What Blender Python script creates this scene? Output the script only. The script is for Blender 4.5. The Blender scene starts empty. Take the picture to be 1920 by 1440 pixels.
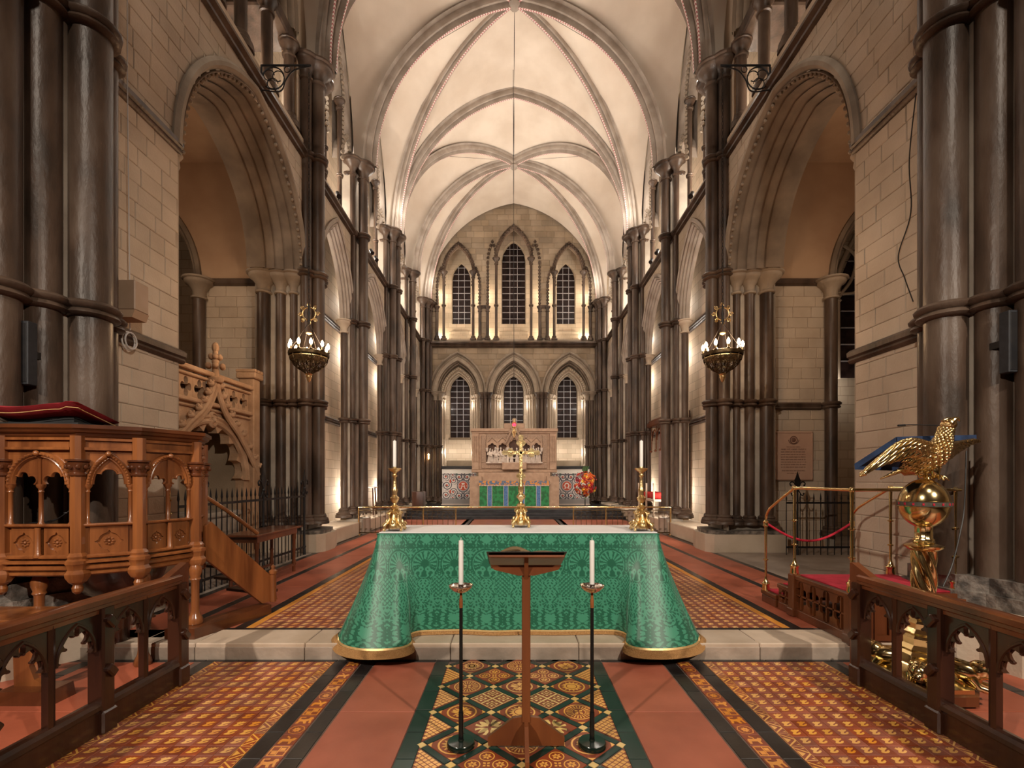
import bpy, math, random
import numpy as np
from mathutils import Vector, Matrix, geometry
random.seed(7); rnd = random.Random(11)
PI = math.pi
sc = bpy.context.scene
C = sc.collection
# ------------------------------------------------------------------ camera
CX, CZ, FL, VX, VY = -0.055, 1.65, 893.0, 961.0, 897.0
cam = bpy.data.cameras.new('camera'); camo = bpy.data.objects.new('camera', cam); C.objects.link(camo)
camo.location = (CX, 0, CZ); camo.rotation_euler = (PI/2, 0, 0)
cam.sensor_width = 36; cam.lens = FL/1920*36
cam.shift_x = (960-VX)/1920; cam.shift_y = (VY-720)/1920
cam.clip_start = .05; cam.clip_end = 200
sc.camera = camo
def WX(px, d): return (px-VX)/FL*d + CX
def WZ(py, d): return CZ + (VY-py)/FL*d
# ------------------------------------------------------------------ world, lamps, exposure
w = bpy.data.worlds.new('world'); sc.world = w; w.use_nodes = True
w.node_tree.nodes['Background'].inputs[0].default_value = (.004, .004, .007, 1)
w.node_tree.nodes['Background'].inputs[1].default_value = 1
sc.view_settings.view_transform = 'Standard'; sc.view_settings.look = 'None'
sc.view_settings.gamma = 1; sc.view_settings.use_curve_mapping = False
sc.view_settings.exposure = 0.45
sc.cycles.use_denoising = True
sc.cycles.max_bounces = 7; sc.cycles.diffuse_bounces = 4; sc.cycles.glossy_bounces = 4
sc.cycles.caustics_reflective = False; sc.cycles.caustics_refractive = False
sc.cycles.sample_clamp_indirect = 4
WARM = (1.0, .86, .71); WARM2 = (1.0, .74, .52); NEUT = (1.0, .91, .80)
def aim(o, tgt):
    o.rotation_euler = (Vector(tgt)-o.location).to_track_quat('-Z', 'Y').to_euler()
def spot(loc, tgt, e, ang=70, col=WARM, r=.06, blend=.6):
    l = bpy.data.lights.new('spot', 'SPOT'); l.energy = e; l.color = col; l.spot_size = math.radians(ang)
    l.spot_blend = blend; l.shadow_soft_size = r
    o = bpy.data.objects.new('spot', l); o.location = loc; C.objects.link(o); aim(o, tgt); return o
def point(loc, e, col=WARM, r=.08):
    l = bpy.data.lights.new('point', 'POINT'); l.energy = e; l.color = col; l.shadow_soft_size = r
    o = bpy.data.objects.new('point', l); o.location = loc; C.objects.link(o); return o
def area(loc, tgt, sx, sy, e, col=WARM):
    l = bpy.data.lights.new('area', 'AREA'); l.shape = 'RECTANGLE'; l.size = sx; l.size_y = sy; l.energy = e; l.color = col
    o = bpy.data.objects.new('area', l); o.location = loc; C.objects.link(o); aim(o, tgt); return o
for s in (-1, 1):
    # nave spots behind the photographer: the shadows of the floor candlesticks fall away from them
    spot((4.6*s, -3.2, 6.2), (-.3*s, 4.2, .3), 1650, 75, WARM, .10)
    # general fill spots, added unseen, high on the west side of the crossing
    spot((2.5*s, -2.5, 9.5), (4.4*s, 7.5, 4.6), 900, 80, WARM, .30)
    # washers lighting the presbytery floor and the piers
    spot((3.6*s, 10.6, 8.9), (-1.0*s, 15.5, 1.0), 420, 75, WARM, .1)
    spot((3.6*s, 13.7, 8.7), (0, 20.8, 1.6), 520, 50, WARM, .1)
    # vault uplighters standing on the gallery string course
    for y, e in ((10.7, 105), (13.9, 190), (17.3, 180), (20.2, 120)):
        spot((4.2*s, y, 8.75), (-1.6*s, y+1.8, 15.0), e, 105, NEUT, .12, .8)
    spot((4.1*s, 9.2, 8.9), (-1.5*s, 12.0, 15.2), 60, 100, NEUT, .12, .8)
    # unseen points added at capital level for hot spots on the webs
    for y, e in ((13.75, 58), (17.15, 48), (20.1, 42), (10.75, 22), (15.9, 26), (22.0, 18)):
        point((3.75*s, y, 10.75), e, NEUT, .10)
    # gallery passage lamps
    for y, e in ((8.6, 60), (11.6, 120), (14.8, 130), (18.2, 120), (21.2, 90)):
        point((5.25*s, y, 8.75), e, NEUT, .1)
    # arcade recess lamps
    for y, e in ((10.8, 46), (13.75, 40), (17.2, 32), (20.05, 22)):
        point((4.62*s, y, 1.2), e, NEUT, .1)
        point((4.66*s, y, 5.2), e*.55, NEUT, .12); point((4.80*s, y+.15, 6.7), e*.6, NEUT, .12)  # upper points added, unseen, to brighten the arch heads
    spot((3.5*s, 3.9, 10.2), (4.5*s, 5.6, 7.6), 90, 70, NEUT, .08)
    # chapel lamps
    point((6.4*s, 8.3, 6.0), 30, WARM2, .25)
    # chandelier light
    point((3.53*s, 8.13, 3.95), 55, (1.0, .62, .34), .18)
# east wall: lamps behind the jambs of the lancets
for x in (-2.63, 0, 2.63):
    for s in (-1, 1):
        point((x+.58*s, 23.05, 2.9), 9, NEUT, .05)
        point((x+.58*s, 23.05, 5.2), 7, NEUT, .05)
for x in (-3.55, -1.45, 1.45, 3.55):
    point((x, 23.15, 8.6), 24, (1, .86, .66), .06)
    point((x, 23.15, 10.6), 16, (1, .86, .66), .06)

# ------------------------------------------------------------------ materials
MATS = {}
def mat(name, c1, c2=None, rough=.6, metal=0., scale=3., bump=0., bscale=None, rand=0., detail=5, coat=0., spec=None, stretch=None, contrast=(.35, .65), c3=None):
    m = bpy.data.materials.new(name); m.use_nodes = True; nt = m.node_tree; N = nt.nodes; L = nt.links
    p = N['Principled BSDF']; p.inputs['Roughness'].default_value = rough; p.inputs['Metallic'].default_value = metal
    if coat: p.inputs['Coat Weight'].default_value = coat; p.inputs['Coat Roughness'].default_value = .12
    if spec is not None: p.inputs['Specular IOR Level'].default_value = spec
    g = N.new('ShaderNodeNewGeometry'); vec = g.outputs['Position']
    if stretch:
        mp = N.new('ShaderNodeMapping'); mp.inputs['Scale'].default_value = stretch; L.new(vec, mp.inputs['Vector']); vec = mp.outputs[0]
    nz = N.new('ShaderNodeTexNoise'); nz.inputs['Scale'].default_value = scale; nz.inputs['Detail'].default_value = detail
    L.new(vec, nz.inputs['Vector'])
    cr = N.new('ShaderNodeValToRGB'); e = cr.color_ramp.elements
    e[0].position, e[1].position = contrast
    e[0].color = (*c1, 1); e[1].color = (*(c2 or c1), 1)
    if c3: x = e.new(sum(contrast)/2); x.color = (*c3, 1)
    L.new(nz.outputs['Fac'], cr.inputs[0]); col = cr.outputs[0]
    if rand:
        oi = N.new('ShaderNodeObjectInfo'); mr = N.new('ShaderNodeMapRange'); mr.inputs[3].default_value = 1-rand; mr.inputs[4].default_value = 1+rand
        L.new(oi.outputs['Random'], mr.inputs[0]); hs = N.new('ShaderNodeHueSaturation')
        L.new(mr.outputs[0], hs.inputs['Value']); L.new(col, hs.inputs['Color'])
        m2 = N.new('ShaderNodeMath'); m2.operation = 'MULTIPLY'; m2.inputs[1].default_value = 7.31; L.new(oi.outputs['Random'], m2.inputs[0])
        m3 = N.new('ShaderNodeMath'); m3.operation = 'FRACT'; L.new(m2.outputs[0], m3.inputs[0])
        m4 = N.new('ShaderNodeMapRange'); m4.inputs[3].default_value = 1-rand*.5; m4.inputs[4].default_value = 1+rand*.3; L.new(m3.outputs[0], m4.inputs[0]); L.new(m4.outputs[0], hs.inputs['Saturation'])
        col = hs.outputs[0]
    L.new(col, p.inputs['Base Color'])
    if bump:
        n2 = N.new('ShaderNodeTexNoise'); n2.inputs['Scale'].default_value = bscale or scale*4; n2.inputs['Detail'].default_value = 5; L.new(vec, n2.inputs['Vector'])
        b = N.new('ShaderNodeBump'); b.inputs['Strength'].default_value = bump; b.inputs['Distance'].default_value = .02
        L.new(n2.outputs['Fac'], b.inputs['Height']); L.new(b.outputs[0], p.inputs['Normal'])
    MATS[name] = m; return m
def emis(name, col, st):
    m = bpy.data.materials.new(name); m.use_nodes = True; p = m.node_tree.nodes['Principled BSDF']
    p.inputs['Base Color'].default_value = (*col, 1); p.inputs['Emission Color'].default_value = (*col, 1); p.inputs['Emission Strength'].default_value = st
    MATS[name] = m; return m
def brickmat(name, c1, c2, mortar, bw=.42, bh=.24, ms=.006, rough=.8, bump=.35):
    m = mat(name, c1, c2, rough, scale=1.1); nt = m.node_tree; N = nt.nodes; L = nt.links; p = N['Principled BSDF']
    g = N.new('ShaderNodeNewGeometry'); sx = N.new('ShaderNodeSeparateXYZ'); L.new(g.outputs['Position'], sx.inputs[0])
    ad = N.new('ShaderNodeMath'); L.new(sx.outputs[0], ad.inputs[0]); L.new(sx.outputs[1], ad.inputs[1])
    cb = N.new('ShaderNodeCombineXYZ'); L.new(ad.outputs[0], cb.inputs[0]); L.new(sx.outputs[2], cb.inputs[1])
    br = N.new('ShaderNodeTexBrick'); L.new(cb.outputs[0], br.inputs['Vector'])
    br.inputs['Color1'].default_value = (1.06, 1.03, 1, 1); br.inputs['Color2'].default_value = (.86, .84, .8, 1); br.inputs['Mortar'].default_value = (*mortar, 1)
    br.inputs['Scale'].default_value = 1; br.inputs['Brick Width'].default_value = bw; br.inputs['Row Height'].default_value = bh; br.inputs['Mortar Size'].default_value = ms
    mx = N.new('ShaderNodeMix'); mx.data_type = 'RGBA'; mx.blend_type = 'MULTIPLY'; mx.inputs[0].default_value = 1
    old = p.inputs['Base Color'].links[0].from_socket
    L.new(old, mx.inputs[6]); L.new(br.outputs['Color'], mx.inputs[7]); L.new(mx.outputs[2], p.inputs['Base Color'])
    b = N.new('ShaderNodeBump'); b.invert = True; b.inputs['Strength'].default_value = bump; b.inputs['Distance'].default_value = .01
    L.new(br.outputs['Fac'], b.inputs['Height']); L.new(b.outputs[0], p.inputs['Normal'])
    return m
def attrmat(name, c0, c1, attr='pat', rough=.5, sheen=0., c2=None, metal=0):
    m = bpy.data.materials.new(name); m.use_nodes = True; nt = m.node_tree; N = nt.nodes; L = nt.links
    p = N['Principled BSDF']; p.inputs['Roughness'].default_value = rough; p.inputs['Metallic'].default_value = metal
    if sheen: p.inputs['Sheen Weight'].default_value = sheen
    a = N.new('ShaderNodeAttribute'); a.attribute_name = attr
    cr = N.new('ShaderNodeValToRGB'); e = cr.color_ramp.elements; e[0].color = (*c0, 1); e[1].color = (*c1, 1)
    e[0].position = .3; e[1].position = .7
    L.new(a.outputs['Fac'], cr.inputs[0]); L.new(cr.outputs[0], p.inputs['Base Color'])
    MATS[name] = m; return m
def colmat(name, attr='col', rough=.6):
    m = bpy.data.materials.new(name); m.use_nodes = True; nt = m.node_tree; N = nt.nodes; L = nt.links
    p = N['Principled BSDF']; p.inputs['Roughness'].default_value = rough
    a = N.new('ShaderNodeAttribute'); a.attribute_name = attr; L.new(a.outputs['Color'], p.inputs['Base Color'])
    MATS[name] = m; return m
mat('marble', (.034, .0225, .016), (.108, .075, .055), .40, spec=.35, scale=3.2, bump=.22, bscale=26, detail=10, stretch=(1, 1, .35), c3=(.072, .045, .031))
mat('marble_pale', (.10, .062, .042), (.20, .135, .095), .38, scale=2.6, bump=.2, bscale=24, detail=9, stretch=(1, 1, .4), c3=(.13, .082, .056))
mat('rough_marble', (.045, .038, .033), (.24, .205, .175), .6, scale=9, bump=1.0, bscale=14, detail=8)
mat('stone', (.43, .345, .26), (.55, .455, .355), .85, scale=1.3, bump=.25, bscale=40, rand=.07)
mat('stone_tan', (.23, .168, .108), (.335, .255, .175), .85, scale=1.3, bump=.25, bscale=40, rand=.15)
mat('mortar', (.32, .255, .195), (.40, .33, .25), .9, scale=5)
mat('stone_plain', (.46, .37, .275), (.57, .47, .365), .85, scale=1.6, bump=.2, bscale=30)
mat('stone_grey', (.32, .27, .22), (.46, .40, .33), .85, scale=2.0, bump=.2, bscale=30)
mat('mould', (.225, .175, .13), (.34, .275, .21), .8, scale=2.0, bump=.2, bscale=25)
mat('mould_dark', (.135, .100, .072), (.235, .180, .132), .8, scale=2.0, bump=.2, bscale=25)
mat('rib', (.29, .235, .19), (.42, .355, .30), .8, scale=2.5, bump=.15, bscale=25)
mat('plaster', (.60, .50, .405), (.72, .625, .525), .9, scale=.8, bump=.5, bscale=2.2)
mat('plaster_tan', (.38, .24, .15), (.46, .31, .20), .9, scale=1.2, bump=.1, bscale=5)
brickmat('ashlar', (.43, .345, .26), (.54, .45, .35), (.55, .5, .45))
brickmat('ashlar_lit', (.58, .47, .35), (.68, .56, .43), (.6, .55, .5))  # lighter copy of ashlar, lamplight put into the colour
mat('oak', (.14, .043, .013), (.32, .112, .034), .30, scale=9, bump=.08, bscale=30, stretch=(1, 1, .10), detail=9, coat=.5)
mat('oak_dark', (.018, .0065, .004), (.055, .018, .008), .28, scale=4, bump=.08, bscale=30, stretch=(1, 1, .15), detail=8, coat=.3)
mat('oak_mid', (.065, .020, .008), (.16, .047, .015), .28, scale=2.5, bump=.08, bscale=30, stretch=(1, 1, .15), detail=8, coat=.5)
mat('lectern_wood', (.13, .038, .013), (.25, .078, .024), .38, scale=3, bump=.06, bscale=30, stretch=(1, 1, .15), detail=8, coat=.3)
mat('brass', (.78, .59, .28), (.90, .72, .38), .14, 1., scale=3, bump=.03, bscale=20)
mat('brass_chased', (.55, .37, .15), (.82, .61, .30), .22, 1., scale=14, bump=.9, bscale=38)
mat('gold', (.74, .54, .25), (.86, .67, .36), .32, 1., scale=6, bump=.25, bscale=40)
mat('silver', (.8, .78, .76), (.92, .9, .88), .12, 1., scale=8, bump=.15, bscale=30)
mat('iron', (.006, .006, .008), (.016, .014, .014), .5, .3, scale=8)
mat('iron_bronze', (.05, .03, .012), (.14, .09, .04), .4, .8, scale=12)
mat('black_paint', (.004, .005, .005), (.008, .010, .010), .22, scale=4)
mat('black_base', (.004, .010, .007), (.008, .016, .011), .18, scale=4, coat=.4)
mat('wax', (.80, .78, .74), (.86, .84, .80), .45, scale=4)
mat('red_velvet', (.22, .006, .012), (.36, .014, .026), .8, scale=6, bump=.1, bscale=60)
mat('red_carpet', (.34, .008, .022), (.46, .016, .040), .95, scale=12, bump=.3, bscale=160)
mat('rope_red', (.38, .004, .02), (.52, .012, .04), .8, scale=30, bump=.5, bscale=120)
mat('blue_velvet', (.007, .020, .060), (.018, .045, .12), .8, scale=9)
mat('white_linen', (.72, .70, .70), (.80, .78, .78), .85, scale=3, bump=.08, bscale=14)
mat('black_cloth', (.010, .012, .013), (.02, .02, .022), .8, scale=5)
mat('paper', (.70, .58, .42), (.80, .70, .55), .8, scale=5)
mat('folder', (.006, .006, .007), (.012, .012, .013), .4, scale=5)
mat('glass_night', (.012, .006, .006), (.035, .020, .018), .4, spec=.2, scale=5, bump=.4, bscale=9)
mat('lead', (.42, .40, .42), (.55, .53, .55), .4, .3, scale=9)
mat('speaker', (.010, .012, .016), (.018, .02, .026), .6, scale=30)
mat('box_paint', (.34, .23, .15), (.38, .26, .18), .5, scale=5)
mat('cable', (.008, .008, .009), None, .5)
mat('white_plastic', (.55, .53, .52), None, .4)
mat('tile_red', (.33, .085, .045), (.43, .120, .066), .42, scale=2.6, rand=.06, bump=.06, bscale=18)
mat('tile_red_dark', (.25, .060, .028), (.34, .088, .042), .36, scale=5, rand=.22, bump=.04, bscale=30)
mat('tile_black', (.014, .012, .012), (.026, .024, .024), .30, scale=4, rand=.25, bump=.05, bscale=20)
mat('tile_green', (.008, .022, .016), (.016, .034, .026), .25, scale=4, rand=.25, bump=.05, bscale=20)
mat('tile_yellow', (.74, .37, .075), (.84, .46, .12), .36, scale=6, rand=.16)
mat('tile_gold', (.66, .25, .035), (.78, .34, .06), .36, scale=6, rand=.12)
mat('tile_cream', (.70, .48, .16), (.78, .56, .22), .36, scale=6, rand=.12)
mat('tile_brown', (.20, .042, .018), (.28, .062, .026), .36, scale=6, rand=.12)
mat('grout', (.10, .065, .05), (.15, .10, .08), .9, scale=8)
mat('step_stone', (.44, .34, .25), (.56, .45, .35), .6, scale=2.4, bump=.25, bscale=12, rand=.08)
mat('step_face', (.26, .21, .165), (.38, .31, .25), .65, scale=4, bump=.4, bscale=12, rand=.1)
mat('slab_stone', (.26, .21, .17), (.36, .30, .25), .7, scale=2, bump=.2, bscale=10, rand=.12)
mat('black_marble', (.010, .010, .012), (.03, .03, .034), .3, scale=4)
mat('reredos', (.34, .22, .15), (.43, .29, .20), .8, scale=6, bump=.3, bscale=60)
mat('reredos_carved', (.25, .16, .11), (.40, .28, .20), .8, scale=30, bump=1.2, bscale=28)
mat('marble_relief', (.60, .50, .42), (.72, .62, .54), .6, scale=10, bump=.3, bscale=40)
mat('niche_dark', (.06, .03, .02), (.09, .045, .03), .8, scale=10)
mat('plaque', (.46, .29, .21), (.52, .34, .25), .5, scale=3)
mat('plaque_ink', (.16, .075, .05), None, .6)
mat('tomb', (.40, .245, .14), (.52, .34, .21), .85, scale=4, bump=.4, bscale=30)
mat('fringe', (.42, .20, .065), (.62, .36, .14), .7, scale=60, stretch=(4, 4, .2), bump=.8, bscale=90)
mat('fringe_band', (.78, .50, .20), (.86, .60, .28), .35, .5, scale=40)
mat('green_frontal', (.004, .10, .025), (.01, .20, .055), .45, scale=7, contrast=(.45, .55))
mat('blue_band', (.03, .10, .26), (.10, .20, .40), .6, scale=25)
mat('superfrontal', (.08, .13, .22), (.60, .24, .04), .5, scale=14, contrast=(.46, .54))
mat('leaf', (.02, .06, .012), (.06, .13, .03), .6, scale=8)
mat('fl_red', (.45, .01, .008), (.6, .03, .015), .6, scale=9)
mat('fl_orange', (.72, .13, .015), (.8, .22, .03), .6, scale=9)
mat('fl_yellow', (.85, .48, .01), (.9, .6, .04), .6, scale=9)
mat('fl_dark', (.18, .005, .02), (.26, .01, .03), .6, scale=9)
mat('ruby', (.7, .01, .03), None, .1)
mat('plaque_white', (.62, .50, .42), None, .6)
mat('cushion_red', (.45, .01, .012), (.55, .03, .02), .8, scale=9)
mat('curtain', (.36, .26, .24), (.46, .35, .32), .8, scale=4, stretch=(8, 8, .3))
mat('enamel', (.05, .06, .055), (.10, .08, .06), .3, scale=40)
emis('bulb', (1, .66, .33), 26); emis('lamp_face', (1, .93, .82), 14); emis('candle_flame', (1, .62, .25), 30); emis('ruby_light', (1, .02, .05), 3.5)
attrmat('damask', (.007, .105, .057), (.045, .255, .155), rough=.42, sheen=.25)
colmat('mosaic')
# painted chevrons on the rib soffits
def chevron():
    m = mat('rib_paint', (.72, .62, .56), (.78, .69, .63), .8, scale=4); nt = m.node_tree; N = nt.nodes; L = nt.links; p = N['Principled BSDF']
    uv = N.new('ShaderNodeUVMap'); sx = N.new('ShaderNodeSeparateXYZ'); L.new(uv.outputs[0], sx.inputs[0])
    def M(op, a, b=None):
        n = N.new('ShaderNodeMath'); n.operation = op
        for i, v in enumerate((a, b)):
            if v is None: continue
            if isinstance(v, (int, float)): n.inputs[i].default_value = v
            else: L.new(v, n.inputs[i])
        return n.outputs[0]
    u = M('MULTIPLY', sx.outputs[0], 13.0); v = M('ABSOLUTE', M('SUBTRACT', sx.outputs[1], .5))
    f = M('FRACT', M('ADD', u, M('MULTIPLY', v, .9))); k = M('GREATER_THAN', f, .55)
    mx = N.new('ShaderNodeMix'); mx.data_type = 'RGBA'; L.new(k, mx.inputs[0]); old = p.inputs['Base Color'].links[0].from_socket
    L.new(old, mx.inputs[6]); mx.inputs[7].default_value = (.40, .10, .11, 1); L.new(mx.outputs[2], p.inputs['Base Color'])
chevron()
# ------------------------------------------------------------------ geometry helpers
def warp_f(y):
    y = min(max(y, 3.5), 24.5); return 1 + .023 - .003*(y-10)
def warp(v):
    x, y, z = v
    return (x, y, z) if z < 1.65 else (x, y, 1.65+(z-1.65)*warp_f(y))
class MB:
    def __init__(s): s.V = []; s.F = []; s.M = []; s.U = {}
    def v(s, *p): s.V.append(tuple(p)); return len(s.V)-1
    def f(s, idx, m=0, uv=None):
        s.F.append(tuple(idx)); s.M.append(m)
        if uv: s.U[len(s.F)-1] = uv
    def quad(s, a, b, c, d, m=0, uv=None):
        i = len(s.V); s.V += [tuple(a), tuple(b), tuple(c), tuple(d)]; s.f((i, i+1, i+2, i+3), m, uv)
    def box(s, x0, x1, y0, y1, z0, z1, m=0, b=0, T=None):
        if x0 > x1: x0, x1 = x1, x0
        if y0 > y1: y0, y1 = y1, y0
        i0 = len(s.V)
        if b <= 0:
            P = [(x, y, z) for z in (z0, z1) for y in (y0, y1) for x in (x0, x1)]
            F = [(0, 2, 3, 1), (4, 5, 7, 6), (0, 1, 5, 4), (2, 6, 7, 3), (0, 4, 6, 2), (1, 3, 7, 5)]
        else:
            P = []; ix = {}
            for sx in (0, 1):
                for sy in (0, 1):
                    for sz in (0, 1):
                        X = (x0, x1)[sx]; Y = (y0, y1)[sy]; Z = (z0, z1)[sz]
                        dx = b*(1-2*sx); dy = b*(1-2*sy); dz = b*(1-2*sz)
                        for ax in range(3):
                            ix[(sx, sy, sz, ax)] = len(P)
                            P.append((X if ax == 0 else X+dx, Y if ax == 1 else Y+dy, Z if ax == 2 else Z+dz))
            F = []
            g = lambda a, b_, c, ax: ix[(a, b_, c, ax)]
            F.append((g(0,0,0,0), g(0,0,1,0), g(0,1,1,0), g(0,1,0,0))); F.append((g(1,0,0,0), g(1,1,0,0), g(1,1,1,0), g(1,0,1,0)))
            F.append((g(0,0,0,1), g(1,0,0,1), g(1,0,1,1), g(0,0,1,1))); F.append((g(0,1,0,1), g(0,1,1,1), g(1,1,1,1), g(1,1,0,1)))
            F.append((g(0,0,0,2), g(0,1,0,2), g(1,1,0,2), g(1,0,0,2))); F.append((g(0,0,1,2), g(1,0,1,2), g(1,1,1,2), g(0,1,1,2)))
            for a in (0, 1):
                for c in (0, 1):
                    F.append((g(0,a,c,1), g(1,a,c,1), g(1,a,c,2), g(0,a,c,2)))
                    F.append((g(a,0,c,0), g(a,1,c,0), g(a,1,c,2), g(a,0,c,2)))
                    F.append((g(a,c,0,0), g(a,c,1,0), g(a,c,1,1), g(a,c,0,1)))
            for a in (0, 1):
                for bb in (0, 1):
                    for c in (0, 1): F.append((g(a,bb,c,0), g(a,bb,c,1), g(a,bb,c,2)))
        if T is not None: P = [tuple(T @ Vector(p)) for p in P]
        s.V += P
        for f in F: s.f([i0+k for k in f], m)
    def tube(s, pts, r, n=8, m=0, cap=True, closed=False, flat=1.0):
        pts = [Vector(p) for p in pts]; k = len(pts); i0 = len(s.V)
        up = None
        for i, p in enumerate(pts):
            if closed: t = pts[(i+1) % k]-pts[(i-1) % k]
            else: t = pts[min(i+1, k-1)]-pts[max(i-1, 0)]
            t = t.normalized() if t.length > 1e-9 else Vector((0, 0, 1))
            if up is None:
                up = Vector((0, 0, 1)) if abs(t.z) < .9 else Vector((0, 1, 0))
            a = up-t*up.dot(t)
            if a.length < 1e-6: a = Vector((1, 0, 0))-t*t.x
            a.normalize(); up = a; b = t.cross(a)
            rr = r[i] if isinstance(r, (list, tuple)) else r
            for j in range(n):
                an = 2*PI*j/n; s.V.append(tuple(p+a*math.cos(an)*rr*flat+b*math.sin(an)*rr))
        for i in range(k if closed else k-1):
            q = (i+1) % k
            for j in range(n):
                s.f((i0+i*n+j, i0+i*n+(j+1) % n, i0+q*n+(j+1) % n, i0+q*n+j), m)
        if cap and not closed:
            s.f([i0+j for j in range(n)][::-1], m); s.f([i0+(k-1)*n+j for j in range(n)], m)
    def lathe(s, prof, c=(0, 0, 0), n=20, m=0, T=None, a0=0., sq=1.0, a1=2*PI, lobes=None):
        i0 = len(s.V); k = len(prof); full = abs(a1-2*PI) < 1e-6; nn = n if full else n+1
        for (r, z) in prof:
            for j in range(nn):
                an = a0+a1*j/n; rr = r
                if lobes: rr = r*(1+lobes[1]*math.cos(lobes[0]*an+(lobes[2]*z if len(lobes) > 2 else 0)))
                p = Vector((rr*math.cos(an), rr*math.sin(an)*sq, z))
                p = (T @ p) if T is not None else p
                s.V.append((p[0]+c[0], p[1]+c[1], p[2]+c[2]))
        for i in range(k-1):
            for j in range(n):
                j2 = (j+1) % nn
                s.f((i0+i*nn+j, i0+i*nn+j2, i0+(i+1)*nn+j2, i0+(i+1)*nn+j), m)
        if full:
            if prof[0][0] > 1e-4: s.f([i0+j for j in range(n)][::-1], m)
            if prof[-1][0] > 1e-4: s.f([i0+(k-1)*n+j for j in range(n)], m)
    def prism(s, loops, O, U, V, W, m=0, mside=None, back=True):
        """loops: outer polygon then holes, in (a,b); extruded along W (a vector)."""
        O, U, V, W = Vector(O), Vector(U), Vector(V), Vector(W)
        flat = []; off = []
        for L in loops: off.append(len(flat)); flat += [Vector((a, b, 0)) for a, b in L]
        i0 = len(s.V); n = len(flat)
        for p in flat: s.V.append(tuple(O+U*p.x+V*p.y))
        for p in flat: s.V.append(tuple(O+U*p.x+V*p.y+W))
        if len(loops) == 1 and len(loops[0]) <= 4: tris = [tuple(range(len(loops[0])))]
        else:
            tris = geometry.tessellate_polygon([[Vector((a, b, 0)) for a, b in L] for L in loops])
        def area2(t): 
            q = [flat[k] for k in t]; return sum(q[i].x*q[(i+1) % len(q)].y-q[(i+1) % len(q)].x*q[i].y for i in range(len(q)))
        sgn = U.cross(V).dot(W)
        for t in tris:
            t = list(t)
            if (area2(t) > 0) == (sgn > 0): t = t[::-1]
            s.f([i0+k for k in t], m)
            if back: s.f([i0+n+k for k in t[::-1]], m)
        for li, L in enumerate(loops):
            k = len(L)
            for i in range(k):
                a = off[li]+i; b = off[li]+(i+1) % k
                s.f((i0+a, i0+b, i0+n+b, i0+n+a), m if mside is None else mside)
    def sweep(s, prof, path, m=0, mats=None, closed=False, caps=False, uvw=None):
        """path: list of (point, A, B); prof: list of (a,b) -> point + A*a + B*b. mats per profile segment"""
        i0 = len(s.V); k = len(prof); u = 0; us = []
        for i, (p, A, B) in enumerate(path):
            if i: u += (Vector(p)-Vector(path[i-1][0])).length
            us.append(u)
            for (a, b) in prof:
                s.V.append((p[0]+A[0]*a+B[0]*b, p[1]+A[1]*a+B[1]*b, p[2]+A[2]*a+B[2]*b))
        n = len(path)
        for i in range(n if closed else n-1):
            q = (i+1) % n
            for j in range(k-1):
                mm = mats[j] if mats else m; uv = None
                if mats and mats[j]: uv = [(us[i], 0), (us[i], 1), (us[q], 1), (us[q], 0)]
                s.f((i0+i*k+j, i0+i*k+j+1, i0+q*k+j+1, i0+q*k+j), mm, uv)
        if caps and not closed:
            s.f([i0+j for j in range(k)], m); s.f([i0+(n-1)*k+j for j in range(k)][::-1], m)
    def ball(s, c, r, n=10, m=0, sx=1, sy=1, sz=1, T=None):
        h = n//2+1; prof = [(r*math.sin(PI*i/h), -r*math.cos(PI*i/h)) for i in range(h+1)]
        prof[0] = (1e-5, -r); prof[-1] = (1e-5, r)
        S = Matrix.Diagonal((sx, sy, sz)); S = (T @ S) if T is not None else S
        s.lathe(prof, c, n, m, S)
    def grid(s, nu, nv, fn, m=0, uv=False):
        i0 = len(s.V)
        for i in range(nu+1):
            for j in range(nv+1): s.V.append(tuple(fn(i/nu, j/nv)))
        for i in range(nu):
            for j in range(nv):
                a = i0+i*(nv+1)+j
                s.f((a, a+nv+1, a+nv+2, a+1), m)
    def build(s, name, mats, parent=None, smooth=None, wp=False, thick=0, fix=True, loc=None, angle=38):
        if isinstance(mats, str): mats = [mats]
        V = [warp(v) for v in s.V] if wp else s.V
        if loc is None: loc = (0, 0, 0)
        me = bpy.data.meshes.new(name); me.from_pydata([(v[0]-loc[0], v[1]-loc[1], v[2]-loc[2]) for v in V] if loc != (0, 0, 0) else V, [], s.F)
        for mm in mats: me.materials.append(MATS[mm])
        if len(mats) > 1: me.polygons.foreach_set('material_index', s.M)
        if s.U:
            ul = me.uv_layers.new(name='UVMap')
            for fi, uv in s.U.items():
                for li, c in zip(me.polygons[fi].loop_indices, uv): ul.data[li].uv = c
        if fix and not s.U:
            import bmesh
            bm = bmesh.new(); bm.from_mesh(me); bmesh.ops.recalc_face_normals(bm, faces=bm.faces); bm.to_mesh(me); bm.free()
        if smooth:
            me.polygons.foreach_set('use_smooth', [True]*len(me.polygons)); me.set_sharp_from_angle(angle=math.radians(angle))
        me.update()
        o = bpy.data.objects.new(name, me); C.objects.link(o)
        if parent is not None:
            o.parent = parent; o.matrix_parent_inverse = parent.matrix_world.inverted() if False else Matrix.Identity(4)
            pl = PLOC.get(parent.name, Vector((0, 0, 0)))
            o.location = Vector(loc)-pl
            PLOC[o.name] = Vector(loc)
        else:
            o.location = loc; PLOC[o.name] = Vector(loc)
        return o
PLOC = {}
def tag(o, label, cat, group=None, kind=None):
    if label: o['label'] = label
    if cat: o['category'] = cat
    if group: o['group'] = group
    if kind: o['kind'] = kind
    return o
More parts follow.
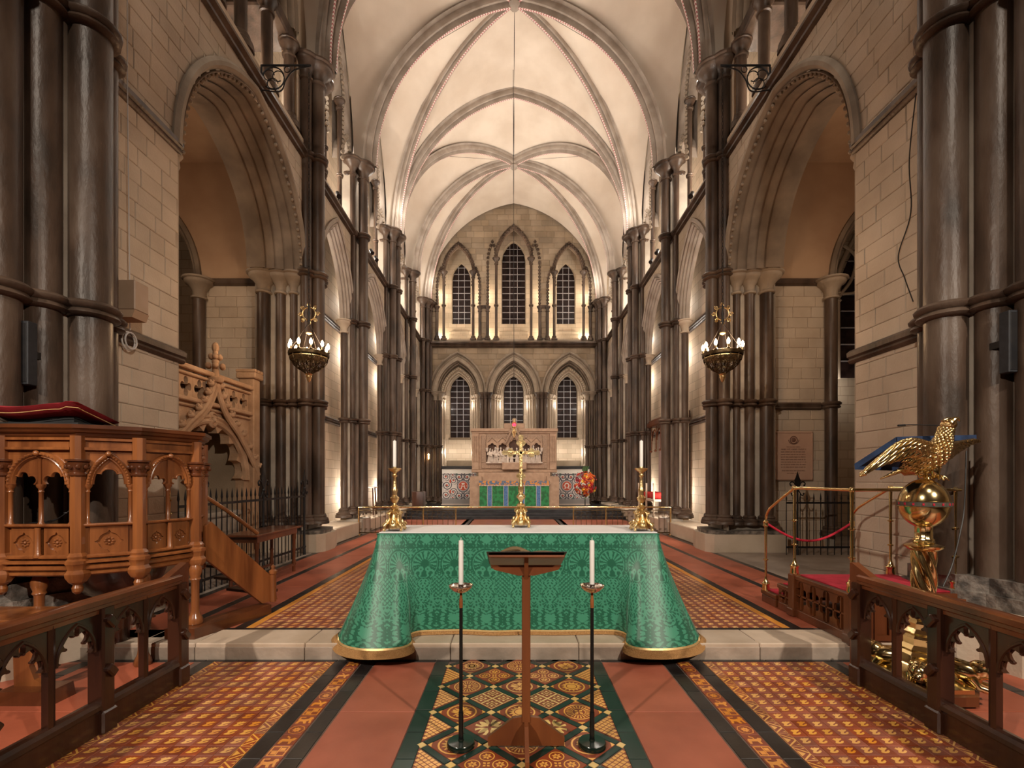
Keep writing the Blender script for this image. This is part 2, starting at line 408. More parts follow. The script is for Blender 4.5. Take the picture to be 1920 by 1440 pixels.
def thing(name, label, cat, loc=(0, 0, 0), group=None, kind=None):
    o = bpy.data.objects.new(name, None); o.empty_display_size = .1; C.objects.link(o); o.location = loc; PLOC[o.name] = Vector(loc)
    return tag(o, label, cat, group, kind)
def clone(o, loc, parent=None, rz=0, label=None):
    """copy a thing with its parts and sub-parts"""
    c = o.copy(); C.objects.link(c)
    if parent is None: c.location = loc; c.rotation_euler = (0, 0, rz); PLOC[c.name] = Vector(loc)
    else: c.parent = parent
    if label: c['label'] = label
    for ch in list(o.children): clone(ch, None, c)
    return c
def inst(me, name, parent, loc, rz=0., scale=(1, 1, 1)):
    o = bpy.data.objects.new(name, me); C.objects.link(o); o.location = loc; o.rotation_euler = (0, 0, rz); o.scale = scale
    if parent is not None: o.parent = parent; o.location = Vector(loc)-PLOC.get(parent.name, Vector((0, 0, 0)))
    return o
def arch(a, h, n=12):
    """pointed arch centred at 0 from (-a,0) over (0,h): list of (x,z,nx,nz)"""
    R = (a*a+h*h)/(2*a); c = R-a; out = []
    for i in range(n+1):
        th = math.atan2(h, c)*i/n if abs(c) > 1e-9 else PI/2*i/n
        if c < 0 and False: pass
        x = c-R*math.cos(th); z = R*math.sin(th); out.append((x, z, -math.cos(th), math.sin(th)))
    L = out[:-1]; ax = out[-1]
    # mitred apex
    nz = ax[3]; mid = (0, h, 0, 1/max(nz, .3))
    return L+[mid]+[(-x, z, -nx, nz2) for (x, z, nx, nz2) in L[::-1]]
def arch_top(a, h, x):
    R = (a*a+h*h)/(2*a); c = R-a; x = -abs(x)
    if x <= -a: return 0
    return math.sqrt(max(R*R-(x-c)**2, 0))
def foils(a, h, nf, amp, n=48, p=1.2):
    """cusped head: (x,z) points from (-a,0) over the apex to (a,0)"""
    A = arch(a, h, n//2); k = len(A)-1; out = []
    for i, (x, z, nx, nz) in enumerate(A):
        t = i/k; ins = amp*(1-abs(math.sin(nf*PI*t)))**p
        l = math.hypot(nx, nz); out.append((x-nx/l*ins, z-nz/l*ins))
    return out
def rolls(n, dr, dd, r=.03, k=5, start=(0, 0)):
    """stepped moulding profile of n orders going inward (a<0) and back (b>0)"""
    P = []; a, b = start
    for i in range(n):
        P.append((a, b))
        for j in range(k+1):
            th = PI*j/k*1.0
            P.append((a-dr*.5-math.cos(th)*-dr*.42*-1 if False else a-dr*.08-(dr*.84)*(j/k), b-math.sin(th)*r))
        a -= dr; P.append((a, b)); b += dd
    P.append((a, b)); return P
def catmull(P, n, closed=False):
    P = [Vector(p) for p in P]; k = len(P); out = []
    segs = k if closed else k-1
    for i in range(segs):
        p0 = P[(i-1) % k] if closed or i > 0 else P[0]*2-P[1]
        p1 = P[i]; p2 = P[(i+1) % k]; p3 = P[(i+2) % k] if closed or i+2 < k else P[-1]*2-P[-2]
        for j in range(n):
            t = j/n; out.append(.5*((2*p1)+(-p0+p2)*t+(2*p0-5*p1+4*p2-p3)*t*t+(-p0+3*p1-3*p2+p3)*t**3))
    if not closed: out.append(P[-1])
    return out
def scroll(c, r, turns=1.5, U=(1, 0, 0), V=(0, 0, 1), n=20, a0=0., sg=1):
    U, V, c = Vector(U), Vector(V), Vector(c)
    return [c+(U*math.cos(a0+sg*turns*2*PI*i/n)+V*math.sin(a0+sg*turns*2*PI*i/n))*(r*(1-.85*i/n)) for i in range(n+1)]
# ---- ashlar: each stone an object
_m = MB(); _c = .03
_m.V = [(-.5, 0, -.5), (.5, 0, -.5), (.5, 0, .5), (-.5, 0, .5), (-.5, -.6, -.5), (.5, -.6, -.5), (.5, -.6, .5), (-.5, -.6, .5),
        (-.5+_c, -1, -.5+_c*1.6), (.5-_c, -1, -.5+_c*1.6), (.5-_c, -1, .5-_c*1.6), (-.5+_c, -1, .5-_c*1.6)]
_m.F = [(0, 1, 5, 4), (1, 2, 6, 5), (2, 3, 7, 6), (3, 0, 4, 7), (4, 5, 9, 8), (5, 6, 10, 9), (6, 7, 11, 10), (7, 4, 8, 11), (8, 9, 10, 11)]; _m.M = [0]*9
def stone_mesh(matname):
    me = bpy.data.meshes.new('stone'); me.from_pydata(_m.V, [], _m.F); me.materials.append(MATS[matname]); me.update(); return me
SM = {}
def ashlar(parent, O, U, rz, u0, u1, z0, z1, ch, bl, clip, matname, maxn=280, d=.012, near_first=True, seed=1, gap=.005):
    """O origin of the wall plane (x,y), U unit along the wall, rz rotation so that local -y faces the room.
    clip(ua,ub,z) -> list of (ua,ub) intervals that are wall."""
    if matname not in SM: SM[matname] = stone_mesh(matname)
    r = random.Random(seed); rects = []; z = z0; row = 0
    while z < z1-.03:
        h = min(ch*r.uniform(.92, 1.1), z1-z); u = u0-(bl*.5 if row % 2 else 0)-r.uniform(0, bl*.2)
        while u < u1:
            L = bl*r.uniform(.6, 1.3); a, b = max(u, u0), min(u+L, u1); u += L
            if b-a < .06: continue
            for (p, q) in clip(a, b, z+h/2):
                if q-p > .05: rects.append((p, q, z, z+h))
        z += h; row += 1
    if near_first: rects.sort(key=lambda t: (t[0]+t[1]))
    V = []
    mb = MB()
    for i, (p, q, za, zb) in enumerate(rects):
        uc = (p+q)/2; x = O[0]+U[0]*uc; y = O[1]+U[1]*uc; zc = (za+zb)/2
        f = warp_f(y) if zc > 1.65 else 1; zw = warp((x, y, zc))[2]
        sc3 = ((q-p)-gap, d*r.uniform(.8, 1.3), (zb-za)*f-gap)
        if i < maxn: inst(SM[matname], 'stone', parent, (x, y, zw), rz, sc3)
        else:
            R = Matrix.Rotation(rz, 3, 'Z'); i0 = len(mb.V)
            for v in _m.V:
                w_ = R @ Vector((v[0]*sc3[0], v[1]*sc3[1], v[2]*sc3[2])); mb.V.append((w_.x+x, w_.y+y, w_.z+zw))
            for fc in _m.F: mb.f([i0+k for k in fc])
    if mb.F:
        o = mb.build('stones', matname, parent, fix=False); o['kind'] = 'stuff'
    return len(rects)
# ------------------------------------------------------------------ the building
def rolls(n, dr, dd, r=.03, k=5, start=(0, 0)):
    P = []; a, b = start
    for i in range(n):
        P.append((a, b))
        for j in range(1, k): P.append((a-dr*j/k, b-math.sin(PI*j/k)*r))
        a -= dr; P.append((a, b)); b += dd
    P.append((a, b)); return P
def wall_strip(mb, P, ys, lo, hi, m=0):
    e = 1e-4
    for a, b in zip(ys[:-1], ys[1:]):
        la, lb, ha, hb = lo(a+e), lo(b-e), hi(a+e), hi(b-e)
        if ha-la < .002 and hb-lb < .002: continue
        mb.quad(P(a, la), P(b, lb), P(b, hb), P(a, ha), m)
def lin(a, b, n): return [a+(b-a)*i/n for i in range(n+1)]
def openings(ops, z0):
    def lo(y):
        for (yc, a, zs, h) in ops:
            if abs(y-yc) < a: return zs+arch_top(a, h, y-yc)
        return z0
    return lo
def ring_prof(r, z, w=.062, h=.14):
    return [(r, z-h/2), (r+w*.7, z-h/2+.01), (r+w, z-h*.3), (r+w*.75, z-h*.08), (r+w*.55, z-h*.02), (r+w*1.15, z+h*.12), (r+w*1.25, z+h*.3), (r+w*.8, z+h/2), (r, z+h/2+.01)]
def cap_prof(r, z, h=.34, w=.14):
    return [(r, z-h), (r+.03, z-h+.01), (r+.035, z-h+.045), (r, z-h+.06), (r+.01, z-h*.6), (r+w*.5, z-h*.36), (r+w*.85, z-h*.28), (r+w, z-h*.2), (r+w, z-h*.12), (r+w*1.25, z-h*.08), (r+w*1.25, z), (r, z+.005)]
def base_prof(r, z, h=.26, w=.11):
    return [(r+w*1.3, z), (r+w*1.3, z+h*.25), (r+w*1.1, z+h*.32), (r+w*1.15, z+h*.45), (r+w*.7, z+h*.55), (r+w*.45, z+h*.68), (r+w*.6, z+h*.8), (r+w*.3, z+h*.95), (r, z+h)]
SH_N = 20
def pier(label, shafts, zb, zt, rings, core, cap=True, kind_name='clustered_pier'):
    """shafts (x,y,r[,z0,z1]); core: list of boxes of pale stone; rings list of z"""
    t = thing(kind_name, label, 'pier', (shafts[0][0], shafts[0][1], 0), kind='structure')
    mb = MB()
    for b in core: mb.box(*b)
    mb.build('core', 'stone_grey', t, wp=True)
    for sh in shafts:
        x, y, r = sh[:3]; z0 = sh[3] if len(sh) > 3 else zb; z1 = sh[4] if len(sh) > 4 else zt
        s_ = MB(); zz = lin(z0, z1, 6); s_.lathe([(r, z) for z in zz], (x, y, 0), SH_N); s_.build('shaft', 'marble_pale' if (y < 5 and False) else 'marble', t, smooth=True, wp=True)
        for rz in rings:
            if z0 < rz < z1:
                q = MB(); q.lathe(ring_prof(r, rz), (x, y, 0), SH_N); q.build('shaft_ring', 'marble', t, smooth=True, wp=True, angle=50)
        if cap:
            q = MB(); q.lathe(cap_prof(r, z1+.02, .42, .16), (x, y, 0), SH_N); q.build('capital', 'mould' if z1 < 7 else 'marble', t, smooth=True, wp=True, angle=50)
        if kind_name == 'crossing_pier': continue
        q = MB(); q.lathe(base_prof(r, z0-.02, .2, .07), (x, y, 0), SH_N); q.build('base', 'marble', t, smooth=True, angle=50)
    return t
PLY = {'B': 13.1, 'C': 16.55, 'D': 19.5, 'E': 22.45}
R1, R2, GZ, VZ = 3.18, 5.80, 8.20, 10.1
side = {-1: 'left', 1: 'right'}
for s in (-1, 1):
    W = side[s]; XW = 4.4*s; rzS = PI/2*(-s) if s > 0 else PI/2   # local -y faces the nave
    rzS = -PI/2 if s > 0 else PI/2
    # -y rotated by -90deg about z -> (-1,0); by +90 -> (+1,0)
    # ---------- near bay wall with the tall arch
    wl = thing('wall_'+W, 'tall pale ashlar %s wall of the near bay with a wide moulded arch' % ('north' if s < 0 else 'south'), 'wall', (XW, 5.2, 0), kind='structure')
    op = [(8.0, 1.80, R2, 2.12)]
    P = lambda y, z: (XW, y, z)
    ys = sorted(set(lin(5.0, 6.2, 3)+lin(6.2, 9.8, 28)+lin(9.8, 10.4, 2)))
    mb = MB(); wall_strip(mb, P, ys, openings(op, 0), lambda y: 8.15)
    mb.box(XW+.004*s, XW+.9*s, 6.12, 6.2, 0, R2+.2); mb.build('wall_core', 'mortar', wl, wp=True)
    def clip(a, b, z, op=op):
        yc, aa, zs, h = op[0]; aa += .03; out = []
        if z < zs: hw = aa
        else:
            hw = 0
            for k in range(60):
                x = aa*k/60
                if zs+arch_top(aa, h+.05, x) > z: hw = x
        if hw == 0: return [(a, b)]
        l, r = yc-hw-5.0, yc+hw-5.0
        if a < l: out.append((a, min(b, l)))
        if b > r: out.append((max(a, r), b))
        return out
    ashlar(wl, (XW, 5.0), (0, 1), rzS, 0.05, 5.35, .35, 8.13, .205, .36, clip, 'stone', 300, seed=3+s)
    # moulded orders of the arch
    path = [((XW, 8.0+x, R2+z), (0, nx, nz), (s, 0, 0)) for x, z, nx, nz in arch(1.80, 2.12, 22)]
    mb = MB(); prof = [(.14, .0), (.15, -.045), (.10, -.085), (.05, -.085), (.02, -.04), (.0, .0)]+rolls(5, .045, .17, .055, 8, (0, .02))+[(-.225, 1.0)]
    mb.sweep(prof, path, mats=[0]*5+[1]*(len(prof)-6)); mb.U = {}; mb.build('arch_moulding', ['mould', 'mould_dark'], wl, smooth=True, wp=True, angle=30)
    mb = MB()  # row of carved bosses in the hood
    for i in range(46):
        x, z, nx, nz = arch(1.80-.06, 2.06, 46)[i*2] if i*2 < 93 else (0, 0, 0, 0)
        mb.ball((XW-.012*s, 8.0+x, R2+z), .030, 6)
    o = mb.build('carved_bosses', 'mould', wl, wp=True, smooth=True); o['kind'] = 'stuff'
    # string courses
    def string(y0, y1, z, name, m='marble', X=XW, pr=None, parent=wl, flare=True):
        q = MB(); pr = pr or [(.08, 0), (.085, -.035), (.05, -.075), (.0, -.07), (-.02, -.04), (-.05, -.06), (-.08, -.035), (-.085, 0)]
        q.sweep(pr, [((X, y, z), (0, 0, 1), (s, 0, 0)) for y in lin(y0, y1, 6)], caps=True)
        return q.build(name, m, parent, smooth=True, wp=True, angle=45)
    string(4.9, 6.25, R1, 'string_course'); string(4.9, 6.2, R2, 'string_course')
    gp = [(.08, .02), (.09, -.08), (.06, -.12), (.03, -.10), (.02, -.15), (-.04, -.16), (-.07, -.09), (-.10, -.08), (-.12, .0)]
    string(4.9, 10.0, GZ, 'gallery_string', pr=gp)
    # small carved corbel under the string at the jamb
    q = MB(); q.lathe([(.015, -.42), (.06, -.34), (.05, -.26), (.10, -.16), (.09, -.08), (.13, -.03), (.13, 0)], (XW+.10*s, 6.2, R2-.05), 10); q.build('corbel', 'mould', wl, smooth=True, wp=True)
    # ---------- chapel behind the arch
    ch = thing('wall_'+W, 'dim chapel walls seen through the tall %s arch, tan plaster vault above pale ashlar' % ('north' if s < 0 else 'south'), 'wall', (6*s, 10.3, 0), kind='structure')
    xin, xo = 5.35, 9.6
    Q = MB(); y2 = 10.32
    PX = lambda x, z: (x*s, y2, z)
    opx = [(8.05, 1.15, R2, 1.9)]
    xs = sorted(set(lin(4.45, 6.9, 5)+lin(6.9, 9.2, 20)+lin(9.2, xo, 1)))
    wall_strip(Q, PX, xs, openings(opx, 0), lambda x: 6.25 if False else R2+.1 if False else 8.6)
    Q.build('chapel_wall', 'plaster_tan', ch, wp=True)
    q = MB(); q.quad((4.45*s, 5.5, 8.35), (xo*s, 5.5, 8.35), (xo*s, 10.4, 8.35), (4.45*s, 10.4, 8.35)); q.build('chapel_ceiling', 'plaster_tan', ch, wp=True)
    q = MB(); q.quad((xo*s, 5.5, 0), (xo*s, 13.2, 0), (xo*s, 13.2, 8.6), (xo*s, 5.5, 8.6)); q.quad((4.4*s, 5.6, 0), (xo*s, 5.6, 0), (xo*s, 5.6, 8.6), (4.4*s, 5.6, 8.6))
    q.quad((6.8*s, 12.6, 0), (xo*s, 12.6, 0), (xo*s, 12.6, 8.6), (6.8*s, 12.6, 8.6)); q.quad((6.9*s, 10.32, 8.0), (xo*s, 10.32, 8.0), (xo*s, 12.6, 8.0), (6.9*s, 12.6, 8.0))
    q.quad((5.3*s, 10.4, 0), (6.85*s, 10.4, 0), (6.85*s, 12.6, 0), (5.3*s, 12.6, 0)); q.quad((6.88*s, 10.36, 0), (6.88*s, 12.6, 0), (6.88*s, 12.6, 8), (6.88*s, 10.36, 8))
    q.build('outer_wall', 'ashlar', ch, wp=True)
    ashlar(ch, (4.95*s, y2), (s, 0), 0., .0 if s > 0 else 0, 1.95, .3, R2+.05, .215, .42, lambda a, b, z: [(a, b)], 'stone', 120, seed=9)
    pathx = [((s*(8.05+x), y2, R2+z), (s*nx, 0, nz), (0, 1, 0)) for x, z, nx, nz in arch(1.15, 1.9, 14)]
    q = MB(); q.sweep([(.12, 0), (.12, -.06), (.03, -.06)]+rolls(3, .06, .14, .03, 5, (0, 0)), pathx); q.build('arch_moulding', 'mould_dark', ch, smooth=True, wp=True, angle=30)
    for z, nm in ((R1, 'string_course'), (R2, 'string_course')):
        q = MB(); q.sweep([(.07, 0), (.075, -.04), (.04, -.08), (-.02, -.05), (-.05, -.07), (-.08, -.03), (-.08, 0)], [((x*s, y2, z), (0, 0, 1), (0, 1, 0)) for x in (5.0, 6.6)], caps=True)
        q.build(nm, 'marble', ch, smooth=True, wp=True, angle=45)
    pier('lone marble respond shaft at the far side of the %s chapel wall' % W.replace('left', 'north').replace('right', 'south'),
         [(6.78*s, 10.22, .12)], .45, R2, [R1], [(6.72*s, 6.9*s, 10.25, 10.5, .1, R2)], True, 'respond_shaft')
    # ---------- pier A (front shafts tall, arch responds lower)
    pier('near %s clustered pier of dark marble shafts carrying the first vault ribs' % ('north' if s < 0 else 'south'),
         [(4.15*s, 10.05, .125), (4.34*s, 9.9, .115), (4.27*s, 10.38, .11), (4.63*s, 9.97, .075, .7, R2), (4.90*s, 9.97, .10, .7, R2), (5.24*s, 9.93, .13, .7, R2)],
         .72, VZ, [R1, R2, GZ-.02],
         [(4.36*s, 5.1*s, 10.05, 10.75, .15, 8.2), (4.5*s, 5.45*s, 9.98, 10.3, .15, R2), (4.32*s, 4.8*s, 10.0, 10.6, 8.1, 10.4), (4.02*s, 4.5*s, 9.85, 10.6, .15, .3)])
    q = MB(); q.prism([[(4.02, 9.62), (5.5, 9.62), (5.5, 10.6), (4.6, 10.9), (4.02, 10.75), (3.9, 10.3), (3.9, 9.8)]], (0, 0, .147), (s, 0, 0), (0, 1, 0), (0, 0, .36))
    q.prism([[(4.08, 9.7), (5.5, 9.7), (5.5, 10.6), (4.6, 10.82), (4.08, 10.68), (3.97, 10.25), (3.97, 9.85)]], (0, 0, .507), (s, 0, 0), (0, 1, 0), (0, 0, .07), m=1)
    o = q.build('pier_plinth', ['stone_plain', 'rough_marble']); tag(o, 'pale stone plinth under the near %s clustered pier' % ('north' if s < 0 else 'south'), 'plinth', kind='structure')
    # ---------- piers B, C, D, E
    defs = {'B': ([(4.16, 13.1, .125), (4.38, 12.86, .075)], 'second'), 'C': ([(4.17, 16.38, .115), (4.10, 16.72, .115), (4.38, 16.2, .07)], 'third'),
            'D': ([(4.14, 19.5, .12), (4.36, 19.25, .07)], 'fourth'), 'E': ([(4.05, 22.35, .11), (4.22, 22.15, .10), (3.95, 22.62, .09), (3.72, 22.66, .09, .6, R2), (3.5, 22.68, .08, .6, R2)], 'farthest')}
    for k, (shs, wd) in defs.items():
        y0 = PLY[k]
        pier('%s %s marble clustered pier from the camera side' % (wd, 'north' if s < 0 else 'south'), [(x*s, *r) for x, *r in shs], .72 if k != 'E' else .62, VZ, [R1, R2, GZ-.02],
             [(4.36*s, 4.64*s, y0-.3, y0+.3, .15, 8.2), (4.36*s, 4.64*s, y0-.3, y0+.3, 8.2, 10.3), (4.06*s, 4.5*s, y0-.36, y0+.36, .147, .56)])
    # ---------- blind arcade bays and upper walls
    yy = [10.38, 13.1, 16.55, 19.5, 22.5]
    wb = thing('wall_'+W, '%s presbytery wall of pointed blind arches between marble piers' % ('north' if s < 0 else 'south'), 'wall', (XW, 13, 0), kind='structure')
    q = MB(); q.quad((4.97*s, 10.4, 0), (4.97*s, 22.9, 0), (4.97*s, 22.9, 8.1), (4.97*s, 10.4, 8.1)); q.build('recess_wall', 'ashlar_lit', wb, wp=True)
    for i in range(4):
        ya, yb = yy[i], yy[i+1]; yc = (ya+yb)/2; hs = (yb-ya)/2; a = hs-.20; h = 2.05
        mb = MB(); ys = sorted(set(lin(ya, yc-a, 2)+lin(yc-a, yc+a, 22)+lin(yc+a, yb, 2)))
        wall_strip(mb, P, ys, openings([(yc, a, R2, h)], .1), lambda y: 8.15); mb.build('spandrel', 'ashlar', wb, wp=True)
        path = [((XW, yc+x, R2+z), (0, nx, nz), (s, 0, 0)) for x, z, nx, nz in arch(a, h, 16)]
        mb = MB(); mb.sweep([(.10, .0), (.10, -.05), (.05, -.07), (.01, -.05), (0, 0)]+rolls(4, .055, .065, .035, 6, (0, .0)), path); mb.build('arch_moulding', 'rib', wb, smooth=True, wp=True, angle=30)
        mb = MB()
        for yj in (yc-a, yc+a):
            d = 1 if yj < yc else -1
            for kx, (ox, oy) in enumerate(((.05, .02), (.17, .11))):
                mb.box(XW+(ox-.05)*s, XW+(ox+.11)*s, yj-.22*d, yj+oy*d, .1, R2)
        mb.build('jamb', 'stone_plain', wb, wp=True)
        for yj in (yc-a, yc+a):
            d = 1 if yj < yc else -1
            q = MB(); xx = XW+.17*s; y_ = yj+.12*d
            q.lathe([(.085, .7), (.085, R2-.3)], (xx, y_, 0), 14); q.build('respond_shaft', 'marble', wb, smooth=True, wp=True)
            q = MB(); q.lathe(cap_prof(.085, R2+.02, .34, .10), (xx, y_, 0), 14); q.build('capital', 'stone_plain', wb, smooth=True, wp=True, angle=50)
            q = MB(); q.lathe(ring_prof(.085, R1), (xx, y_, 0), 14); q.build('shaft_ring', 'marble', wb, smooth=True, wp=True, angle=50)
            q = MB(); q.lathe(base_prof(.085, .6), (xx, y_, 0), 14); q.build('base', 'marble', wb, smooth=True, angle=50)
        for z in (R1, R2): string(ya, yb, z, 'string_course', X=4.97*s, parent=wb)
        string(ya, yb, GZ, 'gallery_string', pr=gp, parent=wb)
        q = MB(); q.box(4.1*s, 4.97*s, ya+.1, yb-.1, .147, .50, b=.02); q.build('bench', 'stone_plain', wb)
        # ----- clerestory: three lights per bay in front of the wall passage
        cw = thing('wall_'+W, '%s clerestory of bay %s, three dogtooth lancets with marble shafts before a lit passage' % ('north' if s < 0 else 'south', ['nearest the crossing', 'between the second and third piers', 'between the third and fourth piers', 'nearest the east wall'][i]), 'wall', (XW, yc, GZ), kind='structure')
        la, lb = .50*hs/1.35, (hs-.2)
        def lo(y, yc=yc, la=la, lb=lb):
            u = abs(y-yc)
            if u < la: return 11.2+arch_top(la, 1.3, y-yc)
            if u < lb: return 9.75+arch_top((lb-la)/2, .75, u-(la+lb)/2)
            return 8.3
        A = arch(hs-.12, 3.9, 16)
        def hi(y, yc=yc, hs=hs): return VZ+arch_top(hs-.05, 3.95, y-yc)+.1
        ys = sorted(set(lin(ya, yb, 10)+lin(yc-lb, yc-la, 8)+lin(yc-la, yc+la, 14)+lin(yc+la, yc+lb, 8)))
        mb = MB(); wall_strip(mb, lambda y, z: (XW+.06*s, y, z), ys, lo, hi); wall_strip(mb, lambda y, z: (XW+.30*s, y, z), ys, lo, hi)
        for a_, b_ in zip(ys[:-1], ys[1:]):
            l1, l2 = lo(a_+1e-4), lo(b_-1e-4); mb.quad((XW+.06*s, a_, l1), (XW+.06*s, b_, l2), (XW+.3*s, b_, l2), (XW+.3*s, a_, l1))
        mb.build('clerestory_wall', 'rib', cw, wp=True)
        dt = MB()
        for c_, a_, zs_, h_, n_ in ((0, la+.05, 11.2, 1.36, 13), (-(la+lb)/2, (lb-la)/2+.03, 9.75, .80, 6), ((la+lb)/2, (lb-la)/2+.03, 9.75, .80, 6)):
            for x, z, nx, nz in arch(a_, h_, n_): dt.lathe([(.05, -.05), (.06, 0), (.012, .06)], (XW+.03*s, yc+c_+x, zs_+z), 4)
        for u in (-la-.03, la+.03):
            for k in range(12): dt.lathe([(.04, -.05), (.055, 0), (.01, .06)], (XW+.03*s, yc+u, 9.85+k*.115), 4)
        o = dt.build('dogtooth', 'mould', cw, wp=True); o['kind'] = 'stuff'
        for u, zt in ((-lb, 9.75), (-la, 11.2), (la, 11.2), (lb, 9.75)):
            q = MB(); q.lathe(base_prof(.06, 8.28, .2, .06)+[(.06, 9.2)]+ring_prof(.06, 9.3, .03, .08)+[(.06, zt-.3)]+cap_prof(.06, zt+.02, .26, .07), (XW+.10*s, yc+u, 0), 12)
            q.build('shaft', 'marble', cw, smooth=True, wp=True, angle=50)
    # gallery passage back wall, floor and the near gallery
    g = thing('wall_'+W, 'lit back wall of the %s upper wall passage' % ('north' if s < 0 else 'south'), 'wall', (5.75*s, 12, GZ), kind='structure')
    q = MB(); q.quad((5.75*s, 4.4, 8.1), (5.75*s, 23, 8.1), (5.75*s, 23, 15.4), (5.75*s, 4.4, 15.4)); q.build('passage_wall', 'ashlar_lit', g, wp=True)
    q = MB(); q.quad((4.4*s, 4.9, 8.24), (4.4*s, 23, 8.24), (5.75*s, 23, 8.24), (5.75*s, 4.9, 8.24)); q.quad((4.4*s, 4.9, 15), (4.4*s, 23, 15), (5.75*s, 23, 15), (5.75*s, 4.9, 15)); q.build('passage_floor', 'stone_plain', g, wp=True)
    ng = thing('wall_'+W, '%s gallery over the near arch with tall marble shafts and dark lintels' % ('north' if s < 0 else 'south'), 'wall', (XW, 8, GZ), kind='structure')
    q = MB(); q.box(4.44*s, 4.8*s, 4.9, 6.6, 8.2, 12.5); q.box(4.44*s, 4.75*s, 9.68, 10.1, 8.2, 13); q.build('gallery_jamb', 'stone_plain', ng, wp=True)
    q = MB(); q.box(4.35*s, 4.8*s, 5.0, 10, 8.26, 8.48, b=.02); q.build('gallery_sill', 'stone_plain', ng, wp=True)
    for y in (7.05, 7.82, 8.66, 9.52):
        q = MB(); q.lathe(base_prof(.10, 8.48, .28, .08)+[(.10, 9.0), (.10, 9.9)]+cap_prof(.10, 10.15, .3, .08), (4.52*s, y, 0), 14); q.build('shaft', 'marble', ng, smooth=True, wp=True, angle=50)
    for a_, b_ in ((6.9, 7.9), (8.75, 9.75)):
        q = MB(); q.box(4.45*s, 5.6*s, a_, b_, 10.15, 10.42, b=.03); q.build('lintel', 'marble', ng, wp=True)
    for yc_ in (7.1, 8.7):
        q = MB(); q.sweep([(.10, -.04), (.02, -.10), (-.02, -.02)]+rolls(2, .09, .1, .05, 5), [((XW+.05*s, yc_+x, 10.4+z), (0, nx, nz), (s, 0, 0)) for x, z, nx, nz in arch(.85, 2.0, 10)]); q.build('arch_moulding', 'mould', ng, smooth=True, wp=True)
    # ---------- near pier (crossing)
    nps = [(4.13, 4.60, .17), (4.33, 4.33, .14), (4.42, 4.03, .16), (4.25, 4.93, .09), (4.7, 3.75, .15), (5.1, 3.6, .17)]
    pier('massive %s crossing pier of glossy brown marble shafts with pale strips between' % ('north' if s < 0 else 'south'),
         [(x*s, y, r) for x, y, r in nps], .74, 10.1, [R1, R2], [(4.40*s, 6.0*s, 4.3, 5.02, .1, 13), (4.60*s, 6.0*s, 3.9, 4.6, .1, 13), (4.22*s, 4.6*s, 4.42, 4.56, .1, 13), (4.36*s, 4.6*s, 4.12, 4.26, .1, 13)], kind_name='crossing_pier')
    q = MB(); pr = [(3.98, 5.1), (3.86, 4.75), (3.92, 4.42), (4.08, 4.22), (4.14, 3.92), (4.3, 3.75), (4.5, 3.5), (6, 3.3), (6, 5.2)]
    def off(P, k): cx, cy = 5.0, 4.4; return [(cx+(x-cx)*k, cy+(y-cy)*k) for x, y in P]
    q.prism([off(pr, 1.0)], (0, 0, 0), (s, 0, 0), (0, 1, 0), (0, 0, .36), m=1)
    q.prism([off(pr, .95)], (0, 0, .36), (s, 0, 0), (0, 1, 0), (0, 0, .14), m=1)
    q.prism([off(pr, .92)], (0, 0, .50), (s, 0, 0), (0, 1, 0), (0, 0, .12), m=0); q.prism([off(pr, .88)], (0, 0, .62), (s, 0, 0), (0, 1, 0), (0, 0, .14), m=0)
    o = q.build('pier_plinth', ['rough_marble', 'stone_plain']); tag(o, 'worn stepped plinth of the %s crossing pier, dark rough marble over pale stone' % ('north' if s < 0 else 'south'), 'plinth', kind='structure')
# ------------------------------------------------------------------ east wall
def PE(y): return lambda x, z: (x, y, z)
ew = thing('wall_east', 'far east wall with two tiers of lancet windows and tan ashlar gable', 'wall', (0, 22.7, 0), kind='structure')
YE = 22.7; EC = (-2.67, 0, 2.67)
lowop = [(c, 1.02, R2-.05, 1.62) for c in EC]
xs = sorted(set(sum([lin(c-1.02, c+1.02, 24) for c in EC], [])+[-4.5, 4.5]))
mb = MB(); wall_strip(mb, PE(YE), xs, openings(lowop, .3), lambda x: 8.0); mb.build('wall_core', 'mortar', ew, wp=True)
def clip_low(a, b, z):
    a, b = a-4.45, b-4.45; iv = [(a, b)]
    for c in EC:
        hw = 0
        if z < R2+.1: hw = 1.33
        else:
            for k in range(50):
                x = 1.36*k/50
                if R2-.05+arch_top(1.36, 2.0, x) > z: hw = x
        n = []
        for p, q in iv:
            if p < c-hw: n.append((p, min(q, c-hw)))
            if q > c+hw: n.append((max(p, c+hw), q))
        iv = n
    return [(p+4.45, q+4.45) for p, q in iv]
ashlar(ew, (-4.45, YE), (1, 0), 0, 0, 8.9, R2+.2, 8.0, .27, .52, clip_low, 'stone_tan', 300, d=.02, seed=21)
